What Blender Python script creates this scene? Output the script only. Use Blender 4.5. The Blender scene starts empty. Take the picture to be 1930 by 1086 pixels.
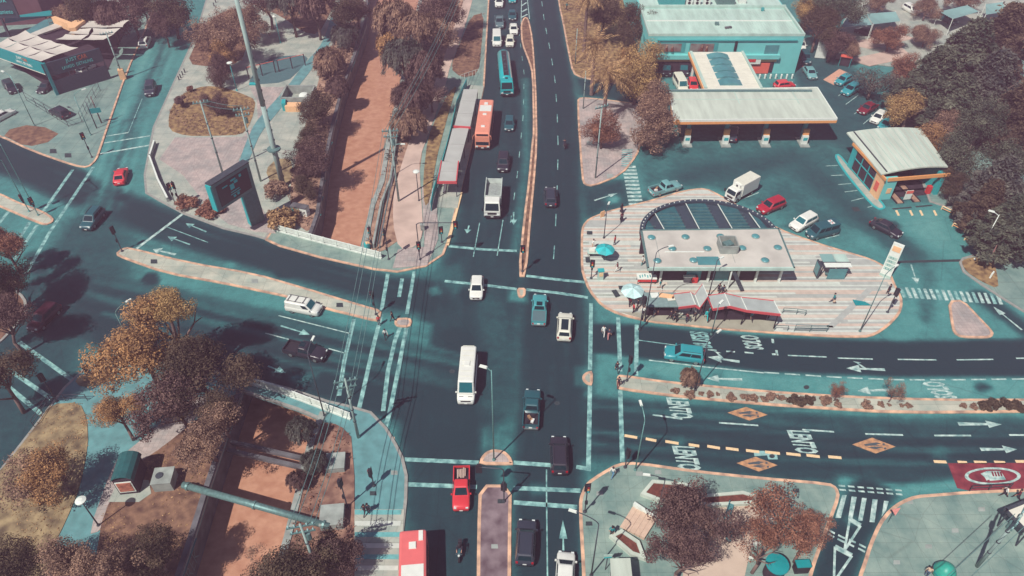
import bpy, bmesh, math, random
import numpy as np
from mathutils import Vector, Matrix

# ---------------------------------------------------------------- camera, light, exposure
random.seed(7)
rng = np.random.default_rng(7)
SC = bpy.context.scene
COL = SC.collection
F_PX, PITCH, CAM_H = 1390.0, math.radians(42.3), 66.0
cam_data = bpy.data.cameras.new("camera")
cam_data.sensor_width = 36.0
cam_data.lens = F_PX / 1930.0 * 36.0
cam_data.clip_end = 2000.0
cam = bpy.data.objects.new("camera", cam_data)
cam.location = (0, 0, CAM_H)
cam.rotation_euler = (math.radians(90) - PITCH, 0, 0)
COL.objects.link(cam)
SC.camera = cam

SUN_EL, SUN_AZ = math.radians(53), math.radians(50)
world = bpy.data.worlds.new("World")
SC.world = world
world.use_nodes = True
wn = world.node_tree
sky = wn.nodes.new("ShaderNodeTexSky")
sky.sky_type = 'NISHITA'
sky.sun_disc = False
sky.sun_elevation = SUN_EL
sky.sun_rotation = math.radians(220)
sky.air_density = 1.0
sky.dust_density = 0.6
bg = wn.nodes["Background"]
bg.inputs[1].default_value = 0.065
wn.links.new(sky.outputs[0], bg.inputs[0])

sun_data = bpy.data.lights.new("sun", 'SUN')
sun_data.energy = 5.0
sun_data.angle = math.radians(0.5)
sun_data.color = (1.0, 0.955, 0.88)
sun = bpy.data.objects.new("sun", sun_data)
d = Vector((math.cos(SUN_AZ) * math.cos(SUN_EL), math.sin(SUN_AZ) * math.cos(SUN_EL), -math.sin(SUN_EL)))
sun.rotation_euler = d.to_track_quat('-Z', 'Y').to_euler()
sun.location = (-60, -60, 120)
COL.objects.link(sun)

SC.view_settings.view_transform = 'Standard'
SC.view_settings.look = 'None'
SC.view_settings.exposure = 0.1
SC.view_settings.gamma = 1.0
SC.cycles.max_bounces = 5
SC.cycles.diffuse_bounces = 3
SC.cycles.transparent_max_bounces = 8
SC.cycles.volume_bounces = 0

# ---------------------------------------------------------------- helpers
SP, CP = math.sin(PITCH), math.cos(PITCH)
def G(x, y, z=0.0):
    """the place on the level z that is seen at (x, y) of the photograph"""
    u, v = (x - 965) / F_PX, (y - 543) / F_PX
    t = (z - CAM_H) / (-SP - v * CP)
    return Vector((u * t, (CP - v * SP) * t, z))
def PXM(y, z=0.0):
    """pixels per metre (crosswise) at row y"""
    return (F_PX * SP + (y - 543) * CP) / (CAM_H - z)
def lin(c):
    c /= 255.0
    return c / 12.92 if c <= 0.04045 else ((c + 0.055) / 1.055) ** 2.4
def RGB(r, g, b, k=0.9):
    return (lin(r) * k, lin(g) * k, lin(b) * k, 1)

MATS = {}
def mat(name, col, rough=0.7, metal=0.0, var=0.12, scale=3.0, col2=None, spec=0.3, stretch=None, coords='Object',
        detail=4, bump=0.0, coat=0.0, alpha=None):
    """principled surface whose colour wanders between two tones with noise"""
    if name in MATS: return MATS[name]
    m = bpy.data.materials.new(name); m.use_nodes = True
    nt = m.node_tree; b = nt.nodes["Principled BSDF"]
    b.inputs["Roughness"].default_value = rough
    b.inputs["Metallic"].default_value = metal
    b.inputs["Specular IOR Level"].default_value = spec
    if coat: b.inputs["Coat Weight"].default_value = coat
    tc = nt.nodes.new("ShaderNodeTexCoord")
    src = tc.outputs[coords]
    if stretch:
        mp = nt.nodes.new("ShaderNodeMapping"); mp.inputs["Scale"].default_value = stretch
        nt.links.new(src, mp.inputs[0]); src = mp.outputs[0]
    n = nt.nodes.new("ShaderNodeTexNoise")
    n.inputs["Scale"].default_value = scale; n.inputs["Detail"].default_value = detail
    nt.links.new(src, n.inputs["Vector"])
    r = nt.nodes.new("ShaderNodeValToRGB")
    r.color_ramp.elements[0].position = 0.33; r.color_ramp.elements[1].position = 0.67
    c1 = tuple(c * (1 - var) for c in col[:3]) + (1,)
    c2 = col2 if col2 else tuple(min(1, c * (1 + var)) for c in col[:3]) + (1,)
    r.color_ramp.elements[0].color = c1; r.color_ramp.elements[1].color = c2
    nt.links.new(n.outputs["Fac"], r.inputs[0]); nt.links.new(r.outputs[0], b.inputs["Base Color"])
    if bump:
        bp = nt.nodes.new("ShaderNodeBump"); bp.inputs["Strength"].default_value = bump
        bp.inputs["Distance"].default_value = 0.05
        nt.links.new(n.outputs["Fac"], bp.inputs["Height"]); nt.links.new(bp.outputs[0], b.inputs["Normal"])
    if alpha is not None: b.inputs["Alpha"].default_value = alpha
    MATS[name] = m
    return m

class MB:
    """collects simple solids into one mesh"""
    def __init__(s): s.v, s.f, s.mi, s.cur = [], [], [], 0
    def add(s, vs, fs):
        o = len(s.v); s.v += [tuple(p) for p in vs]
        for f in fs: s.f.append(tuple(i + o for i in f)); s.mi.append(s.cur)
        return s
    def box(s, c, size, rz=0.0, taper=1.0):
        x, y, z = size[0] / 2, size[1] / 2, size[2] / 2
        ca, sa = math.cos(rz), math.sin(rz)
        vs = []
        for dz, k in ((-z, 1), (z, taper)):
            for dx, dy in ((-x, -y), (x, -y), (x, y), (-x, y)):
                dx, dy = dx * k, dy * k
                vs.append((c[0] + dx * ca - dy * sa, c[1] + dx * sa + dy * ca, c[2] + dz))
        return s.add(vs, [(0, 3, 2, 1), (4, 5, 6, 7), (0, 1, 5, 4), (1, 2, 6, 5), (2, 3, 7, 6), (3, 0, 4, 7)])
    def prism(s, pts, z0, z1):
        pts = [(p[0], p[1]) for p in pts]
        a = sum(pts[i - 1][0] * pts[i][1] - pts[i][0] * pts[i - 1][1] for i in range(len(pts)))
        if a < 0: pts = pts[::-1]
        n = len(pts)
        vs = [(p[0], p[1], z0) for p in pts] + [(p[0], p[1], z1) for p in pts]
        fs = [tuple(range(n - 1, -1, -1)), tuple(range(n, 2 * n))]
        fs += [(i, (i + 1) % n, (i + 1) % n + n, i + n) for i in range(n)]
        return s.add(vs, fs)
    def poly(s, pts): return s.add(pts, [tuple(range(len(pts)))])
    def rod(s, p0, p1, r0, r1=None, n=6, cap=True):
        r1 = r0 if r1 is None else r1
        p0, p1 = Vector(p0), Vector(p1); ax = (p1 - p0)
        if ax.length < 1e-6: return s
        ax.normalize()
        u = ax.orthogonal().normalized(); w = ax.cross(u)
        vs = []
        for p, r in ((p0, r0), (p1, r1)):
            for i in range(n):
                a = 2 * math.pi * i / n
                vs.append(p + u * (r * math.cos(a)) + w * (r * math.sin(a)))
        fs = [(i, (i + 1) % n, (i + 1) % n + n, i + n) for i in range(n)]
        if cap: fs += [tuple(range(n - 1, -1, -1)), tuple(range(n, 2 * n))]
        return s.add(vs, fs)
    def tube(s, pts, r, n=5):
        for a, b in zip(pts[:-1], pts[1:]): s.rod(a, b, r, r, n)
        return s
    def lathe(s, prof, c=(0, 0, 0), n=12):
        vs, fs = [], []
        for r, z in prof:
            for i in range(n):
                a = 2 * math.pi * i / n
                vs.append((c[0] + r * math.cos(a), c[1] + r * math.sin(a), c[2] + z))
        m = len(prof)
        for j in range(m - 1):
            for i in range(n):
                k = (i + 1) % n
                fs.append((j * n + i, j * n + k, (j + 1) * n + k, (j + 1) * n + i))
        fs.append(tuple(range(n - 1, -1, -1))); fs.append(tuple(range((m - 1) * n, m * n)))
        return s.add(vs, fs)
    def loft(s, secs, cap=True):
        n = len(secs[0]); vs = [p for sec in secs for p in sec]; fs = []
        for j in range(len(secs) - 1):
            for i in range(n):
                k = (i + 1) % n
                fs.append((j * n + i, j * n + k, (j + 1) * n + k, (j + 1) * n + i))
        if cap:
            fs.append(tuple(range(n - 1, -1, -1))); fs.append(tuple(range((len(secs) - 1) * n, len(secs) * n)))
        return s.add(vs, fs)
    def mesh(s, name, mats, smooth=False):
        me = bpy.data.meshes.new(name)
        me.from_pydata(s.v, [], s.f)
        if not isinstance(mats, (list, tuple)): mats = [mats]
        for m in mats: me.materials.append(m)
        if len(mats) > 1: me.polygons.foreach_set("material_index", s.mi)
        if smooth: me.polygons.foreach_set("use_smooth", [True] * len(me.polygons))
        me.update()
        return me
    def build(s, name, mats, parent=None, smooth=False, **kw):
        return put(name, s.mesh(name, mats, smooth), parent, **kw)

def put(name, me, parent=None, loc=(0, 0, 0), rz=0.0, paint=None, label=None, cat=None, group=None, kind=None, scale=None, rot=None):
    o = bpy.data.objects.new(name, me)
    COL.objects.link(o)
    o.parent = parent
    o.location = loc
    o.rotation_euler = rot if rot else (0, 0, rz)
    if scale: o.scale = scale
    if paint:
        for i, p in paint.items():
            o.material_slots[i].link = 'OBJECT'; o.material_slots[i].material = p
    tag(o, label, cat, group, kind)
    return o
def tag(o, label=None, cat=None, group=None, kind=None):
    if label: o["label"] = label
    if cat: o["category"] = cat
    if group: o["group"] = group
    if kind: o["kind"] = kind
    return o
def thing(name, label, cat, loc=(0, 0, 0), rz=0.0, group=None):
    o = bpy.data.objects.new(name, None)
    o.empty_display_size = 0.5
    COL.objects.link(o)
    o.location = loc; o.rotation_euler = (0, 0, rz)
    return tag(o, label, cat, group)
def W(*pts, z=0.0): return [G(x, y, z) for x, y in pts]
def heading(a, b): return math.atan2(b[1] - a[1], b[0] - a[0])
def offset_poly(pts, dist, closed=True):
    """offset a ring (counter-clockwise: positive is outward)"""
    n = len(pts); out = []
    for i in range(n):
        p = Vector(pts[i][:2])
        a = Vector(pts[i - 1][:2]) if (closed or i) else None
        b = Vector(pts[(i + 1) % n][:2]) if (closed or i < n - 1) else None
        d1 = (p - a).normalized() if a is not None else None
        d2 = (b - p).normalized() if b is not None else None
        if d1 is None: d1 = d2
        if d2 is None: d2 = d1
        n1, n2 = Vector((d1.y, -d1.x)), Vector((d2.y, -d2.x))
        m = n1 + n2
        if m.length < 1e-4: m = n1
        m.normalize()
        out.append(p + m * (dist / max(0.45, m.dot(n1))))
    return out
def area(pts): return sum(pts[i - 1][0] * pts[i][1] - pts[i][0] * pts[i - 1][1] for i in range(len(pts))) / 2
def ccw(pts): return list(pts) if area(pts) > 0 else list(pts)[::-1]
def smooth_ring(pts, closed=True, it=1):
    """round the corners of a ring (Chaikin)"""
    pts = [Vector(p[:2]) for p in pts]
    for _ in range(it):
        out = []
        n = len(pts)
        rngi = range(n) if closed else range(n - 1)
        if not closed: out.append(pts[0])
        for i in rngi:
            a, b = pts[i], pts[(i + 1) % n]
            out.append(a * .78 + b * .22); out.append(a * .22 + b * .78)
        if not closed: out.append(pts[-1])
        pts = out
    return pts
def inside(pts, x, y):
    """numpy point-in-polygon"""
    r = np.zeros(np.shape(x), bool); n = len(pts); j = n - 1
    for i in range(n):
        xi, yi, xj, yj = pts[i][0], pts[i][1], pts[j][0], pts[j][1]
        c = ((yi > y) != (yj > y)) & (x < (xj - xi) * (y - yi) / ((yj - yi) or 1e-9) + xi)
        r ^= c; j = i
    return r
def dist_line(pts, x, y):
    best = np.full(np.shape(x), 1e9)
    for a, b in zip(pts[:-1], pts[1:]):
        dx, dy = b[0] - a[0], b[1] - a[1]
        t = np.clip(((x - a[0]) * dx + (y - a[1]) * dy) / (dx * dx + dy * dy + 1e-9), 0, 1)
        best = np.minimum(best, np.hypot(x - a[0] - t * dx, y - a[1] - t * dy))
    return best
def sstep(e0, e1, x):
    t = np.clip((x - e0) / (e1 - e0), 0, 1)
    return t * t * (3 - 2 * t)
def clip_rect(pts, x0, x1, y0, y1):
    pts = [tuple(p[:2]) for p in pts]
    for ax, lim, sgn in ((0, x0, 1), (0, x1, -1), (1, y0, 1), (1, y1, -1)):
        out = []
        for i in range(len(pts)):
            a, b = pts[i - 1], pts[i]
            da, db = (a[ax] - lim) * sgn, (b[ax] - lim) * sgn
            if (da >= 0) != (db >= 0):
                t = da / (da - db)
                out.append((a[0] + (b[0] - a[0]) * t, a[1] + (b[1] - a[1]) * t))
            if db >= 0: out.append(b)
        pts = out
        if len(pts) < 3: return []
    return pts
def along(pts, step_on, step_off, start=0.0):
    """dashes along a line: list of (a, b) points"""
    pts = [Vector(p[:2]) for p in pts]
    L = [0.0]
    for a, b in zip(pts[:-1], pts[1:]): L.append(L[-1] + (b - a).length)
    def at(s):
        for i in range(len(pts) - 1):
            if s <= L[i + 1] or i == len(pts) - 2:
                t = (s - L[i]) / max(1e-6, L[i + 1] - L[i]); return pts[i].lerp(pts[i + 1], t)
    out, s = [], start
    while s < L[-1]:
        out.append((at(s), at(min(s + step_on, L[-1])))); s += step_on + step_off
    return out

# ---------------------------------------------------------------- surface materials
def asphalt_mat():
    m = bpy.data.materials.new("asphalt"); m.use_nodes = True
    nt = m.node_tree; N = nt.nodes; Lk = nt.links; b = N["Principled BSDF"]
    b.inputs["Roughness"].default_value = 0.85; b.inputs["Specular IOR Level"].default_value = 0.2
    at = N.new("ShaderNodeAttribute"); at.attribute_name = "wear"
    tc = N.new("ShaderNodeTexCoord")
    n1 = N.new("ShaderNodeTexNoise"); n1.inputs["Scale"].default_value = 0.22; n1.inputs["Detail"].default_value = 6
    n2 = N.new("ShaderNodeTexNoise"); n2.inputs["Scale"].default_value = 5.0; n2.inputs["Detail"].default_value = 3
    n3 = N.new("ShaderNodeTexNoise"); n3.inputs["Scale"].default_value = 1.1; n3.inputs["Detail"].default_value = 5
    for n in (n1, n2, n3): Lk.new(tc.outputs["Object"], n.inputs["Vector"])
    def mad(a, k, c):
        q = N.new("ShaderNodeMath"); q.operation = 'MULTIPLY_ADD'
        Lk.new(a, q.inputs[0]); q.inputs[1].default_value = k
        if isinstance(c, float): q.inputs[2].default_value = c
        else: Lk.new(c, q.inputs[2])
        return q.outputs[0]
    w = mad(n1.outputs["Fac"], 0.34, mad(at.outputs["Fac"], 1.0, -0.17))
    w = mad(n3.outputs["Fac"], 0.26, mad(w, 1.0, -0.13))
    r = N.new("ShaderNodeValToRGB")
    e = r.color_ramp.elements
    e[0].position = 0.0; e[0].color = RGB(110, 168, 162)
    e[1].position = 1.0; e[1].color = RGB(26, 54, 62)
    for p, c in ((0.3, RGB(70, 138, 136)), (0.55, RGB(44, 94, 97)), (0.8, RGB(32, 66, 73))):
        q = e.new(p); q.color = c
    Lk.new(w, r.inputs[0])
    mx = N.new("ShaderNodeMix"); mx.data_type = 'RGBA'; mx.blend_type = 'MULTIPLY'; mx.inputs[0].default_value = 0.35
    g = N.new("ShaderNodeValToRGB"); g.color_ramp.elements[0].position = 0.3; g.color_ramp.elements[1].position = 0.7
    g.color_ramp.elements[0].color = (0.6, 0.6, 0.6, 1); g.color_ramp.elements[1].color = (1.25, 1.25, 1.25, 1)
    Lk.new(n2.outputs["Fac"], g.inputs[0]); Lk.new(r.outputs[0], mx.inputs[6]); Lk.new(g.outputs[0], mx.inputs[7])
    # cracks and sealed joints
    vo = N.new("ShaderNodeTexVoronoi"); vo.feature = 'DISTANCE_TO_EDGE'; vo.inputs["Scale"].default_value = 0.16
    vn = N.new("ShaderNodeMix"); vn.data_type = 'RGBA'; vn.inputs[0].default_value = 0.08
    Lk.new(tc.outputs["Object"], vn.inputs[6]); Lk.new(n3.outputs["Color"], vn.inputs[7]); Lk.new(vn.outputs[2], vo.inputs["Vector"])
    cr = N.new("ShaderNodeValToRGB"); cr.color_ramp.elements[0].color = (0.72, 0.72, 0.75, 1); cr.color_ramp.elements[1].color = (1, 1, 1, 1)
    cr.color_ramp.elements[0].position = 0.002; cr.color_ramp.elements[1].position = 0.006
    Lk.new(vo.outputs["Distance"], cr.inputs[0])
    mc = N.new("ShaderNodeMix"); mc.data_type = 'RGBA'; mc.blend_type = 'MULTIPLY'; mc.inputs[0].default_value = 0.8
    Lk.new(mx.outputs[2], mc.inputs[6]); Lk.new(cr.outputs[0], mc.inputs[7])
    Lk.new(mc.outputs[2], b.inputs["Base Color"])
    MATS["asphalt"] = m
    return m
ASPHALT = asphalt_mat()

def paving_mat(name, col, cw=1.2, ch=0.6, mortar=0.02, var=0.1, dirt=0.25):
    """slab paving: fine joints, tone change from slab to slab, broad stains"""
    m = bpy.data.materials.new(name); m.use_nodes = True
    nt = m.node_tree; N = nt.nodes; Lk = nt.links; b = N["Principled BSDF"]
    b.inputs["Roughness"].default_value = 0.85; b.inputs["Specular IOR Level"].default_value = 0.2
    tc = N.new("ShaderNodeTexCoord")
    br = N.new("ShaderNodeTexBrick")
    br.inputs["Scale"].default_value = 1.0; br.inputs["Brick Width"].default_value = cw; br.inputs["Row Height"].default_value = ch
    br.inputs["Mortar Size"].default_value = mortar; br.offset = 0.0
    br.inputs["Color1"].default_value = tuple(c * (1 - var) for c in col[:3]) + (1,)
    br.inputs["Color2"].default_value = tuple(min(1, c * (1 + var)) for c in col[:3]) + (1,)
    br.inputs["Mortar"].default_value = tuple(c * 0.6 for c in col[:3]) + (1,)
    Lk.new(tc.outputs["Object"], br.inputs["Vector"])
    n1 = N.new("ShaderNodeTexNoise"); n1.inputs["Scale"].default_value = 0.35; n1.inputs["Detail"].default_value = 7
    n1.inputs["Roughness"].default_value = 0.65
    Lk.new(tc.outputs["Object"], n1.inputs["Vector"])
    g = N.new("ShaderNodeValToRGB"); g.color_ramp.elements[0].position = 0.3; g.color_ramp.elements[1].position = 0.68
    g.color_ramp.elements[0].color = (1 - dirt * 1.6, 1 - dirt * 1.1, 1 - dirt, 1); g.color_ramp.elements[1].color = (1.1, 1.08, 1.06, 1)
    Lk.new(n1.outputs["Fac"], g.inputs[0])
    mx = N.new("ShaderNodeMix"); mx.data_type = 'RGBA'; mx.blend_type = 'MULTIPLY'; mx.inputs[0].default_value = 1.0
    Lk.new(br.outputs["Color"], mx.inputs[6]); Lk.new(g.outputs[0], mx.inputs[7])
    vo = N.new("ShaderNodeTexVoronoi"); vo.feature = 'DISTANCE_TO_EDGE'; vo.inputs["Scale"].default_value = 0.23
    vn = N.new("ShaderNodeMix"); vn.data_type = 'RGBA'; vn.inputs[0].default_value = 0.12
    Lk.new(tc.outputs["Object"], vn.inputs[6]); Lk.new(n1.outputs["Color"], vn.inputs[7]); Lk.new(vn.outputs[2], vo.inputs["Vector"])
    cr = N.new("ShaderNodeValToRGB"); cr.color_ramp.elements[0].color = (0.62, 0.6, 0.6, 1); cr.color_ramp.elements[1].color = (1, 1, 1, 1)
    cr.color_ramp.elements[0].position = 0.003; cr.color_ramp.elements[1].position = 0.01
    Lk.new(vo.outputs["Distance"], cr.inputs[0])
    m2 = N.new("ShaderNodeMix"); m2.data_type = 'RGBA'; m2.blend_type = 'MULTIPLY'; m2.inputs[0].default_value = 0.4
    Lk.new(mx.outputs[2], m2.inputs[6]); Lk.new(cr.outputs[0], m2.inputs[7])
    Lk.new(m2.outputs[2], b.inputs["Base Color"])
    MATS[name] = m
    return m
M_CONC = paving_mat("concrete_paving", RGB(142, 162, 152), 1.5, 1.5, .012, .05, .34)
M_CONCW = paving_mat("concrete_paving_pale", RGB(178, 180, 168), 2.0, 2.0, .015, .06, .28)
M_PINK = paving_mat("pink_paving", RGB(184, 168, 162), 0.5, 0.5, 0.012)
M_MED = paving_mat("median_concrete", RGB(186, 186, 170), 3.0, 1.6)
M_LOT = paving_mat("lot_concrete", RGB(132, 156, 148), 3.2, 3.2, 0.03, 0.08, 0.3)
M_TEALPATH = mat("cycle_path_surface", RGB(96, 146, 148), 0.85, var=0.18, scale=0.8)
M_DIRT = mat("bare_soil", RGB(150, 116, 100), 0.95, var=0.25, scale=0.9, detail=8, col2=RGB(184, 150, 128))
M_SANDPATH = mat("sandy_path", RGB(196, 172, 158), 0.95, var=0.14, scale=0.4, detail=8)
M_LAWN = mat("dry_lawn", RGB(118, 92, 70), 0.95, var=0.3, scale=1.3, detail=10, col2=RGB(168, 138, 96), bump=0.4)
M_LAWNB = mat("brown_lawn", RGB(104, 76, 66), 0.95, var=0.25, scale=1.1, detail=10, col2=RGB(146, 112, 90), bump=0.4)
M_LAWNG = mat("olive_lawn", RGB(112, 96, 76), 0.95, var=0.28, scale=0.8, detail=10, col2=RGB(168, 148, 112), bump=0.4)
M_MULCH = mat("red_brown_mulch", RGB(108, 62, 52), 0.95, var=0.3, scale=3, detail=10, bump=0.5)
M_KERBO = mat("orange_kerb_paint", RGB(182, 150, 132), 0.8, var=0.25, scale=.9, detail=9, col2=RGB(236, 190, 156))
M_KERBG = mat("grey_kerb", RGB(150, 150, 144), 0.8, var=0.15, scale=2)
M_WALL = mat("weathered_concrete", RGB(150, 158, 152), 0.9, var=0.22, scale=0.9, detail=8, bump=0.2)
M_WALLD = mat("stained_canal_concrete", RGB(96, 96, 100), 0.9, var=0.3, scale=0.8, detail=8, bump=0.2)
M_WHITE = mat("white_road_paint", RGB(118, 160, 158), 0.8, var=0.12, scale=1.8, detail=11, col2=RGB(202, 222, 212))
M_WORN = mat("worn_white_road_paint", RGB(76, 132, 136), 0.8, var=0.25, scale=1.3, detail=9, col2=RGB(158, 206, 198))
M_YEL = mat("yellow_road_paint", RGB(232, 200, 156), 0.75, var=0.12, scale=5, detail=6)
M_ORANGE = mat("orange_road_paint", RGB(158, 124, 100), 0.8, var=0.2, scale=1.8, detail=10, col2=RGB(212, 158, 112))
M_DARKP = mat("dark_road_paint", RGB(70, 86, 92), 0.8, var=0.15, scale=5)
M_REDP = mat("red_bus_lane_paint", RGB(118, 44, 58), 0.8, var=0.3, scale=0.9, detail=8, col2=RGB(146, 62, 70))
M_IRON = mat("cast_iron", RGB(66, 78, 82), 0.6, 0.4, var=0.25, scale=8)

# ---------------------------------------------------------------- canal outline (ring at street level)
WRIM = W((700, -120), (697, -40), (691, 47), (669, 112), (649, 164), (632, 230), (617, 300), (602, 405), (588, 446), (520, 585), (458, 735), (417, 856), (396, 919), (363, 1026), (343, 1086), (300, 1240))
ERIM = W((835, -120), (800, -40), (775, 60), (760, 130), (745, 200), (728, 270), (716, 345), (698, 389), (681, 470), (640, 640), (604, 778), (582, 830), (555, 938), (536, 1014), (515, 1086), (470, 1240))
ground = MB()
ground.poly([(-420, 420, -.04)] + [(p.x, p.y, -.04) for p in ([Vector((WRIM[0].x - 2, 420, 0))] + WRIM + [Vector((WRIM[-1].x - 2, -60, 0))])] + [(-420, -60, -.04)])
ground.poly([(420, 420, -.04), (420, -60, -.04)] + [(p.x, p.y, -.04) for p in ([Vector((ERIM[-1].x - 2, -60, 0))] + ERIM[::-1] + [Vector((ERIM[0].x - 2, 420, 0))])])
M_GROUND = mat("dusty_ground", RGB(112, 112, 108), 0.95, var=0.25, scale=0.3, detail=8)
ground.build("ground", M_GROUND, kind="structure")

# ---------------------------------------------------------------- road: one tessellated sheet with a wear value at each point
X0, X1, Y0, Y1, ST = -104.0, 104.0, 20.0, 200.0, 0.5
nx, ny = int((X1 - X0) / ST) + 1, int((Y1 - Y0) / ST) + 1
gx, gy = np.meshgrid(np.linspace(X0, X1, nx), np.linspace(Y0, Y1, ny))
wear = np.full(gx.shape, 0.34)
def region(px, val, soft=0.8):
    """soft-edged area of another surface age"""
    global wear
    ring = [p for p in W(*px)]
    ins = inside(ring, gx, gy)
    dd = dist_line(ring + [ring[0]], gx, gy) * np.where(ins, -1, 1)
    k = sstep(soft, -soft, dd)
    wear = wear * (1 - k) + val * k
def band(px, hw, val, soft=0.9):
    """tyre-darkened or bleached strip along a line"""
    global wear
    k = sstep(hw + soft, max(0, hw - soft), dist_line(W(*px), gx, gy))
    wear = wear * (1 - k) + val * k
# north-south avenue
region([(905, -60), (990, -60), (1003, 60), (1012, 160), (1008, 300), (985, 500), (985, 560), (900, 1150), (765, 1150), (768, 900), (770, 780), (800, 560), (845, 480), (874, 360), (912, 160)], 0.78, 1.3)
region([(996, -60), (1040, -60), (1060, 60), (1080, 160), (1092, 260), (1092, 420), (1100, 560), (1108, 780), (1092, 940), (1094, 1150), (972, 1150), (970, 880), (985, 600), (1000, 400), (1014, 250), (1012, 140)], 0.9, 1.2)
region([(820, 660), (900, 620), (905, 880), (770, 860), (760, 800)], 0.97, 2.0)
band([(880, 380), (900, 300), (918, 180), (926, 60)], 1.4, 0.88)
band([(968, 60), (975, 150), (968, 300), (935, 470)], 1.0, 0.85)
band([(990, 150), (992, 300), (972, 470)], 0.7, 0.45)
band([(924, 560), (940, 690), (944, 760)], 2.2, 0.62, 1.6)
region([(766, 600), (818, 610), (806, 680), (755, 666)], 0.4, 0.5)
region([(1083, 690), (1160, 700), (1160, 732), (1083, 728)], 0.34, 0.6)
region([(958, 545), (995, 548), (995, 572), (958, 568)], 0.32, 0.5)
region([(905, 805), (965, 800), (966, 850), (905, 860)], 0.4, 0.8)
region([(770, 530), (870, 490), (880, 560), (790, 560)], 0.52, 1.5)
# west road, far carriageway
band([(-60, 275), (60, 320), (200, 380), (330, 430), (480, 478), (700, 545), (800, 560)], 2.9, 0.93, 1.4)
band([(-60, 240), (60, 290), (150, 330)], 1.0, 0.8, 0.8)
band([(240, 455), (400, 495), (560, 535), (700, 570)], 0.9, 0.42, 0.8)
# west road, near carriageway
for y0, v, h in ((0, 0.6, 0.8), (24, 0.85, 0.9), (45, 0.55, 0.7), (62, 0.9, 1.1), (92, 0.94, 1.5), (118, 0.86, 1.0)):
    band([(60, 480 + y0), (200, 525 + y0), (400, 570 + y0), (560, 605 + y0), (720, 640 + y0 * 1.1), (860, 680 + y0)], h, v, 0.8)
# side street north-west and its crossing
band([(330, 40), (290, 130), (255, 210), (215, 330), (120, 480), (20, 700)], 1.5, 0.5, 1.0)
band([(300, 40), (265, 130), (230, 220)], 0.9, 0.24, 0.8)
region([(130, 420), (230, 370), (250, 520), (120, 560), (80, 500)], 0.62, 3.0)
region([(20, 560), (140, 520), (170, 640), (60, 900), (-80, 900), (-80, 640)], 0.66, 3.0)
region([(285, 25), (345, 25), (330, 75), (262, 75)], 0.6, 2.0)
# east road
region([(1110, 612), (1200, 614), (1300, 625), (1440, 637), (1640, 644), (2050, 640), (2050, 708), (1690, 708), (1440, 698), (1200, 672), (1112, 660)], 1.0, 0.7)
region([(1200, 680), (1440, 706), (1690, 716), (2050, 716), (2050, 750), (1770, 750), (1590, 744), (1300, 724), (1200, 708)], 0.24, 0.7)
for y0, v, h in ((6, 0.3, 0.5), (20, 0.74, 0.8), (38, 0.62, 0.6), (52, 0.86, 1.0), (80, 0.9, 1.2), (104, 0.7, 0.8), (122, 0.88, 1.0), (139, 0.5, 0.6)):
    band([(1112, 738 + y0), (1283, 752 + y0), (1440, 766 + y0), (1541, 773 + y0), (1694, 782 + y0), (2050, 780 + y0)], h, v, 0.8)
region([(1120, 770), (1170, 775), (1172, 850), (1110, 840)], 0.9, 1.0)
band([(1590, 905), (1700, 925), (1820, 912)], 0.7, 0.25, 0.7)
region([(1100, 870), (1175, 860), (1185, 885), (1105, 915)], 0.42, 0.8)
# south-east side road
band([(1640, 930), (1590, 1030), (1560, 1120)], 1.7, 0.85, 0.8)
# forecourt and driveways
region([(1205, 285), (1280, 240), (1600, 225), (1760, 380), (1800, 480), (1690, 500), (1540, 440), (1330, 345), (1215, 370)], 0.47, 1.5)
region([(1480, 70), (1600, 120), (1700, 240), (1610, 300), (1520, 230)], 0.58, 1.5)
region([(1630, 400), (1780, 385), (1815, 480), (1700, 510), (1600, 460)], 0.24, 3.0)
region([(1690, 510), (1800, 510), (1800, 640), (1690, 640)], 0.3, 2.0)
band([(1755, 520), (1745, 600)], 0.8, 0.45, 1.0)
band([(1850, 560), (1960, 640)], 1.2, 0.75, 0.9)
region([(1090, 345), (1180, 340), (1190, 385), (1105, 410)], 0.66, 1.0)
region([(1085, 145), (1180, 160), (1200, 195), (1095, 178)], 0.72, 1.0)
region([(1560, -40), (1960, -40), (1960, 60), (1760, 75), (1620, 80)], 0.2, 2.0)
band([(1300, 330), (1500, 300), (1640, 420), (1720, 480)], 1.8, 0.62, 3.0)
def tracks(px, offs, hw, val, soft=.45, amt=1.0):
    """wheel tracks, parallel to a line at offsets in metres"""
    global wear
    base_ = [Vector(p[:2]) for p in W(*px)]
    for o_ in offs:
        l_ = offset_poly(base_, o_, False)
        k = amt * sstep(hw + soft, max(0, hw - soft), dist_line([(p.x, p.y) for p in l_], gx, gy)) * (.55 + .45 * np.sin(gx * .21 + gy * .17 + o_ * 3) * np.sin(gy * .31 - o_))
        wear = wear * (1 - k) + val * k
AVE_N = [(998, 20), (1010, 140), (1010, 260), (998, 420), (978, 560)]
tracks([(1028, -20), (1050, 90), (1062, 200), (1064, 320), (1052, 480), (1046, 640), (1040, 860), (1034, 1100)], (-4.6, -3.0, -1.4, .2, 1.8, 3.2), .32, .68, amt=.6)
tracks([(945, -20), (950, 90), (942, 200), (925, 320), (905, 480), (890, 640), (860, 860), (835, 1100)], (-3.4, -1.7, 0, 1.8, 3.4, 4.6), .3, .66, amt=.6)
tracks([(1115, 640), (1300, 652), (1500, 664), (1700, 668), (1950, 664)], (-1.6, 0.1, 1.7), .25, .8)
tracks([(1115, 800), (1300, 815), (1500, 828), (1700, 834), (1950, 834)], (-4.4, -2.6, -.8, 1.0, 2.6, 4.2), .3, .5)
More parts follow.
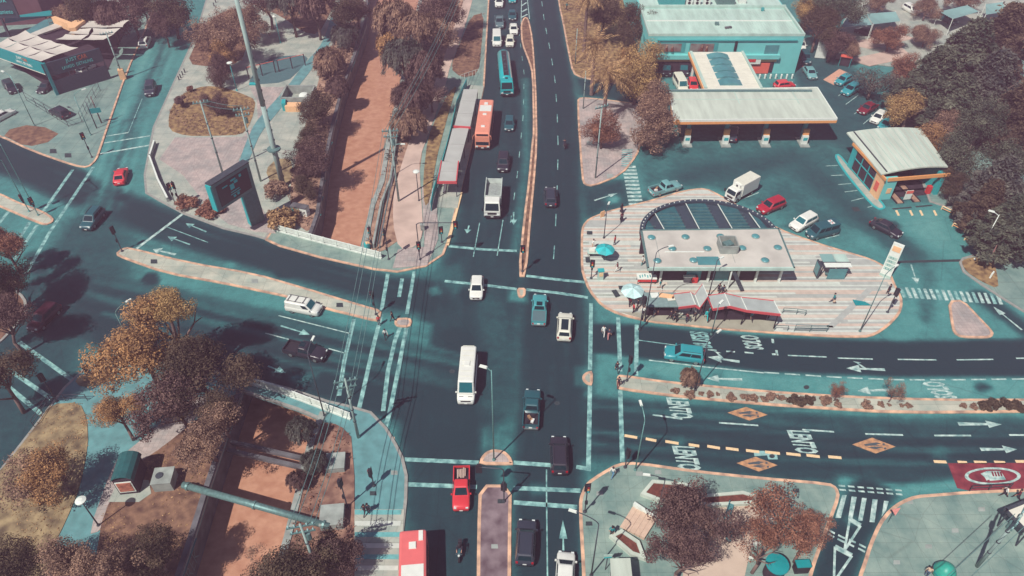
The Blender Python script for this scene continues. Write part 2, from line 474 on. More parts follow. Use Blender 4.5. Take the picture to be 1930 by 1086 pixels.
tracks([(60, 330), (200, 385), (400, 455), (600, 515), (760, 556)], (-2.4, -1.0, .6, 2.2), .3, .66)
tracks([(230, 560), (400, 610), (560, 645), (700, 675), (860, 712)], (-3.6, -2.0, -.3, 1.5, 3.2), .35, .46)
tracks([(700, 600), (900, 640), (1110, 660)], (-4, -1.5, 1, 3.6), .35, .72, amt=.4); tracks([(700, 720), (900, 760), (1110, 790)], (-4, -1.5, 1, 3.6), .35, .75, amt=.4)
tracks([(320, 60), (280, 150), (235, 270), (190, 400)], (-2.6, -.9, .9, 2.6), .3, .2, amt=.8)
for _k in range(46):
    _c = (random.uniform(120, 1900), random.uniform(330, 1060)); _r = random.uniform(4, 16)
    region([(_c[0] + _r * 1.6 * math.cos(a) * random.uniform(.6, 1.2), _c[1] + _r * math.sin(a) * random.uniform(.6, 1.2)) for a in (0, 1, 2, 3, 4, 5)], random.choice((.2, .45, .7, 1.0)), random.uniform(.4, 1.4))
wear = np.clip((wear - .5) * 1.3 + .56, -.1, 1.1)
holes = inside([p for p in WRIM] + [p for p in ERIM[::-1]], gx[:-1, :-1] + ST / 2, gy[:-1, :-1] + ST / 2)
DECK = W((480, 424), (720, 490), (760, 560), (700, 800), (665, 787), (560, 752), (425, 712), (430, 560))
holes &= ~inside(DECK, gx[:-1, :-1] + ST / 2, gy[:-1, :-1] + ST / 2)
idx = np.arange(nx * ny).reshape(ny, nx)
q = np.stack([idx[:-1, :-1], idx[:-1, 1:], idx[1:, 1:], idx[1:, :-1]], -1)[~holes]
me = bpy.data.meshes.new("road")
co = np.stack([gx.ravel(), gy.ravel(), np.zeros(nx * ny)], -1)
me.vertices.add(nx * ny); me.vertices.foreach_set("co", co.ravel())
me.loops.add(q.size); me.loops.foreach_set("vertex_index", q.ravel().astype(np.int32))
me.polygons.add(len(q)); me.polygons.foreach_set("loop_start", np.arange(0, q.size, 4, dtype=np.int32))
at = me.attributes.new("wear", 'FLOAT', 'POINT'); at.data.foreach_set("value", wear.ravel().astype(np.float32))
me.update(); me.validate()
me.materials.append(ASPHALT)
ROAD = put("road", me, kind="structure")

# ---------------------------------------------------------------- raised blocks with kerbs
def slab(name, px, m, kerb=None, z=0.12, rnd=1, bottom=-0.3, kind="structure", parent=None, world=False, label=None, cat=None):
    ring = [Vector(p) for p in px] if world else W(*px, z=z)
    ring = ccw(ring)
    if rnd: ring = smooth_ring(ring, True, rnd)
    o = MB().prism(ring, bottom, z).build(name, m, parent, kind=kind if parent is None else None, label=label, cat=cat)
    if kerb:
        out, inn = offset_poly(ring, 0.03), offset_poly(ring, -0.3)
        k = MB(); n = len(ring)
        for i in range(n):
            j = (i + 1) % n
            a, b, c, e = out[i], out[j], inn[j], inn[i]
            k.add([(a.x, a.y, -.1), (b.x, b.y, -.1), (b.x, b.y, z + .016), (a.x, a.y, z + .016), (c.x, c.y, z + .016), (e.x, e.y, z + .016), (c.x, c.y, z - .02), (e.x, e.y, z - .02)],
                  [(0, 1, 2, 3), (3, 2, 4, 5), (5, 4, 6, 7)])
        k.build("kerb", kerb, o)
    return o, ring
PATCH_N = [0]
def patch(name, px, m, z0=0.12, h=0.03, rnd=1, parent=None, kind="structure"):
    PATCH_N[0] += 1; h += 0.0017 * PATCH_N[0]
    ring = ccw(W(*px, z=z0 + h))
    if rnd: ring = smooth_ring(ring, True, rnd)
    return MB().prism(ring, z0 - .05, z0 + h).build(name, m, parent, kind=kind if parent is None else None)

LOT_NW, _ = slab("pavement_northwest", [(-140, 205), (0, 257), (60, 285), (140, 313), (166, 316), (182, 302), (190, 280), (205, 235), (238, 140), (272, 62), (298, 0), (310, -60), (-140, -60)], M_LOT, M_KERBO)
PARK_NW, _ = slab("pavement_park_north", [(395, -60), (388, 0), (366, 70), (328, 152), (288, 240), (271, 330), (274, 364), (300, 379), (345, 403), (420, 431), (480, 445), (500, 451), (514, 429), (556, 439), (588, 447), (602, 405), (617, 300), (632, 230), (649, 164), (669, 112), (691, 47), (697, -60)], M_CONCW, M_KERBG, rnd=0)
slab("pavement_bridge_north", [(500, 452), (526, 464), (600, 485), (704, 508), (749, 513), (803, 502), (836, 480), (846, 455), (868, 364), (890, 270), (913, 162), (922, 0), (926, -60), (812, -60), (790, 0), (775, 60), (760, 130), (745, 200), (728, 270), (716, 345), (698, 389), (681, 472), (588, 448), (556, 440), (514, 430)], M_CONC, M_KERBO, rnd=0)
slab("median_west", [(230, 468), (244, 466), (356, 494), (480, 515), (567, 540), (686, 576), (719, 585), (716, 600), (709, 606), (669, 596), (619, 584), (542, 560), (480, 547), (423, 535), (311, 515), (232, 487), (217, 479)], M_MED, M_KERBO)
slab("median_far_west", [(-120, 320), (0, 364), (37, 382), (82, 398), (101, 411), (99, 419), (86, 424), (72, 421), (0, 390), (-120, 340)], M_MED, M_KERBO)
slab("refuge_west", [(746, 600), (772, 599), (777, 606), (772, 616), (750, 616), (743, 610)], M_PINK, M_KERBO)
slab("median_north", [(988, 32), (996, 34), (1002, 60), (1005, 82), (1008, 124), (1011, 174), (1013, 270), (1007, 350), (1001, 409), (992, 521), (976, 521), (987, 409), (996, 340), (1002, 270), (1005, 249), (1003, 139), (997, 117), (983, 82), (981, 45)], M_LAWNB, M_KERBO)
slab("refuge_north", [(974, 543), (991, 543), (990, 556), (985, 561), (977, 560)], M_MED, M_KERBO)
slab("lawn_northeast", [(1045, -60), (1053, 10), (1060, 40), (1070, 95), (1079, 138), (1095, 146), (1120, 151), (1180, 160), (1260, 160), (1260, -60)], M_LAWN, M_KERBO)
slab("pavement_northeast", [(1087, 190), (1094, 183), (1130, 186), (1210, 196), (1262, 208), (1270, 250), (1208, 270), (1202, 292), (1172, 330), (1118, 351), (1101, 348), (1096, 335)], M_PINK, M_KERBO)
PLAZA_PX = [(1095, 440), (1098, 425), (1109, 412), (1144, 398), (1184, 388), (1224, 378), (1291, 358), (1330, 354), (1358, 368), (1400, 392), (1465, 430), (1539, 457), (1592, 473), (1643, 488), (1676, 506), (1686, 534), (1700, 560), (1701, 576), (1696, 592), (1676, 614), (1651, 631), (1630, 636), (1567, 635), (1458, 628), (1360, 621), (1276, 612), (1224, 607), (1166, 593), (1134, 577), (1109, 547), (1097, 515), (1095, 500)]
PLAZA, PLAZA_RING = slab("plaza", PLAZA_PX, M_CONCW, M_KERBO)
slab("island_east", [(1787, 567), (1815, 565), (1850, 602), (1873, 626), (1870, 635), (1855, 637), (1812, 636), (1797, 627), (1792, 605)], M_PINK, M_KERBO)
slab("pavement_east", [(1808, 494), (1814, 486), (1835, 480), (1860, 476), (1866, 468), (1832, 432), (1790, 392), (1752, 380), (1700, 250), (1690, 180), (1750, 60), (1760, -60), (2060, -60), (2060, 640), (1930, 588), (1894, 566), (1848, 536), (1815, 512)], M_LOT, M_KERBG, rnd=0)
slab("median_east", [(1163, 710), (1170, 706), (1258, 719), (1440, 736), (1590, 746), (1770, 752), (1930, 752), (2080, 750), (2080, 774), (1930, 777), (1694, 779), (1541, 770), (1440, 763), (1283, 749), (1168, 734), (1163, 728)], M_MED, M_KERBO)
slab("refuge_east", [(1117, 699), (1117, 726), (1106, 724), (1098, 716), (1098, 708), (1106, 701)], M_MED, M_KERBO)
slab("pavement_southeast", [(1100, 920), (1108, 908), (1130, 893), (1165, 873), (1200, 871), (1313, 887), (1440, 900), (1562, 910), (1578, 919), (1583, 937), (1564, 988), (1549, 1028), (1533, 1074), (1520, 1130), (1510, 1190), (1100, 1190), (1098, 1086), (1095, 1029), (1092, 973), (1092, 940)], M_CONC, M_KERBO)
slab("pavement_corner_southeast", [(1600, 1190), (1618, 1086), (1628, 1059), (1638, 1026), (1656, 985), (1676, 960), (1697, 945), (1725, 934), (1765, 931), (1826, 926), (1930, 922), (2080, 915), (2080, 1190)], M_CONC, M_KERBO)
slab("median_south", [(903, 914), (964, 914), (963, 1000), (962, 1190), (898, 1190), (900, 1000)], mat("stained_red_concrete", RGB(112, 92, 100), 0.9, var=0.3, scale=0.7, detail=9, col2=RGB(142, 126, 130)), M_KERBO)
slab("refuge_south", [(903, 875), (907, 862), (916, 852), (930, 847), (950, 850), (962, 861), (966, 872), (966, 876)], M_PINK, M_KERBO)
slab("pavement_bridge_south", [(160, 692), (250, 675), (330, 690), (425, 703), (480, 714), (542, 730), (619, 755), (654, 763), (700, 776), (729, 806), (747, 836), (760, 862), (768, 896), (767, 940), (760, 1006), (752, 1100), (745, 1190), (500, 1190), (515, 1086), (536, 1014), (555, 938), (582, 830), (600, 789), (560, 772), (458, 738), (417, 856), (396, 919), (363, 1026), (343, 1086), (310, 1190), (-100, 1190), (-60, 960), (0, 885), (70, 795), (120, 730)], M_TEALPATH, M_KERBG, rnd=0)
slab("pavement_west", [(-160, 760), (0, 646), (25, 620), (52, 588), (48, 560), (20, 540), (-20, 520), (-160, 480)], M_LAWNB, M_KERBG)

# ---------------------------------------------------------------- lawns, paths, soil on the blocks
patch("soil_corner", [(8, 256), (18, 244), (50, 236), (85, 240), (110, 252), (90, 268), (60, 275), (40, 272)], M_LAWNB, rnd=0)
patch("lawn_round", [(318, 245), (318, 215), (330, 190), (352, 172), (385, 162), (420, 164), (455, 176), (482, 188), (478, 215), (468, 240), (455, 254), (400, 256), (350, 256)], M_LAWN)
patch("lawn_park_wedge", [(352, 120), (372, 75), (392, 45), (420, 20), (480, 15), (470, 70), (455, 118), (400, 126)], M_LAWNB)
patch("lawn_park_north", [(480, 10), (560, -20), (640, -30), (625, 20), (600, 65), (570, 60), (530, 30)], M_LAWNB)
patch("playground", [(470, 150), (500, 110), (550, 104), (582, 106), (572, 125), (540, 155), (470, 160)], mat("rubber_surface", RGB(72, 108, 112), 0.9, var=0.1))
patch("paving_pink_park", [(300, 300), (330, 259), (400, 259), (458, 258), (474, 240), (470, 262), (450, 300), (470, 350), (520, 440), (480, 436), (430, 422), (395, 395), (345, 330)], M_PINK, rnd=0)
patch("paving_pink_playground", [(484, 190), (470, 164), (536, 164), (512, 200), (486, 228)], M_PINK, rnd=0)
patch("cycle_path", [(628, 20), (640, 24), (622, 85), (588, 130), (545, 185), (512, 225), (490, 252), (474, 290), (462, 318), (448, 312), (462, 272), (480, 232), (504, 205), (535, 172), (572, 122), (600, 92), (612, 70)], M_TEALPATH, h=0.036)
patch("grass_patch", [(500, 320), (520, 300), (548, 298), (552, 330), (545, 352), (510, 345)], M_LAWNG)
patch("soil_west_bank", [(560, 290), (590, 190), (612, 110), (640, 60), (684, 20), (662, 112), (642, 164), (625, 230), (610, 300), (596, 400), (585, 440), (555, 420), (545, 360)], M_DIRT)
patch("soil_east_bank", [(740, 210), (760, 130), (782, 50), (800, -30), (880, -30), (862, 50), (840, 120), (815, 180), (800, 250), (790, 330), (770, 440), (712, 480), (690, 468), (706, 390), (722, 345), (734, 275)], M_DIRT)
patch("sandy_path", [(752, 470), (740, 420), (742, 360), (760, 300), (775, 255), (800, 205), (822, 150), (840, 100), (852, 60), (868, 20), (880, -20), (893, -20), (888, 12), (868, 75), (848, 125), (840, 160), (826, 200), (812, 240), (790, 300), (792, 340), (795, 390), (798, 440), (785, 465)], M_SANDPATH, h=0.05)
patch("lawn_bank", [(868, 80), (888, 30), (912, 24), (908, 80), (902, 140), (870, 146), (848, 128)], M_LAWNB, h=0.05)
patch("lawn_busstop", [(845, 175), (862, 160), (852, 190), (838, 240), (822, 300), (810, 380), (800, 390), (797, 340), (806, 260), (825, 215)], M_LAWN, h=0.05)
patch("platform_north", [(880, 160), (912, 162), (893, 255), (868, 362), (862, 392), (822, 390), (832, 320), (852, 240)], M_CONCW, h=0.1, rnd=0)
patch("bus_kerb_strip", [(868, 362), (872, 362), (846, 462), (841, 460)], M_YEL, h=0.045, rnd=0)
patch("paving_pink_corner", [(795, 352), (822, 356), (826, 450), (805, 500), (740, 505), (750, 470), (800, 465)], M_PINK, h=0.035, rnd=0)
patch("lawn_southwest", [(-80, 960), (0, 890), (70, 800), (95, 762), (150, 758), (164, 790), (166, 840), (150, 920), (125, 980), (95, 1040), (80, 1190), (-90, 1190)], M_LAWNG)
patch("paving_pink_southwest", [(215, 870), (240, 850), (290, 810), (340, 760), (400, 740), (360, 800), (300, 850), (265, 880), (235, 920), (190, 1000), (165, 1008)], M_PINK)
patch("lawn_park_south", [(170, 1190), (186, 1000), (208, 940), (250, 880), (310, 840), (370, 790), (440, 745), (452, 740), (414, 850), (390, 915), (356, 1026), (330, 1100), (300, 1190)], M_LAWNB)
patch("concrete_pad", [(204, 946), (226, 900), (280, 905), (285, 930), (262, 946)], M_CONCW, h=0.06, rnd=0)
patch("soil_south_bank", [(600, 795), (640, 800), (668, 830), (668, 1190), (505, 1190), (522, 1086), (542, 1014), (562, 938), (588, 830)], mat("dark_bank_soil", RGB(118, 84, 76), 0.95, var=0.3, scale=0.9, detail=9, col2=RGB(160, 124, 106)))
patch("paving_southwest_corner", [(668, 960), (762, 960), (756, 1060), (748, 1190), (668, 1190)], M_CONCW, h=0.03, rnd=0)
patch("lawn_east_island", [(1812, 494), (1818, 488), (1850, 482), (1872, 486), (1880, 520), (1882, 544), (1850, 530), (1822, 512)], M_LAWN)
patch("plaza_apron", [(1170, 588), (1230, 590), (1300, 592), (1462, 604), (1458, 625), (1360, 618), (1276, 609), (1226, 604)], mat("apron_concrete", RGB(160, 158, 142), .9, var=.14, scale=.6, detail=8), rnd=0)
patch("beige_square", [(1296, 1000), (1340, 950), (1450, 948), (1420, 1010), (1390, 1150), (1280, 1150)], mat("beige_square", RGB(196, 176, 158), .9, var=.1, scale=.5, detail=8), rnd=0)
patch("car_park", [(1575, 110), (1590, 40), (1650, -50), (1990, -50), (1990, 60), (1880, 60), (1790, 90), (1720, 130), (1640, 120)], M_CONCW, z0=.1, rnd=0)
patch("lawn_west_corner", [(140, 716), (165, 702), (200, 705), (206, 716), (182, 728), (150, 728)], M_LAWNG)

# ---------------------------------------------------------------- canal: water, walls, bridge
mw = bpy.data.materials.new("muddy_water"); mw.use_nodes = True
_nt = mw.node_tree; _b = _nt.nodes["Principled BSDF"]
_b.inputs["Roughness"].default_value = 0.35; _b.inputs["Specular IOR Level"].default_value = 0.25
_tc = _nt.nodes.new("ShaderNodeTexCoord"); _mp = _nt.nodes.new("ShaderNodeMapping"); _mp.inputs["Scale"].default_value = (0.8, 1.0, 1)
_n = _nt.nodes.new("ShaderNodeTexNoise"); _n.inputs["Scale"].default_value = 1.2; _n.inputs["Detail"].default_value = 7
_nt.links.new(_tc.outputs["Object"], _mp.inputs[0]); _nt.links.new(_mp.outputs[0], _n.inputs["Vector"])
_r = _nt.nodes.new("ShaderNodeValToRGB"); _r.color_ramp.elements[0].position = .3; _r.color_ramp.elements[1].position = .72
_r.color_ramp.elements[0].color = RGB(172, 122, 98); _r.color_ramp.elements[1].color = RGB(196, 148, 122)
_nt.links.new(_n.outputs["Fac"], _r.inputs[0]); _nt.links.new(_r.outputs[0], _b.inputs["Base Color"])
_bp = _nt.nodes.new("ShaderNodeBump"); _bp.inputs["Strength"].default_value = 0.18; _bp.inputs["Distance"].default_value = 0.12
_nt.links.new(_n.outputs["Fac"], _bp.inputs["Height"]); _nt.links.new(_bp.outputs[0], _b.inputs["Normal"])
WZ = -3.0
wt = MB(); wt.poly([(p.x - 1, p.y, WZ) for p in WRIM] + [(p.x + 1, p.y, WZ) for p in ERIM[::-1]])
wt.build("canal_water", mw, kind="structure")
def wall_strip(name, line, th, z0, z1, m, side):
    """wall of a given thickness along a line; side +1 grows to the left of the line"""
    pts = [Vector(p[:2]) for p in line]
    off = offset_poly(pts, -th * side, closed=False)
    b = MB()
    for i in range(len(pts) - 1):
        b.prism([pts[i], pts[i + 1], off[i + 1], off[i]], z0, z1)
    return b.build(name, m)
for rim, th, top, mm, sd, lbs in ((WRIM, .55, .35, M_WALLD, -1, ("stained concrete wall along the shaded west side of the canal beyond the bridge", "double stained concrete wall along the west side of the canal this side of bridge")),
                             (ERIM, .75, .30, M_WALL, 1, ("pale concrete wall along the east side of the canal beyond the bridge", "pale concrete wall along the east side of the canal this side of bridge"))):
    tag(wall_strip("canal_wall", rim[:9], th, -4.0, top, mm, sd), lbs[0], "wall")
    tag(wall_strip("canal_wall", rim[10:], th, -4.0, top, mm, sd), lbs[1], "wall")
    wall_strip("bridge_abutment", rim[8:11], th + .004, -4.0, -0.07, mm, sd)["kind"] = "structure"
# water shelf (kerb) beside the east wall
_e = [p for p in ERIM]
tag(wall_strip("canal_ledge", [p + Vector((1.6, 0, 0)) for p in _e[4:9]], 0.3, -0.2, 0.9, M_WALL, 1), "low grey parapet between canal soil strip and sandy path", "wall")
br = MB(); br.prism(W((560, 447), (700, 485), (662, 788), (430, 716)), -0.9, -0.06)
br.build("bridge_deck", M_WALLD, kind="structure")

def railing(name, line, h, m, label, rails=(1.0, 0.6), post=2.0, r=0.05, panel=None, cat="railing", group=None, z=0.12, w=0.06):
    """posts and rails along a polyline; panel = boards between the posts"""
    line = [Vector((p[0], p[1], z)) for p in line]
    t = thing(name, label, cat, line[0], 0, group)
    o = line[0]
    pts = []
    for a, b in zip(line[:-1], line[1:]):
        n = max(1, round((b - a).length / post))
        pts += [a.lerp(b, i / n) for i in range(n)]
    pts.append(line[-1])
    for p in pts:
        MB().box((p.x - o.x, p.y - o.y, h / 2), (w, w, h)).build("post", m, t)
    for k in rails:
        b = MB()
        for p, q in zip(pts[:-1], pts[1:]):
            b.rod(p - o + Vector((0, 0, h * k)), q - o + Vector((0, 0, h * k)), r, n=4)
        b.build("rail", m, t)
    if panel:
        for p, q in zip(pts[:-1], pts[1:]):
            dd = q - p; ang = math.atan2(dd.y, dd.x); c = (p + q) / 2 - o
            b = MB().box((c.x, c.y, h * 0.5), (dd.length - 0.1, 0.05, h * 0.8), ang); b.build("panel", panel, t)
    return t
M_RAILW = mat("white_painted_concrete", RGB(214, 222, 212), 0.8, var=0.15, scale=1.5, detail=7)
M_STEEL = mat("galvanised_steel", RGB(120, 168, 164), 0.45, 0.5, var=0.15, scale=4)
M_DSTEEL = mat("dark_painted_steel", RGB(74, 82, 90), 0.5, 0.3, var=0.2, scale=4)
M_GSTEEL = mat("grey_green_steel", RGB(104, 138, 136), 0.5, 0.3, var=0.2, scale=4)
def barrier(line, label, z=0.12):
    """bridge parapet: concrete plinth, posts, three broad bars"""
    line = [Vector((p[0], p[1], z)) for p in line]; o = line[0]
    t = thing("bridge_parapet", label, "parapet", o)
    b = MB()
    for p, q in zip(line[:-1], line[1:]):
        dd = q - p; c = (p + q) / 2 - o; b.box((c.x, c.y, 0.1), (dd.length, 0.34, 0.2), math.atan2(dd.y, dd.x))
    b.build("plinth", M_RAILW, t)
    for k in (0.48, 0.76, 1.04):
        b = MB()
        for p, q in zip(line[:-1], line[1:]):
            dd = q - p; c = (p + q) / 2 - o; b.box((c.x, c.y, k), (dd.length, 0.16, 0.18), math.atan2(dd.y, dd.x))
        b.build("bar", M_RAILW, t)
    L = sum((q - p).length for p, q in zip(line[:-1], line[1:]))
    for a, b_ in along(line, 0.01, 2.1, 0.3):
        p = Vector((a.x, a.y, z)) - o
        ang = math.atan2((line[-1] - line[0]).y, (line[-1] - line[0]).x)
        MB().box((p.x, p.y, 0.58), (0.22, 0.3, 1.16), ang, 0.8).build("post", M_RAILW, t)
barrier(W((514, 434), (560, 447), (640, 468), (720, 489)), "long white barred parapet on the bridge's far side above the canal")
barrier(W((436, 715), (520, 738), (600, 768), (662, 792)), "white barred parapet on the bridge's near side by the utility pole")

# low rail beside the sandy path and the broken one at the canal
railing("path_rail", W((745, 330), (730, 400), (716, 470)), 0.9, M_WALLD, "dark weathered rail running beside the sandy path east of canal", rails=(0.95,), post=3, r=0.12)
# pipes and struts over the southern canal
def pipe(name, a, b, r, m, label, ends=True):
    a, b = Vector(a), Vector(b)
    t = thing(name, label, "pipe", a)
    MB().rod((0, 0, 0), b - a, r, n=12).build("pipe_run", m, t, smooth=True)
    dd = (b - a).normalized()
    for q in (dd * 0.6, b - a - dd * 0.6, (b - a) * 0.5):
        MB().rod(q - dd * 0.12, q + dd * 0.12, r * 1.25, n=12).build("flange", m, t)
    return t
pipe("canal_pipe", G(345, 914, 0.9), G(622, 992, 0.9), 0.36, M_GSTEEL, "thick grey green pipe crossing the canal between two concrete boxes")
for k, (a, b, lb) in enumerate((((447, 836), (585, 868), "upper of two grey concrete struts bracing the canal below bridge"), ((442, 852), (580, 884), "lower of two grey concrete struts bracing the canal below bridge"))):
    p, q_ = G(*a, -0.5), G(*b, -0.5); c = (p + q_) / 2; dd = q_ - p
    MB().box((0, 0, 0), (dd.length + 1.5, 0.45, 0.4)).build("canal_strut", M_WALLD, None, loc=c, rz=math.atan2(dd.y, dd.x), label=lb, cat="beam")

# ---------------------------------------------------------------- road markings (children of the road, one object each)
def line_px(pts, wdt, m, name="lane_line", z=0.004, parent=ROAD, zz=0.0):
    pts = [Vector(p[:2]) for p in W(*pts, z=zz)]
    l, r = offset_poly(pts, -wdt / 2, False), offset_poly(pts, wdt / 2, False)
    b = MB()
    for i in range(len(pts) - 1):
        b.poly([(l[i].x, l[i].y, z), (r[i].x, r[i].y, z), (r[i + 1].x, r[i + 1].y, z), (l[i + 1].x, l[i + 1].y, z)])
    return b.build(name, m, parent)
def dashes_px(pts, wdt, on, off, m, name="lane_dash", start=0.0, z=0.004):
    for a, b in along(W(*pts), on, off, start):
        dd = (b - a)
        if dd.length < 0.2: continue
        n = Vector((-dd.y, dd.x)).normalized() * (wdt / 2)
        MB().poly([(a.x + n.x, a.y + n.y, z), (a.x - n.x, a.y - n.y, z), (b.x - n.x, b.y - n.y, z), (b.x + n.x, b.y + n.y, z)]).build(name, m, ROAD)
def seg_px(segs, wdt, m, name="lane_dash"):
    for a, b in segs: line_px([a, b], wdt, m, name)
def poly_px(pts, m, name, z=0.004, parent=ROAD, zz=0.0):
    ps = ccw(W(*pts, z=zz))
    return MB().poly([(p.x, p.y, zz + z) for p in ps]).build(name, m, parent)
# worn crossing lines
for pts in ([(731, 516), (719, 585)], [(719, 592), (703, 655), (684, 739), (672, 790)], [(781, 512), (767, 592)], [(766, 618), (752, 690), (734, 779), (726, 806)],
            [(757, 610), (745, 640), (731, 700), (722, 775)], [(667, 602), (649, 680), (639, 746)], [(758, 525), (752, 560)],
            [(1114, 572), (1113, 640), (1112, 697)], [(1112, 727), (1109, 884), (1086, 880)], [(1165, 598), (1169, 700)], [(1169, 736), (1173, 871)], [(1200, 612), (1199, 708)],
            [(846, 464), (905, 470), (974, 473)], [(838, 530), (900, 536), (974, 545)], [(992, 520), (1050, 527), (1102, 532)], [(992, 546), (1050, 552), (1108, 561)],
            [(762, 866), (830, 869), (902, 872)], [(767, 913), (899, 918)], [(968, 872), (1039, 877)], [(968, 920), (1094, 925)], [(968, 947), (1088, 956)],
            [(137, 320), (82, 398)], [(176, 315), (94, 437), (48, 518)], [(70, 424), (27, 489)], [(56, 419), (16, 481)], [(16, 399), (-4, 424)],
            [(36, 645), (136, 716)], [(10, 692), (97, 752)], [(-10, 708), (77, 780)]):
    line_px(pts, 0.5, M_WORN, "crossing_line")
for pts, w_ in (([(346, 402), (257, 469)], 0.45), ([(194, 270), (283, 256)], 0.3), ([(189, 290), (281, 274)], 0.4), ([(199, 257), (242, 250)], 0.25), ([(242, 250), (268, 186)], 0.12),
            ([(525, 595), (661, 629)], 0.16), ([(619, 657), (651, 666)], 0.16), ([(500, 628), (545, 640)], 0.16), ([(312, 427), (392, 457)], 0.13),
            ([(1201, 641), (1276, 651)], 0.15), ([(1223, 679), (1330, 692), (1440, 703)], 0.18), ([(904, 420), (892, 484)], 0.14), ([(948, 415), (937, 482)], 0.14),
            ([(926, 350), (912, 395)], 0.12), ([(1030, 925), (1032, 1100)], 0.14), ([(1030, 885), (1030, 918)], 0.14)):
    line_px(pts, w_, M_WHITE if w_ > 0.15 else M_WORN, "lane_line")
dashes_px([(1018, -20), (1026, 40), (1037, 95), (1046, 150), (1050, 210), (1052, 280), (1050, 360), (1046, 450), (1042, 505)], 0.15, 3.0, 4.5, M_WORN)
dashes_px([(978, 60), (988, 140), (986, 220), (975, 330), (962, 420)], 0.12, 2.0, 4.0, M_WORN)
seg_px([((1485, 670), (1558, 673)), ((1579, 675), (1645, 677)), ((1692, 677.5), (1765, 678.5)), ((1803, 678.5), (1872, 677.5)), ((1915, 675.5), (1950, 675))], 0.2, M_WHITE)
dashes_px([(1440, 702), (1500, 706), (1570, 711), (1690, 716), (1800, 716), (1960, 714)], 0.2, 1.75, 0.65, M_WHITE, "short_dash")
dashes_px([(1334, 659), (1365, 662), (1400, 664), (1436, 667)], 0.24, 1.05, 1.15, M_WHITE, "short_dash")
seg_px([((1456, 639), (1457, 647)), ((1455, 668), (1464, 668)), ((1463, 660), (1465, 670))], 0.3, M_WHITE, "short_dash")
seg_px([((1230, 782), (1286, 790)), ((1355, 797), (1429, 802)), ((1512, 810), (1572, 814)), ((1631, 818), (1702, 820)), ((1761, 821), (1830, 821)), ((1902, 820), (1960, 820))], 0.22, M_WHITE)
seg_px([((1177, 821), (1201, 825)), ((1217, 827), (1237, 831)), ((1254, 832), (1279, 836)), ((1298, 838), (1318, 841)), ((1333, 841), (1357, 845)), ((1368, 845), (1392, 848)), ((1406, 849), (1431, 852)), ((1442, 852), (1470, 855)), ((1482, 855), (1509, 858)), ((1520, 858), (1545, 861)), ((1561, 861), (1586, 863)),
        ((1760, 870), (1784, 871)), ((1805, 871), (1823, 872)), ((1836, 871), (1860, 872)), ((1874, 871), (1895, 872)), ((1914, 870), (1940, 870))], 0.36, M_YEL, "yellow_dash")
# zebra crossings
for i in range(12):
    t = i / 11.0
    y = 313 + 77 * t ** 1.04
    xl, xr = 1172 + 14 * t, 1198 + 15 * t
    poly_px([(xl, y), (xr, y - .5), (xr + .6, y + 3.6), (xl + .6, y + 4.1)], M_WHITE, "zebra_stripe")
for i in range(8):
    y = 283 + i * 4.2
    poly_px([(1171 - (i - 7) * .3, y - 1), (1191 - (i - 7) * .2, y - 1.5), (1191, y + .8), (1171, y + 1.2)], M_WORN, "zebra_stripe", zz=0.125, z=0.005)
for i in range(17):
    t = i / 16.0
    x, y = 1694 + 182 * t, 541 + 13 * t
    poly_px([(x, y), (x + 5.5, y), (x + 15, y + 20), (x + 8, y + 20)], M_WHITE if i % 3 else M_WORN, "zebra_stripe")
def T4(*p): return [(1440 + x * .2541, 810 + y * .2541) for x, y in p]
for p in ([(580, 485), (613, 485), (570, 655), (528, 655)], [(650, 495), (688, 500), (655, 665), (623, 665)], [(727, 505), (762, 508), (730, 675), (697, 675)], [(805, 515), (843, 518), (820, 688), (782, 685)], [(890, 527), (925, 530), (905, 600), (872, 645)]):
    poly_px(T4(*p), M_WHITE, "zebra_stripe")
for i in range(7):
    x, y = 550 + i * 70, 408 + i * 5.5
    poly_px(T4((x, y), (x + 48, y + 4), (x + 54, y + 17), (x + 6, y + 13)), M_WHITE, "yield_dash")
    poly_px(T4((x + 6, y + 30), (x + 54, y + 34), (x + 60, y + 47), (x + 12, y + 43)), M_WHITE, "yield_dash")
for p in ([(550, 782), (600, 806)], [(545, 810), (602, 838)], [(630, 815), (680, 838)], [(622, 845), (668, 868)], [(705, 850), (755, 876)], [(698, 880), (750, 906)], [(480, 745), (525, 770)], [(470, 770), (520, 798)]):
    line_px(T4(*p), 0.22, M_WHITE, "yield_dash")
for tri in ([(636, 665), (716, 712), (596, 897)], [(526, 868), (652, 935), (518, 1130)]):
    q_ = T4(*tri)
    for a, b, w_ in ((0, 1, 0.55), (1, 2, 0.22), (2, 0, 0.22)):
        line_px([q_[a], q_[b]], w_, M_WHITE, "yield_triangle_side", z=0.005 + 0.001 * a)
def arrow(a, b, wdt=0.18, head=1.3, hw=0.55, m=None, turn=None):
    """road arrow from a to b (pixels), shaft widening into a head"""
    A, B = [Vector(p[:2]) for p in W(a, b)]
    dd = (B - A).normalized(); n = Vector((-dd.y, dd.x)); L = (B - A).length
    H = B - dd * min(head, L * .5)
    pts = [A + n * wdt / 1.4, H + n * wdt / 2.4, H + n * hw, B, H - n * hw, H - n * wdt / 2.4, A - n * wdt / 1.4]
    MB().poly([(p.x, p.y, 0.004) for p in pts][::-1]).build("road_arrow", m or M_WHITE, ROAD)
    if turn:
        Q = A.lerp(B, 0.45)
        p2 = Q + dd * 0.9 + n * turn * 0.9
        MB().poly([(p.x, p.y, 0.0055) for p in (Q, Q + dd * .4, p2 + dd * .15, p2 + dd * .5 + n * turn * .25, p2 - dd * .5 + n * turn * .1, p2 - dd * .1)]).build("road_arrow", m or M_WHITE, ROAD)
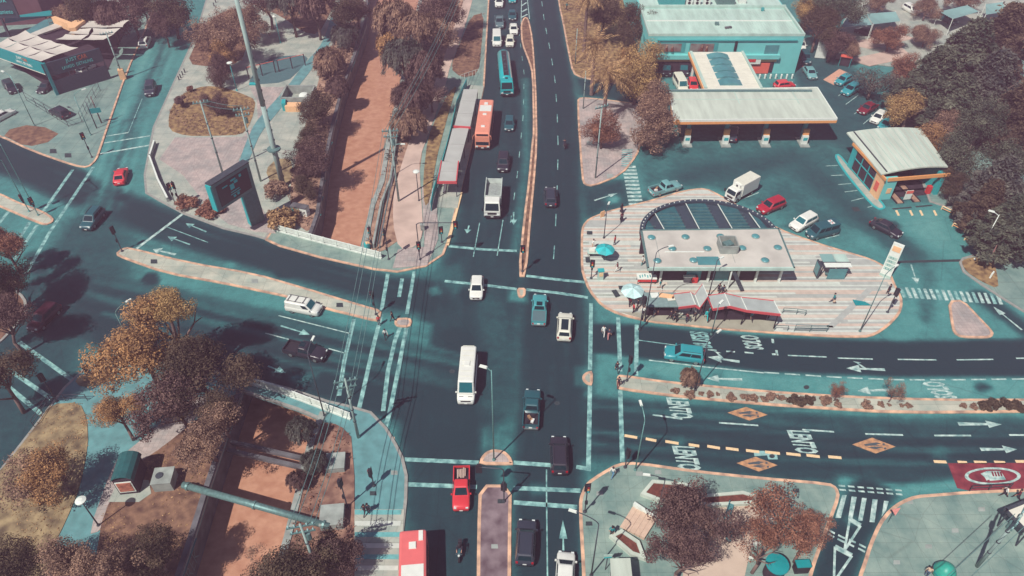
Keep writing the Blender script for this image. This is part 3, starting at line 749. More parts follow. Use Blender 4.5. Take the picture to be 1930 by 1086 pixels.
arrow((389, 437), (350, 421), m=M_WORN); arrow((358, 461), (316, 446), m=M_WORN); arrow((331, 480), (288, 470), 0.3, 1.2, .7)
arrow((529, 614), (584, 631), m=M_WORN); arrow((505, 690), (538, 703), m=M_WORN)
arrow((1394, 682), (1334, 673), 0.3, 1.6, .6, turn=-1); arrow((1399, 716), (1332, 713), 0.3, 1.4, .6); arrow((1668, 697), (1595, 694), 0.3, 1.6, .6, turn=-1)
arrow((1676, 735), (1616, 737), 0.3, 1.4, .6); arrow((1806, 799), (1888, 800), 0.35, 1.6, .5); arrow((1848, 847), (1917, 847), 0.3, 1.4, .5)
arrow((1717, 499), (1729, 535), 0.16, 1.2, .5); arrow((1120, 378), (1164, 364), 0.2, 1.5, .4); arrow((1926, 622), (1872, 578), 0.2, 1.5, .5)
arrow((1062, 1052), (1061, 980), 0.16, 2.0, .4, M_WORN); arrow((884, 425), (880, 440), m=M_WORN); arrow((968, 400), (968, 424), m=M_WORN)

# lettering on the road
def text_mesh(name, body, m, size=1.0, depth=0.0, align='CENTER', bold=0.0):
    cu = bpy.data.curves.new(name, 'FONT'); cu.body = body; cu.size = size; cu.extrude = depth
    cu.offset = bold; cu.align_x = align; cu.align_y = 'CENTER'; cu.resolution_u = 2
    ob = bpy.data.objects.new(name, cu); COL.objects.link(ob)
    bpy.context.view_layer.update()
    me = bpy.data.meshes.new_from_object(ob.evaluated_get(bpy.context.evaluated_depsgraph_get()))
    bpy.data.objects.remove(ob); me.materials.clear(); me.materials.append(m)
    return me
def fit(me, wdt, hgt):
    xs = [v.co.x for v in me.vertices]; ys = [v.co.y for v in me.vertices]
    cx, cy = (min(xs) + max(xs)) / 2, (min(ys) + max(ys)) / 2
    sx, sy = wdt / (max(xs) - min(xs)), hgt / (max(ys) - min(ys))
    for v in me.vertices: v.co.x = (v.co.x - cx) * sx; v.co.y = (v.co.y - cy) * sy
    return me
_a, _b2 = Vector(WRIM[13]), Vector(WRIM[14]); _dd = _a - _b2
_g = fit(text_mesh("graffiti", "REK", M_GSTEEL, bold=-.02), 2.6, 1.7); _g.transform(Matrix.Rotation(math.pi / 2, 4, 'X'))
put("graffiti", _g, bpy.data.objects["canal_wall.001"], loc=_a.lerp(_b2, .4) + Vector((.03, 0, -1.3)), rz=math.atan2(_dd.y, _dd.x))
def road_word(word, px, wdt, hgt, rz, m):
    c = G(*px)
    if True:
        me_ = fit(text_mesh(word.lower() + "_lettering", word, m, bold=.04), wdt, hgt)
        me_.transform(Matrix(((rz[0], rz[2], 0, 0), (rz[1], rz[3], 0, 0), (0, 0, 1, 0), (0, 0, 0, 1)))); put("road_lettering", me_, ROAD, loc=(c.x, c.y, 0.0045))
for c in ((1281, 769), (1294, 863.5), (1513, 833)):
    road_word("LENTO", c, 3.0 if c[1] > 800 else 2.9, 2.5, (.07, -1, 1, -.07), M_WHITE)
road_word("BUSES", (1321, 640), 2.75, 2.3, (-.04, 1, -1, .09), M_WORN)
road_word("SOLO", (1417, 645), 2.35, 2.3, (-.08, 1, -1, .08), M_WHITE)
road_word("SOLO", (1770, 735), 2.6, 2.6, (-.3, .97, -1, 0), M_WHITE)
# orange warning diamonds with a dark walking pair
def diamond(cx, cy, hx, hy, tilt=4):
    b = poly_px([(cx - hx, cy - tilt / 2), (cx - hx * .08, cy - hy), (cx + hx, cy + tilt / 2), (cx + hx * .08, cy + hy)], M_ORANGE, "warning_diamond")
    A = lambda u, v: (cx + u * hx, cy + v * hy + u * tilt / 2)
    for p in ([(-.45, -.1), (.1, -.42), (.35, -.3), (.1, -.12), (.38, .05), (-.05, 0), (-.4, .1)], [(-.3, .3), (.05, .1), (.45, .18), (.15, .36), (.3, .5), (-.05, .4)]):
        poly_px([A(*q) for q in p], M_DARKP, "diamond_figure", z=0.007)
    for (u, v) in ((.45, -.22), (.52, .3)):
        poly_px([A(u + .06 * math.cos(a), v + .14 * math.sin(a)) for a in [i * math.pi / 4 for i in range(8)]], M_DARKP, "diamond_figure", z=0.0075)
diamond(1409, 780, 38, 13); diamond(1647, 840, 41, 15); diamond(1427, 875, 39, 14)
# red bus-lane field with a white ring and a bus pictogram
poly_px([(1786, 873), (2060, 872), (2060, 915), (1930, 921), (1826, 925), (1804, 920)], M_REDP, "red_bus_field")
cx, cy = 1871, 897.5
ring_o = [(cx + 53 * math.cos(a), cy + 16.5 * math.sin(a)) for a in np.linspace(0, 2 * math.pi, 40, endpoint=False)]
ring_i = [(cx + 46 * math.cos(a), cy + 12.8 * math.sin(a)) for a in np.linspace(0, 2 * math.pi, 40, endpoint=False)]
wo, wi = W(*ring_o), W(*ring_i); b = MB()
for i in range(40):
    j = (i + 1) % 40; b.poly([(p.x, p.y, .0085) for p in (wo[i], wi[i], wi[j], wo[j])][::-1])
b.build("bus_symbol_ring", M_WHITE, ROAD)
for p in ([(1848, 893), (1860, 888), (1886, 888), (1896, 904), (1860, 907), (1856, 900)],):
    poly_px(p, M_WHITE, "bus_symbol_body", z=0.0085)
for i in range(4):
    x = 1868 + i * 5.2
    poly_px([(x, 889), (x + 3.4, 889), (x + 6.4, 898), (x + 3, 898)], M_REDP, "bus_symbol_window", z=0.011)
for x in (1863, 1886): poly_px([(x + 2.6 * math.cos(a), 906 + 1.5 * math.sin(a)) for a in [i * math.pi / 4 for i in range(8)]], M_REDP, "bus_symbol_wheel", z=0.011)
# painted chevrons before the north median, bay lines, covers
line_px([(984, -40), (982, 45)], .16, M_WHITE); line_px([(990, -40), (998, 36)], .16, M_WHITE)
for y in (-6, 6, 18, 28): line_px([(983, y + 5), (992 + y * .08, y - 1)], 0.4, M_WHITE, "hatch_bar", z=.0055)
seg_px([((1555, 450), (1582, 443)), ((1510, 428), (1530, 419)), ((1395, 377), (1430, 363)), ((1430, 386), (1450, 380)), ((1556, 313), (1580, 312)), ((1566, 331), (1591, 330)), ((1580, 348), (1604, 346)), ((1592, 362), (1616, 359)), ((1604, 379), (1628, 373)), ((1635, 391), (1645, 388)),
        ((1580, 181), (1595, 170)), ((1594, 197), (1617, 180)), ((1610, 215), (1622, 206)), ((1627, 234), (1642, 221)), ((1700, 24), (1708, 2)), ((1740, 0), (1748, -14))], 0.13, M_WHITE, "bay_line")
for x in (1687, 1713, 1732, 1758):
    poly_px([(x, 397), (x + 4, 396), (x + 9, 406), (x + 5, 407)], M_YEL, "yellow_mark")
poly_px([(1604, 391), (1617, 390), (1622, 398), (1610, 399)], M_IRON, "drain_grate")
poly_px([(1420, 850), (1440, 850), (1450, 858), (1422, 860)], mat("pale_patch", RGB(140, 184, 180), .8), "cover_patch", z=.002)
poly_px([(1444, 853), (1464, 854), (1466, 866), (1448, 866)], MATS["pale_patch"], "cover_patch", z=.0025)
for (x, y) in ((1455, 860), (852, 700), (1520, 730), (570, 545), (1050, 760)):
    poly_px([(x + 5.5 * math.cos(a), y + 4 * math.sin(a)) for a in [i * math.pi / 5 for i in range(10)]], M_IRON, "manhole_cover", z=.006)
line_px([(1685, 494), (1812, 491)], 0.5, M_IRON, "drain_channel", z=.006)
seg_px([((1682, 394), (1718, 391)), ((1726, 390), (1757, 387))], 0.35, M_IRON, "drain_channel")

# ---------------------------------------------------------------- vehicles
def paint(name, rgb, rough=0.32):
    return mat("car_paint_" + name, RGB(*rgb), rough, 0.0, var=0.04, scale=1.5, spec=0.5, coat=0.35)
P_WHITE = paint("white", (226, 228, 218)); P_BLACK = paint("black", (44, 44, 54)); P_NAVY = paint("dark_navy", (50, 58, 70))
P_RED = paint("red", (214, 60, 66)); P_DRED = paint("dark_red", (120, 30, 44)); P_TEAL = paint("teal", (40, 150, 158))
P_SILVER = paint("silver", (112, 168, 168)); P_GREY = paint("grey", (92, 120, 124)); P_DTEAL = paint("dark_teal", (32, 88, 96))
P_CREAM = paint("cream", (222, 222, 204)); P_ORANGE = paint("bus_orange", (234, 150, 124)); P_BUSRED = paint("bus_red", (226, 112, 110))
P_LIGHTTEAL = paint("light_teal", (70, 158, 162)); P_TURQ = paint("turquoise", (0, 168, 172)); P_CRIMSON = paint("crimson", (172, 36, 52))
M_GLASS = mat("vehicle_glass", RGB(20, 48, 56), 0.1, var=0.1, spec=0.2)
M_GLASST = mat("teal_vehicle_glass", RGB(18, 100, 108), 0.3, var=0.1, spec=0.25)
M_TYRE = mat("tyre_rubber", RGB(40, 36, 42), 0.9, var=0.1)
M_RIM = mat("alloy_rim", RGB(170, 180, 178), 0.35, 0.7, var=0.1)
M_LAMP = mat("headlamp_lens", RGB(216, 224, 220), 0.15, var=0.05, spec=0.6)
M_TAIL = mat("tail_lamp_lens", RGB(170, 24, 36), 0.2, var=0.05, spec=0.6)
M_PLATE = mat("licence_plate", RGB(225, 228, 222), 0.5, var=0.05)
M_TRIM = mat("black_plastic_trim", RGB(44, 42, 50), 0.6, var=0.1)
M_CHROME = mat("bright_metal", RGB(190, 200, 198), 0.25, 0.8, var=0.08)

def bil(q, u, v):
    a, b, c, d_ = [Vector(p) for p in q]
    return a.lerp(b, u).lerp(d_.lerp(c, u), v)
def pane(q, u0, u1, v0, v1, off):
    """panel set slightly proud of a four-cornered face, as a thin solid"""
    a, b, c, d_ = [Vector(p) for p in q]
    n = (b - a).cross(d_ - a).normalized()
    ps = [bil(q, u, v) for u, v in ((u0, v0), (u1, v0), (u1, v1), (u0, v1))]
    return MB().add([p - n * .02 for p in ps] + [p + n * off for p in ps], [(4, 5, 6, 7), (0, 1, 5, 4), (1, 2, 6, 5), (2, 3, 7, 6), (3, 0, 4, 7)])
def ring8(x, w, zb, zt, r=0.14):
    return [(x, -w * .88, zb), (x, -w, zb + .16), (x, -w, zt - r), (x, -w * .94, zt - .04), (x, -w * .78, zt), (x, w * .78, zt), (x, w * .94, zt - .04), (x, w, zt - r), (x, w, zb + .16), (x, w * .88, zb)]
CAR = {
    # L, W, H, belt, stations(frac x, width, top), cabin base front/rear, roof front/rear
    'hatch': dict(L=4.0, W=1.74, H=1.5, belt=.93, st=[(.5, .78, .52), (.485, .9, .66), (.42, .985, .77), (.27, 1, .88), (.15, 1, .94), (-.3, 1, .96), (-.45, .96, .95), (-.49, .88, .82), (-.5, .84, .55)], cb=(.27, -.475), cr=(.07, -.38)),
    'sedan': dict(L=4.5, W=1.8, H=1.45, belt=.92, st=[(.5, .76, .5), (.487, .9, .64), (.42, .985, .75), (.26, 1, .86), (.15, 1, .92), (-.28, 1, .95), (-.42, .97, .92), (-.485, .9, .82), (-.5, .84, .5)], cb=(.25, -.40), cr=(.08, -.23)),
    'suv': dict(L=4.55, W=1.86, H=1.72, belt=1.06, st=[(.5, .8, .62), (.488, .92, .82), (.43, .99, .95), (.28, 1, 1.02), (.16, 1, 1.07), (-.3, 1, 1.1), (-.46, .97, 1.08), (-.492, .9, .95), (-.5, .86, .6)], cb=(.27, -.485), cr=(.1, -.42)),
    'van': dict(L=4.5, W=1.78, H=1.82, belt=1.06, st=[(.5, .8, .62), (.487, .92, .82), (.43, .98, .94), (.3, 1, 1.02), (.2, 1, 1.06), (-.3, 1, 1.08), (-.48, 1, 1.08), (-.497, .96, 1.0), (-.5, .92, .6)], cb=(.33, -.495), cr=(.17, -.475)),
    'bigvan': dict(L=5.0, W=1.9, H=2.1, belt=1.12, st=[(.5, .82, .62), (.488, .93, .86), (.44, .98, .98), (.36, 1, 1.08), (.25, 1, 1.12), (-.3, 1, 1.14), (-.48, 1, 1.14), (-.497, .97, 1.05), (-.5, .93, .6)], cb=(.38, -.497), cr=(.25, -.48)),
    'minibus': dict(L=6.8, W=2.02, H=2.72, belt=1.3, st=[(.5, .78, .6), (.49, .9, .85), (.455, .97, 1.02), (.39, 1, 1.2), (.3, 1, 1.28), (-.3, 1, 1.3), (-.49, 1, 1.3), (-.498, .97, 1.2), (-.5, .94, .6)], cb=(.405, -.498), cr=(.30, -.49)),
    'pickup': dict(L=5.25, W=1.86, H=1.78, belt=1.06, st=[(.5, .8, .6), (.49, .92, .84), (.43, .99, .98), (.3, 1, 1.04), (.2, 1, 1.07), (-.1, 1, 1.07), (-.13, 1, .72), (-.46, 1, .72), (-.497, .97, .72), (-.5, .95, .55)], cb=(.24, -.12), cr=(.1, -.08)),
}
VCACHE = {}
def car_parts(kind):
    """list of (part name, mesh, kind of paint, parent index)"""
    if kind in VCACHE: return VCACHE[kind]
    c = CAR[kind]; L, hw, H, belt = c['L'], c['W'] / 2, c['H'], c['belt']
    P = []
    def add(name, mb, m, par=-1, smooth=False): P.append((name, mb.mesh(name, m, smooth), par)); return len(P) - 1
    zb = .26 if kind in ('suv', 'pickup') else .2
    secs = [ring8(f * L, hw * w, zb, t) for f, w, t in c['st']]
    add("body", MB().loft(secs), P_WHITE, smooth=True)
    # cabin
    b0, b1, r0, r1 = c['cb'][0] * L, c['cb'][1] * L, c['cr'][0] * L, c['cr'][1] * L
    tall = kind in ('van', 'bigvan', 'minibus')
    wb, wr = hw * .95, hw * (.84 if tall else .74)
    zb2 = belt - .05
    def rect(xf, xr, w, z, k=.12):
        return [(xr, -w + k, z), (xr + k, -w, z), (xf - k, -w, z), (xf, -w + k, z), (xf, w - k, z), (xf - k, w, z), (xr + k, w, z), (xr, w - k, z)]
    cab = MB().loft([rect(b0, b1, wb, zb2), rect(r0 + .06, r1 - .05, wr + .04, H - .09), rect(r0 - .06, r1 + .06, wr - .05, H - .015), rect(r0 - .3, r1 + .3, wr - .3, H)])
    add("cabin", cab, P_WHITE, smooth=False)
    zt = H - .09
    fb = [(b0, -wb, zb2), (b0, wb, zb2), (r0 + .06, wr + .04, zt), (r0 + .06, -wr - .04, zt)]
    rb = [(b1, wb, zb2), (b1, -wb, zb2), (r1 - .05, -wr - .04, zt), (r1 - .05, wr + .04, zt)]
    add("windscreen", pane(fb, .1, .9, .14, .96, .012), M_GLASST if tall else M_GLASS)
    if kind != 'van' and kind != 'minibus': add("rear_window", pane(rb, .12, .88, .2, .92, .012), M_GLASS)
    for s in (-1, 1):
        if s < 0: sb = [(b1, -wb, zb2), (b0, -wb, zb2), (r0 + .06, -wr - .04, zt), (r1 - .05, -wr - .04, zt)]
        else: sb = [(b0, wb, zb2), (b1, wb, zb2), (r1 - .05, wr + .04, zt), (r0 + .06, wr + .04, zt)]
        def sp(a, b): return (a, b) if s < 0 else (1 - b, 1 - a)
        spans = {'pickup': ((.1, .5), (.54, .92)), 'van': ((.72, .95),), 'bigvan': ((.08, .42), (.46, .7), (.74, .95)), 'minibus': ((.06, .27), (.3, .5), (.53, .72), (.8, .96))}.get(kind, ((.1, .47), (.5, .9)))
        for a, b in spans:
            a, b = sp(a, b); add("side_window", pane(sb, a, b, .26, .9, .012), M_GLASS)
    # wheels
    R = .36 if kind in ('suv', 'pickup', 'minibus', 'bigvan') else .31
    for fx in (.31, -.30):
        for s in (-1, 1):
            x, y = fx * L, s * (hw - .12)
            i = add("wheel", MB().rod((x, y - .11, R), (x, y + .11, R), R, n=14), M_TYRE)
            add("rim", MB().rod((x, y + s * .1, R), (x, y + s * .125, R), R * .64, n=12), M_RIM, i)
    zt0 = c['st'][1][2]
    for s in (-1, 1):
        add("headlight", MB().box((L * .478, s * hw * .68, zt0 - .03), (.2, .3, .14), taper=.9), M_LAMP)
        zl = (c['st'][-2][2]) - .1
        add("tail_light", MB().box((-L * .488, s * hw * .78, zl), (.12, .22, .26)), M_TAIL)
        add("mirror", MB().box((b0 - .22, s * (hw + .08), belt + .08), (.16, .2, .15), taper=.8), P_WHITE)
    add("grille", MB().box((L * .494, 0, .52), (.06, hw * 1.0, .2)), M_TRIM)
    add("licence_plate", MB().box((-L * .502, 0, .62), (.03, .36, .13)), M_PLATE)
    add("licence_plate", MB().box((L * .502, 0, .42), (.03, .36, .13)), M_PLATE)
    if kind == 'pickup':
        x0, x1, zt = -.13 * L, -.493 * L, 1.08
        add("load_bed", MB().box(((x0 + x1) / 2, 0, .735), (x0 - x1 - .1, hw * 1.7, .02)), M_TRIM)
        for s in (-1, 1): add("bed_side", MB().box(((x0 + x1) / 2, s * hw * .93, .88), (x0 - x1, hw * .12, .4)), P_WHITE)
        add("tailgate", MB().box((x1 + .03, 0, .87), (.08, hw * 1.84, .38)), P_WHITE)
        add("rear_bumper", MB().box((x1 - .1, 0, .5), (.16, hw * 1.7, .16)), M_CHROME)
    VCACHE[kind] = P
    return P
PAINTED = {"body", "cabin", "mirror", "bed_side", "tailgate"}
def place(kind, col, rear, front, label, extras=(), roof=None, glass=None, cat="car", name=None, group=None, z=0.0, zref=0.75, scale=None):
    """vehicle whose middle lies between two pixels (rear, front) seen at bonnet height"""
    a, b = G(*rear, zref), G(*front, zref); c = (a + b) / 2
    names = {'hatch': 'hatchback_car', 'sedan': 'sedan_car', 'suv': 'suv_car', 'van': 'delivery_van', 'bigvan': 'passenger_van', 'minibus': 'minibus', 'pickup': 'pickup_truck'}
    t = thing(name or names[kind], label, cat, (c.x, c.y, z), heading(a, b), group)
    if scale: t.scale = (scale,) * 3
    made = []
    for nm, me, par in car_parts(kind):
        pm = None
        if nm in PAINTED: pm = {0: (roof if (roof and nm == "cabin") else col)}
        elif glass and nm in ("windscreen", "rear_window", "side_window"): pm = {0: glass}
        o = put(nm, me, made[par] if par >= 0 else t, paint=pm)
        made.append(o)
    c_ = CAR[kind]; L, hw, H = c_['L'], c_['W'] / 2, c_['H']
    xr0, xr1 = c_['cr'][0] * L, c_['cr'][1] * L
    for e in extras:
        if e == 'rack':
            for s in (-1, 1): MB().rod((xr0 - .2, s * hw * .6, H + .14), (xr1 + .1, s * hw * .6, H + .14), .03, n=5).build("roof_rail", M_TRIM, t)
            for k in (.1, .5, .9):
                x = xr0 - .2 + (xr1 - xr0 + .3) * k
                MB().box((x, 0, H + .1), (.06, hw * 1.3, .05)).build("rack_bar", M_TRIM, t)
        elif e == 'rails':
            for s in (-1, 1): MB().rod((xr0 - .2, s * hw * .66, H + .03), (xr1 + .15, s * hw * .66, H + .03), .025, n=5).build("roof_rail", M_TRIM, t)
        elif e == 'sunroof':
            MB().box(((xr0 + xr1) / 2, 0, H + .002), ((xr0 - xr1) * .78, hw * .95, .016)).build("glass_roof", M_GLASS, t)
        elif e == 'halfsun':
            MB().box((xr0 - .65, 0, H + .002), (.7, hw * .8, .016)).build("sunroof", M_GLASS, t)
        elif e == 'load':
            for k in range(6):
                MB().rod((-L * .2 - random.random() * .3, (k - 2.5) * .16, .9), (-L * .42 + random.random() * .2, (k - 2.5) * .17, 1.15 + random.random() * .2), .07, n=5).build("load_bundle", M_SANDPATH, t)
        elif e == 'cover':
            MB().box((-L * .31, 0, 1.07), (L * .35, hw * 1.78, .05)).build("bed_cover", P_GREY, t)
        elif e == 'cargo':
            MB().box((-L * .3, .1, .95), (.7, .25, .3), .6).build("load_bundle", M_ORANGE, t)
            MB().box((-L * .36, -.2, .9), (.5, .3, .25), -.3).build("load_bundle", M_PLATE, t)
        elif e == 'signs':
            for k in (-.28, .28): MB().box(((xr0 + xr1) / 2 - .6, k, H + .02), (.7, .42, .03)).build("roof_sign", M_PLATE, t)
            for k in (-.28, .28): MB().rod(((xr0 + xr1) / 2 - .6, k, H + .03), ((xr0 + xr1) / 2 - .6, k, H + .045), .12, n=10).build("sign_disc", P_RED, t)
        elif e == 'ribs':
            for k in range(7): MB().box((xr0 - .7 - k * .78, 0, H + .012), (.07, hw * 1.3, .03)).build("roof_rib", P_CREAM, t)
            for s in (-1, 1): MB().box((L * .43, s * hw * .5, 1.07), (.1, .5, .05)).build("bonnet_vent", M_TRIM, t)
            MB().box((L * .497, 0, .78), (.05, hw * 1.1, .16)).build("upper_grille", M_TRIM, t); MB().box((xr0 - 2.6, 0, H + .06), (.8, .7, .12), taper=.85).build("roof_vent", P_WHITE, t)
        elif e == 'antenna':
            MB().rod((xr0 - .1, 0, H), (xr0 - .4, 0, H + .35), .015, n=4).build("antenna", M_TRIM, t)
    return t

# queue on the avenue
place('suv', P_WHITE, (941, -10), (940.5, 17), "white SUV at the top of the queue, nearest the lawn", extras=('rails',))
place('hatch', P_TURQ, (965, -16), (966, 8), "turquoise hatchback at the far end of the queue's inner lane")
place('pickup', P_GREY, (940, 30), (942, 51), "small grey pickup in queue between two white vehicles", cat="pickup")
place('sedan', P_DTEAL, (965, 17), (966, 37), "dark teal sedan queuing behind the white sedan")
place('sedan', P_WHITE, (967, 42), (969, 65), "white sedan queuing beside the tip of the planted median")
place('bigvan', P_WHITE, (936, 61), (937, 88), "white passenger van queuing right behind the turquoise tanker", cat="van")
place('hatch', P_CREAM, (962, 67), (960.5, 87), "small cream car queuing beside the white passenger van")
place('hatch', P_DTEAL, (961, 219), (959, 245), "dark teal hatchback waiting beside the orange bus")
place('suv', P_BLACK, (950, 289), (947, 322), "black SUV waiting just behind the white dump truck")
place('suv', P_NAVY, (1038, 386), (1037, 354), "dark SUV driving away past the planted median with red rear lights", extras=('rails',))
place('hatch', P_WHITE, (900, 522), (897, 560), "white hatchback entering the junction from the avenue")
place('pickup', P_LIGHTTEAL, (1015, 613), (1018, 552), "light teal pickup with covered bed crossing the junction", extras=('cover', 'halfsun'), cat="pickup")
place('suv', P_CREAM, (1063, 637), (1066, 592), "white SUV with black glass roof crossing the junction beside a pickup", extras=('sunroof',), glass=M_GLASS)
place('minibus', P_WHITE, (885, 655), (876, 758), "long white minibus driving through the middle of the junction", zref=1.6, cat="minibus", extras=('ribs',))
place('pickup', P_DTEAL, (1000, 801), (1004, 738), "dark teal pickup carrying loose cargo in its open bed", extras=('cargo',), cat="pickup")
place('suv', P_BLACK, (1055, 888), (1053, 826), "black SUV crossing the lower crosswalk lines", extras=('rails',))
place('pickup', P_RED, (870, 890), (869, 948), "red pickup with rolled load, waiting by the planted south median", extras=('load',), cat="pickup", scale=.93)
place('suv', P_NAVY, (989, 1056), (993, 986), "black SUV in the lane beside the south median", extras=('rails',))
place('hatch', P_WHITE, (1064, 1104), (1067, 1050), "white hatchback half out of frame at the bottom edge")
# west roads
place('van', P_WHITE, (541, 572), (604, 584), "white delivery van with roof rack beside the western median", extras=('rack',), cat="van")
place('pickup', P_BLACK, (539, 652), (612, 669), "glossy black pickup heading for the junction below the white van", extras=('halfsun',), cat="pickup")
place('suv', P_DTEAL, (188, 395), (160, 429), "dark teal SUV turning in the western crossing", extras=('rails',))
place('sedan', P_RED, (223, 345), (231, 315), "bright red sedan entering the side street")
place('suv', P_NAVY, (286, 153), (280, 181), "dark SUV coming down the side street")
place('suv', P_WHITE, (269, 88), (277, 70), "white SUV driving up the side street past the car wash", extras=('halfsun',))
place('suv', P_BLACK, (132, 221), (92, 202), "black SUV parked inside the wire fence by the car wash", extras=('rails',))
place('sedan', P_WHITE, (-16, 226), (22, 206), "white sedan at the left edge on the car wash apron")
place('sedan', P_BLACK, (100, 152), (74, 172), "black sedan at the mouth of the car wash tunnel")
place('suv', P_BLACK, (8, 150), (32, 178), "black SUV in shade below the teal car wash sign")
place('hatch', P_WHITE, (150, 135), (172, 122), "white car half hidden behind the car wash wall")
place('suv', paint("maroon_black", (66, 26, 38)), (97, 583), (68, 612), "dark red SUV in tree shade on the western side street")
# east
place('suv', P_TEAL, (1328, 672), (1252, 662), "teal station wagon with roof panels waiting on the east road", extras=('rails',), scale=1.03)
place('pickup', P_SILVER, (1231, 360), (1277, 347), "silver teal pickup driving onto the filling station forecourt", extras=('cargo',), cat="pickup")
place('suv', P_CRIMSON, (1476, 378), (1431, 396), "crimson SUV parked nose to the plaza")
place('suv', P_WHITE, (1541, 404), (1488, 432), "white SUV parked between the crimson and black vehicles", glass=M_GLASST)
place('bigvan', P_DTEAL, (1580, 427), (1520, 443), "black van with round roof signs parked by the plaza", extras=('signs',), cat="van", glass=M_GLASS, scale=.95)
place('sedan', P_BLACK, (1645, 415), (1698, 441), "black sedan rolling out of the filling station")
place('suv', P_NAVY, (1379, 262), (1383, 240), "dark SUV refuelling under the station canopy")
place('sedan', P_SILVER, (1519, 124), (1535, 147), "silver sedan leaving past the corner of the turquoise building")
place('suv', P_DTEAL, (1516, 98), (1521, 118), "dark teal SUV parked in the shade of the turquoise building")
place('hatch', P_WHITE, (1508, 76), (1512, 92), "white hatchback behind the far corner of the turquoise building")
place('hatch', P_TEAL, (1602, 143), (1578, 156), "teal hatchback parked by the orange striped bay")
place('suv', P_TEAL, (1617, 161), (1592, 175), "teal SUV parked next to the teal hatchback")
place('sedan', P_DRED, (1652, 194), (1620, 211), "dark red sedan parked under the grey tree")
place('hatch', P_WHITE, (1667, 210), (1645, 230), "white hatchback parked next to the dark red sedan")
place('hatch', P_TEAL, (1682, 224), (1660, 242), "teal hatchback mostly hidden behind the curved wash roof")
place('bigvan', P_BLACK, (1252, 116), (1257, 142), "black van nearest the yellow tree behind the canopy", cat="van")
place('bigvan', P_BLACK, (1283, 115), (1290, 142), "black van beside the white skylight canopy", cat="van")
place('bigvan', P_CREAM, (1276, 147), (1289, 170), "cream van close behind the flat canopy", cat="van")
place('hatch', P_RED, (1303, 148), (1309, 168), "red hatchback close behind the flat canopy")
place('hatch', P_RED, (1466, 160), (1492, 157), "red car peeking above the canopy's far edge")
place('suv', P_WHITE, (1704, 10), (1732, 26), "white SUV in the upper car park between two trees")
place('suv', P_DTEAL, (1770, 27), (1804, 44), "dark teal SUV in the car park by a shade sail")
place('sedan', P_BLACK, (1618, 55), (1648, 64), "black sedan under the grey shade sails")

# ---- heavy vehicles
def wheel_pair(t, x, hw, R=.5):
    for s in (-1, 1):
        w_ = MB().rod((x, s * (hw - .28), R), (x, s * (hw - .02), R), R, n=14).build("wheel", M_TYRE, t)
        MB().rod((x, s * (hw - .03), R), (x, s * hw, R), R * .55, n=10).build("rim", M_RIM, w_)
def truck_cab(t, x0, x1, hw, z0, z1, col):
    """cab-over cab from x0 (rear) to x1 (front)"""
    b = MB().loft([[(x0, -hw, z0), (x1, -hw, z0), (x1, hw, z0), (x0, hw, z0)], [(x0, -hw, z0 + .9), (x1 + .04, -hw * .98, z0 + .9), (x1 + .04, hw * .98, z0 + .9), (x0, hw, z0 + .9)],
                    [(x0, -hw * .95, z1 - .12), (x1 - .32, -hw * .9, z1 - .12), (x1 - .32, hw * .9, z1 - .12), (x0, hw * .95, z1 - .12)], [(x0 + .08, -hw * .86, z1), (x1 - .5, -hw * .82, z1), (x1 - .5, hw * .82, z1), (x0 + .08, hw * .86, z1)]])
    b.build("cab", col, t)
    q_ = [(x1 + .04, -hw * .98, z0 + .9), (x1 + .04, hw * .98, z0 + .9), (x1 - .32, hw * .9, z1 - .12), (x1 - .32, -hw * .9, z1 - .12)]
    pane(q_, .07, .93, .1, .93, .015).build("windscreen", M_GLASS, t)
    for s in (-1, 1):
        MB().box(((x0 + x1) / 2 + .1, s * (hw * .975), z0 + 1.3), ((x1 - x0) * .55, .06, .55)).build("side_window", M_GLASS, t)
        MB().box((x1 + .06, s * (hw + .16), z0 + 1.3), (.12, .2, .5)).build("mirror", M_TRIM, t)
        MB().box((x1 + .03, s * hw * .72, z0 + .3), (.1, .42, .2)).build("headlight", M_LAMP, t)
    MB().box((x1 + .03, 0, z0 + .55), (.08, hw * 1.1, .3)).build("grille", M_TRIM, t)
    MB().box((x1 + .06, 0, z0 + .02), (.16, hw * 1.9, .28)).build("bumper", M_TRIM, t)
    MB().box((x1 + .15, 0, z0 + .05), (.03, .4, .14)).build("licence_plate", M_PLATE, t)

def heavy(name, label, cat, rear, front, zref=1.5):
    a, b = G(*rear, zref), G(*front, zref); c = (a + b) / 2
    return thing(name, label, cat, (c.x, c.y, 0), heading(a, b))
# dump truck
t = heavy("dump_truck", "white dump truck with a grey load waiting at the stop line", "truck", (933, 333), (926, 414))
truck_cab(t, 1.7, 3.6, 1.2, .6, 2.9, P_WHITE)
MB().box((-.4, 0, .75), (7.4, .9, .3)).build("chassis", M_TRIM, t)
M_DUMP = mat("dump_body_paint", RGB(196, 206, 198), .5, var=.12, scale=1.2, detail=6)
for s in (-1, 1): MB().box((-1.15, s * 1.2, 1.85), (5.1, .1, 1.5)).build("dump_side", M_DUMP, t)
MB().box((1.35, 0, 1.95), (.1, 2.4, 1.7)).build("dump_front", M_DUMP, t)
MB().box((-3.65, 0, 1.75), (.1, 2.4, 1.3)).build("dump_tailgate", M_DUMP, t)
MB().box((-1.15, 0, 1.1), (5.0, 2.3, .1)).build("dump_floor", M_DUMP, t)
ld = MB(); ns = 9
for i in range(ns):
    for j in range(6):
        x, y = -3.55 + i * 4.85 / (ns - 1), -1.14 + j * 2.28 / 5
        ld.v.append((x, y, 1.55 + .35 * (1 - (i - 5.5) ** 2 / 32) * (1 - (j - 2.5) ** 2 / 12) + random.uniform(-.04, .04)))
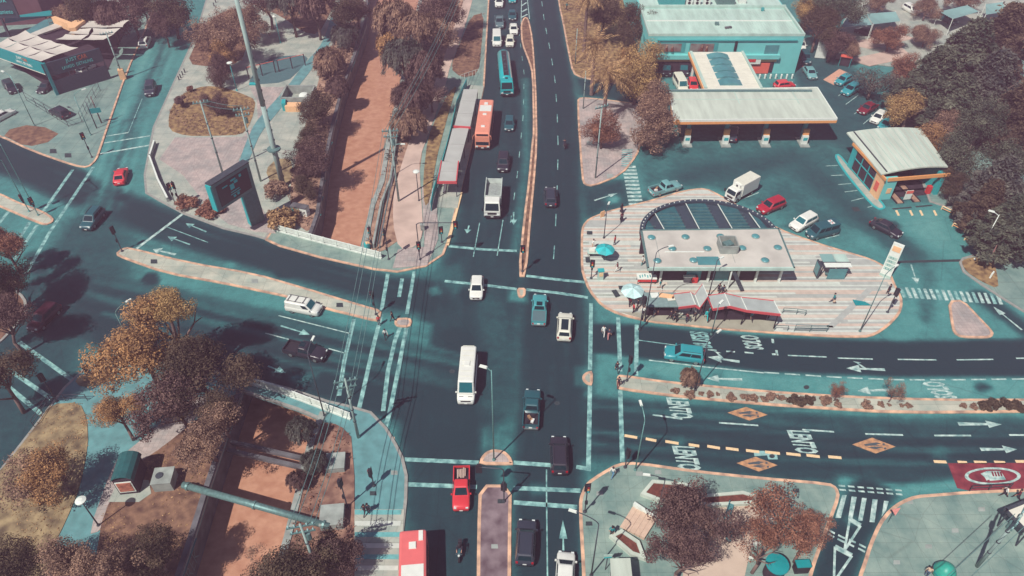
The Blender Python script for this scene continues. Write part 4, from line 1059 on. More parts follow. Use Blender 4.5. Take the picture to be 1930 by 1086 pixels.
for i in range(ns - 1):
    for j in range(5): ld.f.append((i * 6 + j, (i + 1) * 6 + j, (i + 1) * 6 + j + 1, i * 6 + j + 1)); ld.mi.append(0)
ld.build("gravel_load", mat("grey_gravel", RGB(150, 158, 154), .95, var=.2, scale=4, detail=8), t, smooth=True)
for x in (2.6, -1.6, -2.9): wheel_pair(t, x, 1.2)
# tanker
t = heavy("tanker_truck", "long turquoise water tanker in the queue behind the bus", "truck", (947, 94), (959, 201))
truck_cab(t, 3.7, 5.6, 1.22, .7, 3.1, P_TURQ)
MB().box((3.95, 0, 3.13), (.5, .5, .08)).build("roof_hatch", M_GLASS, t)
MB().box((-1.5, 0, .85), (13.2, .9, .3)).build("chassis", M_TRIM, t)
sec = lambda x, k=1.0: [(x, 1.22 * k * math.cos(a) , 2.15 + 1.0 * k * math.sin(a)) for a in [i * math.pi / 8 for i in range(16)]]
MB().loft([sec(-8.3, .86), sec(-8.15), sec(3.2), sec(3.35, .86)]).build("tank", P_TURQ, t, smooth=True)
for s in (-1,): MB().loft([[(x, 1.235 * math.cos(a), 2.15 + 1.015 * math.sin(a)) for a in np.linspace(.15, .75, 5)] + [(x, 1.2 * math.cos(a), 2.15 + .98 * math.sin(a)) for a in np.linspace(.75, .15, 5)] for x in (-8.0, 3.0)]).build("white_stripe", P_WHITE, t)
MB().box((-2.4, 0, 3.17), (10.4, .85, .06)).build("walkway", M_TRIM, t)
for s in (-1, 1): MB().box((-2.4, s * .45, 3.25), (10.4, .05, .14)).build("walkway_rail", M_CHROME, t)
for k in range(6): MB().lathe([(.24, 0), (.24, .12), (.15, .16)], (-6.6 + k * 1.6, 0, 3.19), 10).build("tank_lid", M_DSTEEL, t)
for x in (-6.8, -4.0, -1.2, 1.4): MB().box((x, 0, 3.28), (.06, .9, .05)).build("ladder_rung", M_CHROME, t)
for x in (4.6, 2.6, -5.6, -6.9): wheel_pair(t, x, 1.22)
# buses
def bus(label, rear, front, col, roofcol, L=11.6, bandx=None, zref=3.1, hatch=P_WHITE):
    t = heavy("city_bus", label, "bus", rear, front, zref)
    hw, H = 1.26, 3.2
    def rs(x, k, z1): return [(x, -hw * k, .35), (x, -hw * k, z1 - .3), (x, -hw * k * .95, z1 - .08), (x, -hw * k * .8, z1), (x, hw * k * .8, z1), (x, hw * k * .95, z1 - .08), (x, hw * k, z1 - .3), (x, hw * k, .35)]
    MB().loft([rs(-L / 2, .97, H - .05), rs(-L / 2 + .15, 1, H), rs(L / 2 - .5, 1, H), rs(L / 2 - .12, .985, H - .12), rs(L / 2, .95, H - .7)]).build("body", col, t)
    pane([(L / 2 + .005, -hw * .95, 1.0), (L / 2 + .005, hw * .95, 1.0), (L / 2 - .1, hw * .95, H - .35), (L / 2 - .1, -hw * .95, H - .35)], .05, .95, .02, .98, .03).build("windscreen", M_GLASS, t)
    MB().box((L / 2 - .02, 0, H - .28), (.1, 1.9, .24)).build("route_display", M_TRIM, t)
    MB().box((-L / 2 - .01, 0, 2.1), (.06, 2.0, .9)).build("rear_window", M_GLASS, t)
    for s in (-1, 1):
        for k in range(7):
            MB().box((L / 2 - 1.5 - k * 1.42, s * (hw + .005), 1.95), (1.3, .05, 1.0)).build("side_window", M_GLASS, t)
        MB().box((L / 2 + .05, s * hw * .75, .75), (.08, .4, .22)).build("headlight", M_LAMP, t)
        MB().box((-L / 2 - .02, s * hw * .85, 1.1), (.06, .2, .5)).build("tail_light", M_TAIL, t)
        MB().tube([(L / 2 - .1, s * hw, H - .3), (L / 2 + .35, s * (hw + .25), H - .4), (L / 2 + .35, s * (hw + .25), H - .9)], .05).build("mirror", col, t)
    if bandx:
        MB().box(((bandx[0] + bandx[1]) / 2 * L, 0, H + .012), ((bandx[1] - bandx[0]) * L, hw * 1.58, .025)).build("roof_panel", roofcol, t)
    for x, w_ in ((-.37, .7), (-.05, .5), (.3, .5)):
        MB().box((x * L, 0, H + .07), (w_, .7, .12), taper=.85).build("roof_hatch", hatch, t)
    MB().box((L / 2 + .04, 0, .5), (.08, 2.3, .3)).build("bumper", M_TRIM, t)
    MB().box((L / 2 + .09, 0, .55), (.03, .45, .15)).build("licence_plate", M_PLATE, t)
    for x in (L * .27, -L * .26): wheel_pair(t, x, hw + .01, .48)
    return t
bus("orange city bus with a white roof panel standing at the stop", (918, 186), (908, 256), P_ORANGE, P_WHITE, bandx=(-.32, -.14))
bus("red city bus with white rear roof leaving the bottom edge", (778, 1005), (776, 1240), P_BUSRED, P_WHITE, bandx=(-.5 + .29, .5), hatch=P_WHITE)
MB().box((-5.2, .75, 3.23), (1.0, .4, .08)).build("roof_vent", P_WHITE, [o for o in bpy.data.objects if o.name.startswith("city_bus")][-1])
# box truck
t = heavy("box_truck", "white refrigerated box truck on the filling station forecourt", "truck", (1422, 340), (1375, 366), 1.6)
MB().box((-.85, 0, 1.85), (3.9, 2.0, 2.1)).build("cargo_box", P_WHITE, t)
MB().box((-.85, 0, 2.92), (3.8, 1.9, .04)).build("box_roof", P_CREAM, t)
truck_cab(t, 1.15, 2.7, .92, .45, 2.2, P_WHITE)
MB().box((1.25, 0, 2.5), (.45, 1.1, .5)).build("cooling_unit", P_WHITE, t)
MB().rod((1.48, 0, 2.5), (1.5, 0, 2.5), .18, n=12).build("cooling_fan", M_TRIM, t)
MB().box((-.2, 0, .65), (5.4, .8, .2)).build("chassis", M_TRIM, t)
for x in (1.9, -1.6): wheel_pair(t, x, .95, .38)

# ---------------------------------------------------------------- buildings and structures
def at(name, label, cat, base, group=None): return thing(name, label, cat, (base[0], base[1], 0), 0, group)
def loc(t, p): return Vector(p) - t.location
def pbox(t, name, m, c, size, rz=0.0, taper=1.0, par=None):
    c = loc(t, c); return MB().box(c, size, rz, taper).build(name, m, par or t)
def pprism(t, name, m, ring, z0, z1, par=None):
    ring = [Vector((p[0] - t.location.x, p[1] - t.location.y)) for p in ring]
    return MB().prism(ring, z0, z1).build(name, m, par or t)
def pprod(t, name, m, a, b, r, r1=None, n=6, par=None): return MB().rod(loc(t, a), loc(t, b), r, r1, n).build(name, m, par or t)
M_TURQW = mat("turquoise_render", RGB(112, 200, 196), .8, var=.06, scale=.6, detail=6)
M_TURQD = mat("turquoise_trim", RGB(60, 160, 160), .7, var=.08)
M_ROOFL = mat("pale_roof_sheet", RGB(180, 206, 194), .65, var=.14, scale=.5, detail=8, stretch=(1.6, .3, 1))
M_ROOFG = mat("grey_flat_roof", RGB(190, 200, 186), .8, var=.13, scale=.5, detail=8, stretch=(2.2, .3, 1))
M_ROOFB = mat("beige_flat_roof", RGB(194, 190, 180), .85, var=.14, scale=.35, detail=8)
M_SKYL = mat("teal_skylight", RGB(78, 140, 144), .25, var=.14, scale=.8, spec=.5)
M_CREAM = mat("cream_sheet", RGB(222, 220, 204), .7, var=.05, scale=1)
M_ORG = mat("orange_fascia", RGB(232, 160, 100), .5, var=.06)
M_PEACH = mat("peach_wall", RGB(238, 188, 142), .75, var=.06)
M_RED = mat("signal_red", RGB(214, 66, 66), .5, var=.08)
M_CORAL = mat("coral_panel", RGB(232, 108, 92), .5, var=.06)
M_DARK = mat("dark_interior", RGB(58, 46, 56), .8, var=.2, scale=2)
M_TEALG = mat("teal_glass_panel", RGB(0, 138, 142), .2, var=.12, scale=1.2, spec=.5)
M_CYAN = mat("cyan_paint", RGB(40, 170, 172), .5, var=.08)
M_NAVY = mat("navy_panel", RGB(54, 70, 82), .6, var=.1)
M_TEALS = mat("teal_sign_panel", RGB(0, 142, 146), .5, var=.06)
M_BROWN = mat("dusky_brown_render", RGB(112, 80, 88), .85, var=.12, scale=.5, detail=6)
M_WHITEP = mat("white_panel", RGB(224, 230, 220), .6, var=.06)
M_SAIL = mat("cream_sail_cloth", RGB(206, 200, 188), .85, var=.06, scale=.6)
M_SHADE = mat("grey_green_shade_cloth", RGB(128, 168, 164), .85, var=.08, scale=.6)
M_PHOTO = mat("printed_photo_panel", RGB(196, 196, 188), .5, var=.5, scale=.8, detail=2, col2=RGB(120, 84, 84))
M_DGREEN = mat("dark_green_roof", RGB(34, 92, 94), .5, var=.15, scale=2)
M_SCREEN = mat("led_screen", RGB(42, 36, 52), .3, var=.1)

# --- turquoise showroom
R0 = G(1493, 139); L0 = Vector((25.8, 135.4, 0)); H_ = 7.9
t = at("showroom_building", "two storey turquoise showroom with pale ribbed roof behind the filling station", "building", L0)
xl, xr, yf = 25.8, 55.2, 134.9
yb = yf + 13.5; yb2 = 172
pbox(t, "wall", M_TURQW, ((xl + xr) / 2, (yf + yb2) / 2, 3.75), (xr - xl, yb2 - yf, 7.5))
for nm, c, s in (("parapet", ((xl + xr) / 2, yf + .15, 7.75), (xr - xl + .1, .35, .5)), ("parapet", (xl + .15, (yf + yb) / 2, 7.75), (.35, yb - yf - .8, .5)), ("parapet", (xr - .15, (yf + yb) / 2, 7.75), (.35, yb - yf - .8, .5)), ("parapet", ((xl + xr) / 2, yb, 7.8), (xr - xl + .1, .45, .62))):
    pbox(t, nm, M_ROOFL, c, s)
rf = pbox(t, "roof", M_ROOFL, ((xl + xr) / 2, (yf + yb) / 2, 7.53), (xr - xl - .8, yb - yf - .8, .05))
for k in range(56):
    x = xl + .8 + k * (xr - xl - 1.6) / 55
    if abs(x - 43.2) < .7: continue
    for y0, y1 in ((yf + 1.2, yf + 6.6), (yf + 7.2, yb - 1.6)):
        pbox(t, "roof_rib", M_ROOFL, (x, (y0 + y1) / 2, 7.58), (.16, y1 - y0, .07), par=rf)
pbox(t, "roof_gutter", M_ROOFL, (43.2, (yf + yb) / 2, 7.6), (.7, yb - yf - 1, .1))
pbox(t, "roof_ridge", M_WHITEP, ((xl + xr) / 2, yf + 6.9, 7.62), (xr - xl - 1, .3, .14))
pbox(t, "roof", M_ROOFL, ((xl + xr) / 2, (yb + yb2) / 2 + .3, 7.55), (xr - xl - .6, yb2 - yb - .4, .1))
for k, x in enumerate((36, 37.6, 39.6)):
    ac = pbox(t, "air_conditioner", M_WHITEP, (x, yb + 1.6, 8.4), (1.3, .7, 1.6))
    for dz in (-.35, .35): pprod(t, "fan_grille", M_TRIM, (x, yb + 1.24, 8.4 + dz), (x, yb + 1.2, 8.4 + dz), .3, n=10)
pbox(t, "rooftop_unit", M_TURQD, (32.5, yb + 2.4, 8.3), (5.2, 2.4, 1.4)); pbox(t, "rooftop_unit", M_GSTEEL, (43.5, yb + 2.6, 8.2), (3.6, 2.2, 1.2)); pbox(t, "rooftop_unit", M_WHITEP, (47, yb + 3, 8.0), (1.5, 2, 1.0))
pbox(t, "roof_vent", M_GSTEEL, (39.6, yf + 5.0, 7.85), (.7, .6, .5)); pbox(t, "roof_vent", M_WALLD, (41.5, yf + 3.4, 7.75), (1.3, .5, .3), .3); pbox(t, "roof_vent", M_TURQD, (50.2, yb - 1.6, 7.9), (.5, .5, .6))
yw = yf - .03
pbox(t, "cornice", M_TURQD, (xl + 15, yw - .1, 6.75), (26.5, .3, .22))
for x0, x1, nm in ((26.6, 33.0, "picture_window"), (33.8, 39.2, "picture_window")):
    w_ = pbox(t, nm, M_TURQD, ((x0 + x1) / 2, yw - .02, 5.35), (x1 - x0, .1, 1.9))
    pbox(t, "printed_panel", M_PHOTO, ((x0 + x1) / 2 - .3, yw - .09, 5.3), (x1 - x0 - .9, .06, 1.55), par=w_)
    for kx, hh in ((.45, 1.0), (.62, .85)):
        xx = x0 + (x1 - x0) * kx
        pprod(t, "printed_figure", M_MULCH, (xx, yw - .13, 4.6), (xx, yw - .13, 4.6 + hh * .7), .32, .2, 6, par=w_); pprod(t, "printed_figure", M_DIRT, (xx, yw - .14, 4.6 + hh * .75), (xx, yw - .14, 4.6 + hh * 1.15), .18, .16, 8, par=w_)
pbox(t, "window", M_SKYL, (49.6, yw - .02, 4.7), (2.6, .1, 2.1))
pbox(t, "downpipe", M_TRIM, (42.6, yw - .05, 5.6), (.5, .12, 2.0))
pbox(t, "ledge", M_TURQW, (30.5, yw - .3, 3.55), (9.2, .7, .8)); pbox(t, "ledge", M_TURQW, (47.6, yw - .3, 3.6), (7.4, .7, .8))
pbox(t, "peach_band", M_PEACH, (30.8, yw - .12, 2.8), (9.0, .2, .5)); pbox(t, "peach_band", M_PEACH, (47.4, yw - .12, 2.75), (7.2, .2, .5))
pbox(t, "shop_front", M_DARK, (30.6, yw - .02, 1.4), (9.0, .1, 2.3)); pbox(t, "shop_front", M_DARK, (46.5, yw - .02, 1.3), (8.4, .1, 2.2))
pbox(t, "coral_shutter", M_CORAL, (47.8, yw - .16, 1.15), (4.2, .12, 2.1))
sg = pbox(t, "shop_sign", M_WHITEP, (46.4, yw - .5, 2.8), (2.9, .2, 1.2)); pbox(t, "sign_block", M_RED, (46.1, yw - .64, 2.95), (1.5, .06, .6), par=sg)
pbox(t, "side_window", M_TURQD, (xl - .03, yf + 4, 5.2), (.1, 2.2, 1.2))

# --- white skylight canopy between showroom and pump canopy
A_, B_, C_, D_ = G(1299, 98, 5.6), G(1395, 96, 5.6), G(1437, 166, 5.6), G(1327, 167, 5.6)
t = at("skylight_canopy", "white ribbed canopy with five teal skylights joining showroom and pumps", "canopy", D_)
x0, x1, y0, y1 = D_.x, C_.x, D_.y, A_.y
pbox(t, "deck", M_CREAM, ((x0 + x1) / 2, (y0 + y1) / 2, 5.45), (x1 - x0, y1 - y0, .3))
pbox(t, "fascia", M_ORG, (x0 - .08, (y0 + y1) / 2, 5.35), (.16, y1 - y0, .55)); pbox(t, "edge_beam", M_ROOFL, (x0 + .3, (y0 + y1) / 2, 5.72), (.5, y1 - y0, .2)); pbox(t, "edge_beam", M_ROOFL, (x1 - .2, (y0 + y1) / 2, 5.72), (.4, y1 - y0, .2))
for k in range(22):
    y = y0 + .5 + k * (y1 - y0 - 1) / 21
    for xa, xb in ((x0 + .7, x0 + 2.7), (x1 - 2.9, x1 - .5)): pbox(t, "deck_rib", M_CREAM, ((xa + xb) / 2, y, 5.63), (xb - xa, .14, .07))
for k in range(5):
    yc = y0 + .9 + (k + .5) * (y1 - y0 - 1.8) / 5; hh = (y1 - y0 - 1.8) / 5 * .84
    m_ = MB(); n_ = 8
    secs = [[(x0 + 3.0 + (x1 - x0 - 6.2) * i / n_, yy, 5.6 + .45 * math.sin(math.pi * i / n_)) for i in range(n_ + 1)] for yy in (yc - hh / 2, yc + hh / 2)]
    vs = [loc(t, p) for s_ in secs for p in s_]
    m_.add(vs, [(i, i + 1, i + n_ + 2, i + n_ + 1) for i in range(n_)] + [tuple(range(n_, -1, -1)), tuple(range(n_ + 1, 2 * n_ + 2))])
    m_.build("skylight", M_SKYL, t)
for x, y in ((x0 + 1, y0 + 1), (x1 - 1, y0 + 1), (x0 + 1, y1 - 1), (x1 - 1, y1 - 1)): pbox(t, "column", M_WHITEP, (x, y, 2.65), (.35, .35, 5.3))

# --- pump canopy
FL, FR, BR_, BL_ = G(1272, 226, 5.6), G(1577, 223, 5.6), G(1540, 165, 5.6), G(1262, 170, 5.6)
t = at("pump_canopy", "long flat filling station canopy with white and orange edge over the pumps", "canopy", FL)
ring_ = [FL, FR, BR_, BL_]
pprism(t, "roof", M_ROOFG, ring_, 5.0, 5.58)
for a, b in zip(ring_, ring_[1:] + ring_[:1]):
    dd = b - a; c = (a + b) / 2; n_ = Vector((dd.y, -dd.x, 0)).normalized() * .07
    pbox(t, "fascia", M_WHITEP, (c.x + n_.x, c.y + n_.y, 5.46), (dd.length + .1, .16, .38), math.atan2(dd.y, dd.x))
    pbox(t, "orange_band", M_ORG, (c.x + n_.x * 1.3, c.y + n_.y * 1.3, 5.04), (dd.length + .14, .16, .46), math.atan2(dd.y, dd.x))
yy = (FL.y + BL_.y) / 2
pbox(t, "roof_step", M_ROOFL, ((FL.x + FR.x) / 2 - .3, yy + 1.8, 5.6), (FR.x - FL.x - 1.4, .12, .06))
for x in (38.2, 48.2): pbox(t, "roof_seam", M_ROOFL, (x, yy + 2.6, 5.6), (.15, 4.6, .05))
pbox(t, "back_rail", M_GSTEEL, ((FL.x + FR.x) / 2 - 1, BL_.y - .4, 5.68), (FR.x - FL.x - .6, .5, .25))
pprod(t, "round_sign", M_ORG, (FL.x + .4, FL.y - .12, 5.3), (FL.x + .4, FL.y - .2, 5.3), .42, n=14)
for x in (29.8, 36.2, 42.8, 49.4):
    cb = G(1357, 268)
    pbox(t, "column", M_CYAN, (x, cb.y + .8, 2.55), (.6, .5, 5.1))
for k, x in enumerate((29.5, 36.0, 42.7, 49.3)):
    y = G(1357, 268).y - .2
    u = at("fuel_pump", "orange and white fuel pump under the canopy's %s column" % ("first", "second", "third", "fourth")[k], "fuel pump", (x, y), "pumps under the canopy")
    pbox(u, "island", M_WALL, (x, y, .08), (1.6, 3.2, .16)); pbox(u, "cabinet", M_WHITEP, (x, y - .4, .9), (1.0, .6, 1.5)); pbox(u, "top_sign", M_ORG, (x, y - .2, 2.2), (1.0, .4, 1.0)); pbox(u, "display", M_CYAN, (x, y - .72, 1.1), (.7, .05, .5))

# --- tunnel car wash with a curved roof (east)
fl, bl = G(1651, 378), G(1596, 314)
Rfl, Rbl, Rfr, Rbr = G(1662, 328, 4.4), G(1597, 247, 4.6), G(1785, 318, 4.4), G(1735, 244, 4.6)
t = at("tunnel_car_wash", "small car wash with curved pale roof and orange wall beside the trees", "building", fl)
rf = MB(); n_ = 12; prev = None
def rp(u, v): # u across (left to right), v depth
    p = Rfl.lerp(Rfr, u).lerp(Rbl.lerp(Rbr, u), v); p = p.copy(); p.z = 4.35 + 1.15 * math.sin(math.pi * (.12 + u * .62)) - .42; return p
vs = []
for dz in (0, -.22):
    for j in (0, 1):
        for i in range(n_ + 1): vs.append(loc(t, rp(i / n_, j)) + Vector((0, 0, dz)))
N1 = n_ + 1; fs = []
for i in range(n_):
    fs += [(i, i + 1, N1 + i + 1, N1 + i), (2 * N1 + i, 3 * N1 + i, 3 * N1 + i + 1, 2 * N1 + i + 1), (i, 2 * N1 + i, 2 * N1 + i + 1, i + 1), (N1 + i, N1 + i + 1, 3 * N1 + i + 1, 3 * N1 + i)]
fs += [(0, N1, 3 * N1, 2 * N1), (n_, 2 * N1 + n_, 3 * N1 + n_, N1 + n_)]
rf.add(vs, fs); rfo = rf.build("roof", M_ROOFG, t)
for i in range(1, 12):
    p, q_ = rp(i / 12, .015), rp(i / 12, .985)
    MB().rod(loc(t, p) + Vector((0, 0, .02)), loc(t, q_) + Vector((0, 0, .02)), .045 if i > 1 else .12, n=4).build("roof_seam", M_ROOFL if i > 1 else M_DSTEEL, rfo)
din = (bl - fl).normalized(); right = Vector((din.y, -din.x, 0)); ln = (bl - fl).length
def cw(a, b, z): p = fl + din * a + right * b; return Vector((p.x, p.y, z))
ang = math.atan2(din.y, din.x)
pbox(t, "wall", M_PEACH, cw(1.1, .15, 2.0), (2.2, .3, 4.0), ang); pbox(t, "wall", M_CYAN, cw(ln - .5, .15, 2.05), (1.2, .3, 4.1), ang)
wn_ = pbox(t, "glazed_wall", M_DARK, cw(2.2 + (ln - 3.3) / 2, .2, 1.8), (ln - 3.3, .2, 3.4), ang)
for k in range(4): pbox(t, "mullion", M_CYAN, cw(2.2 + (ln - 3.3) * k / 3, .06, 1.8), (.14, .12, 3.4), ang, par=wn_)
for z in (.3, 2.3): pbox(t, "transom", M_CYAN, cw(2.2 + (ln - 3.3) / 2, .05, z), (ln - 3.3, .1, .14), ang, par=wn_)
for a, m_, z in ((3.6, M_TEALG, 1.1), (5.6, M_RED, .9), (8.2, M_TEALG, 1.2), (4.6, M_PEACH, 1.2), (7.3, M_PEACH, 1.3)): pbox(t, "wash_brush", m_, cw(a, .45, z), (.8, .5, 1.6), ang, par=wn_)
pbox(t, "orange_band", M_ORG, cw(ln / 2, -.08, 4.0), (ln + .8, .16, .4), ang)
pr = pbox(t, "poster", M_CORAL, cw(1.1, -.03, 1.9), (.9, .06, 1.5), ang)
pbox(t, "corner_pillar", M_TURQW, cw(.3, 1.2, 1.95), (.5, 2.2, 3.9), ang); pbox(t, "notice", M_PEACH, cw(.02, 1.5, 1.6), (.06, .7, .9), ang)
WID = (Rfr - Rfl).length
pbox(t, "side_pillar", M_CYAN, cw(.6, WID - .8, 1.9), (1.2, .6, 3.8), ang); pbox(t, "back_wall", M_CYAN, cw(ln - .2, WID / 2, 1.9), (.3, WID - 1, 3.8), ang); pbox(t, "side_wall", M_CYAN, cw(ln / 2 + .6, WID - .6, 1.9), (ln - 1, .3, 3.8), ang)
pbox(t, "front_beam", M_ORG, cw(-.05, WID / 2 + .3, 3.75), (.2, WID - .6, .55), ang)
pbox(t, "bay_floor", M_DARK, cw(ln / 2, WID / 2 + .6, .03), (ln - .6, WID - 3.4, .06), ang)
for b_ in (3.2, 5.9): pbox(t, "wheel_ramp", M_DIRT, cw(1.0, b_, .1), (4.6, .9, .12), ang); pbox(t, "ramp_edge", M_TRIM, cw(1.0, b_ + .55, .14), (4.6, .14, .2), ang); pbox(t, "ramp_edge", M_TRIM, cw(1.0, b_ - .55, .14), (4.6, .14, .2), ang)
pbox(t, "notice_board", M_WHITEP, cw(-.6, 4.6, 1.0), (.1, 1.1, 1.6), ang); pbox(t, "notice_header", M_CORAL, cw(-.67, 4.6, 1.55), (.05, 1.1, .5), ang)
pbox(t, "pressure_washer", M_RED, cw(.6, WID - 1.8, .8), (.6, .6, 1.3), ang)
o_, _ = slab("wash_kerb", [(1573, 292), (1582, 290), (1600, 312), (1664, 382), (1670, 392), (1658, 396), (1640, 384), (1600, 336), (1578, 305)], M_CONCW, M_CYAN)

# --- metro style station: beige roof, glass doors, sunken glazed half moon
TL, TR, BRr, BLl = G(1209, 434, 3.9), G(1467, 431, 3.9), G(1497, 505, 3.9), G(1222, 505, 3.9)
t = at("station_building", "flat beige roofed station pavilion with round skylights on the striped plaza", "building", BLl)
ring_ = [BLl, BRr, TR, TL]
pprism(t, "roof", M_ROOFB, ring_, 3.35, 3.88)
for a, b in zip(ring_, ring_[1:] + ring_[:1]):
    dd = b - a; c = (a + b) / 2
    pbox(t, "roof_edge", M_GSTEEL if a is not BLl else M_ROOFL, (c.x, c.y, 3.72), (dd.length + .2, .22, .46), math.atan2(dd.y, dd.x))
for x, y in ((1228, 448), (1292, 447), (1358, 446), (1424, 446), (1267, 469), (1333, 469), (1399, 468), (1466, 467), (1239, 492), (1307, 491), (1442, 491)):
    p = G(x, y, 3.9); sk = MB().lathe([(.5, 0), (.5, .12), (.4, .2), (.2, .26)], loc(t, p), 14).build("round_skylight", M_SKYL, t)
    MB().lathe([(.58, 0), (.58, .06)], loc(t, p), 14).build("skylight_rim", M_WALL, sk)
p = G(1371, 465, 4.2)
for dx, dy, sx, sy in ((-1.1, 0, .15, 2.2), (1.1, 0, .15, 2.2), (0, -1.1, 2.05, .15), (0, 1.1, 2.05, .15)): pbox(t, "plant_screen", M_WALL, (p.x + dx, p.y + dy, 4.5), (sx, sy, 1.3))
pbox(t, "roof_machine", M_GSTEEL, (p.x, p.y, 4.4), (1.2, 1.0, .9), .4)
p = G(1335, 492, 3.9); pbox(t, "roof_panel", M_SKYL, (p.x, p.y, 3.93), (2.9, 1.6, .1)); pbox(t, "roof_gutter", M_WHITEP, (G(1290, 475, 3.9).x, G(1290, 475, 3.9).y, 3.93), (5.2, .14, .08))
for x in (1240, 1377): q_ = G(x, 470, 3.9); pbox(t, "roof_joint", M_WALL, (q_.x, q_.y, 3.89), (.06, 5.5, .03))
yb_ = BLl.y + 1.4
xa, xb = BLl.x, BRr.x
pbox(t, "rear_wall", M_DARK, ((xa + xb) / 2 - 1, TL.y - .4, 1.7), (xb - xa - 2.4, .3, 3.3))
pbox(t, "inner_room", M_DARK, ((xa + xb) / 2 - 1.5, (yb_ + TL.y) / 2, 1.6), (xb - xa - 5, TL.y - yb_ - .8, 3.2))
for x0_, x1_, m_ in ((1294, 1322, M_TEALG), (1349, 1375, M_SKYL)):
    p, q_ = G(x0_, 543, 0), G(x1_, 543, 0)
    pbox(t, "glass_door", m_, ((p.x + q_.x) / 2, p.y + 1.4, 1.65), (q_.x - p.x, .12, 3.3))
pbox(t, "turnstile_row", M_CYAN, (G(1335, 540).x, G(1335, 540).y + 1.5, .55), (1.8, .4, 1.1))
for x in (1245, 1335, 1390, 1425, 1470): q_ = G(x, 541); pbox(t, "column", M_WHITEP, (q_.x, q_.y + .9, 1.68), (.28, .28, 3.36))
q_ = G(1379, 508, 3.3); pprod(t, "downpipe", M_WHITEP, (q_.x, q_.y - .25, .1), (q_.x, q_.y - .25, 3.5), .12)
pprod(t, "entrance_roof_fin", M_DSTEEL, G(1383, 512, 3.0), G(1398, 545, .6), .35, n=4)
# half moon
cx0, cx1 = G(1203, 436).x, G(1462, 436).x; ccx = (cx0 + cx1) / 2; cyy = G(1330, 447).y; rx = (cx1 - cx0) / 2; ry = G(1330, 383).y - cyy
t2 = at("glazed_half_moon", "half round sunken roof of dark teal glass strips behind the beige pavilion", "skylight", (ccx, cyy))
def el(k, a): return (ccx + rx * k * math.cos(a), cyy + ry * k * math.sin(a))
pprism(t2, "well_floor", M_NAVY, [el(.97, a) for a in np.linspace(0, math.pi, 30)], .02, .17)
b = MB(); A30 = np.linspace(0, math.pi, 31)
for a0, a1 in zip(A30[:-1], A30[1:]):
    q4 = [el(1.0, a0), el(1.0, a1), el(.93, a1), el(.93, a0)]
    b.prism([(p[0] - ccx, p[1] - cyy) for p in q4], .1, .75)
b.build("rim_wall", M_NAVY, t2)
for k in range(34):
    a = math.pi * (k + .5) / 34
    p = el(.965, a); MB().box((p[0] - ccx, p[1] - cyy, .8), (.14, .14, .12)).build("rim_mark", M_WHITEP, t2)  # small white blocks for the pale marks along the rim, not lamps
strips = [(-.97, -.72), (-.60, -.28), (-.1, .2), (.38, .66), (.80, .93)]
for u0, u1 in strips:
    pts = []
    for u, lean in ((u0, 0), (u1, 0)):
        pass
    x0_, x1_ = ccx + u0 * rx, ccx + u1 * rx
    def top(x): return cyy + ry * .92 * math.sqrt(max(0, 1 - ((x - ccx) / (rx * .93)) ** 2))
    lean = -1.1
    xs = np.linspace(x0_, x1_, 7)
    up = [(max(ccx - rx * .92, min(ccx + rx * .92, x + lean)), 0) for x in xs]
    ring_ = [(x, cyy - .6) for x in xs] + [(x, top(x)) for x, _ in up[::-1]]
    pn = pprism(t2, "glass_panel", M_SKYL if False else mat("dark_teal_glass", RGB(44, 96, 102), .2, var=.2, scale=.8, spec=.5), ring_, .3, .42)
    nb = max(2, int((top((x0_ + x1_) / 2) - cyy) / .75))
    for j in range(nb):
        y = cyy - .3 + j * .75; f_ = (y - cyy) / ry
        xa_, xb_ = x0_ + lean * f_ * .9, x1_ + lean * f_ * .9
        lim = rx * .9 * math.sqrt(max(0, 1 - (f_ / .92) ** 2)); xa_, xb_ = max(xa_, ccx - lim), min(xb_, ccx + lim)
        if xb_ - xa_ > .4: pbox(t2, "glazing_bar", M_GSTEEL, ((xa_ + xb_) / 2, y, .45), (xb_ - xa_, .07, .06), par=None)
    if u0 > -.9: pprod(t2, "bright_beam", M_WHITEP, (x0_, cyy - .6, .55), (x0_ + lean, min(top(x0_ + lean), cyy + ry * .9), .55), .07, n=4)

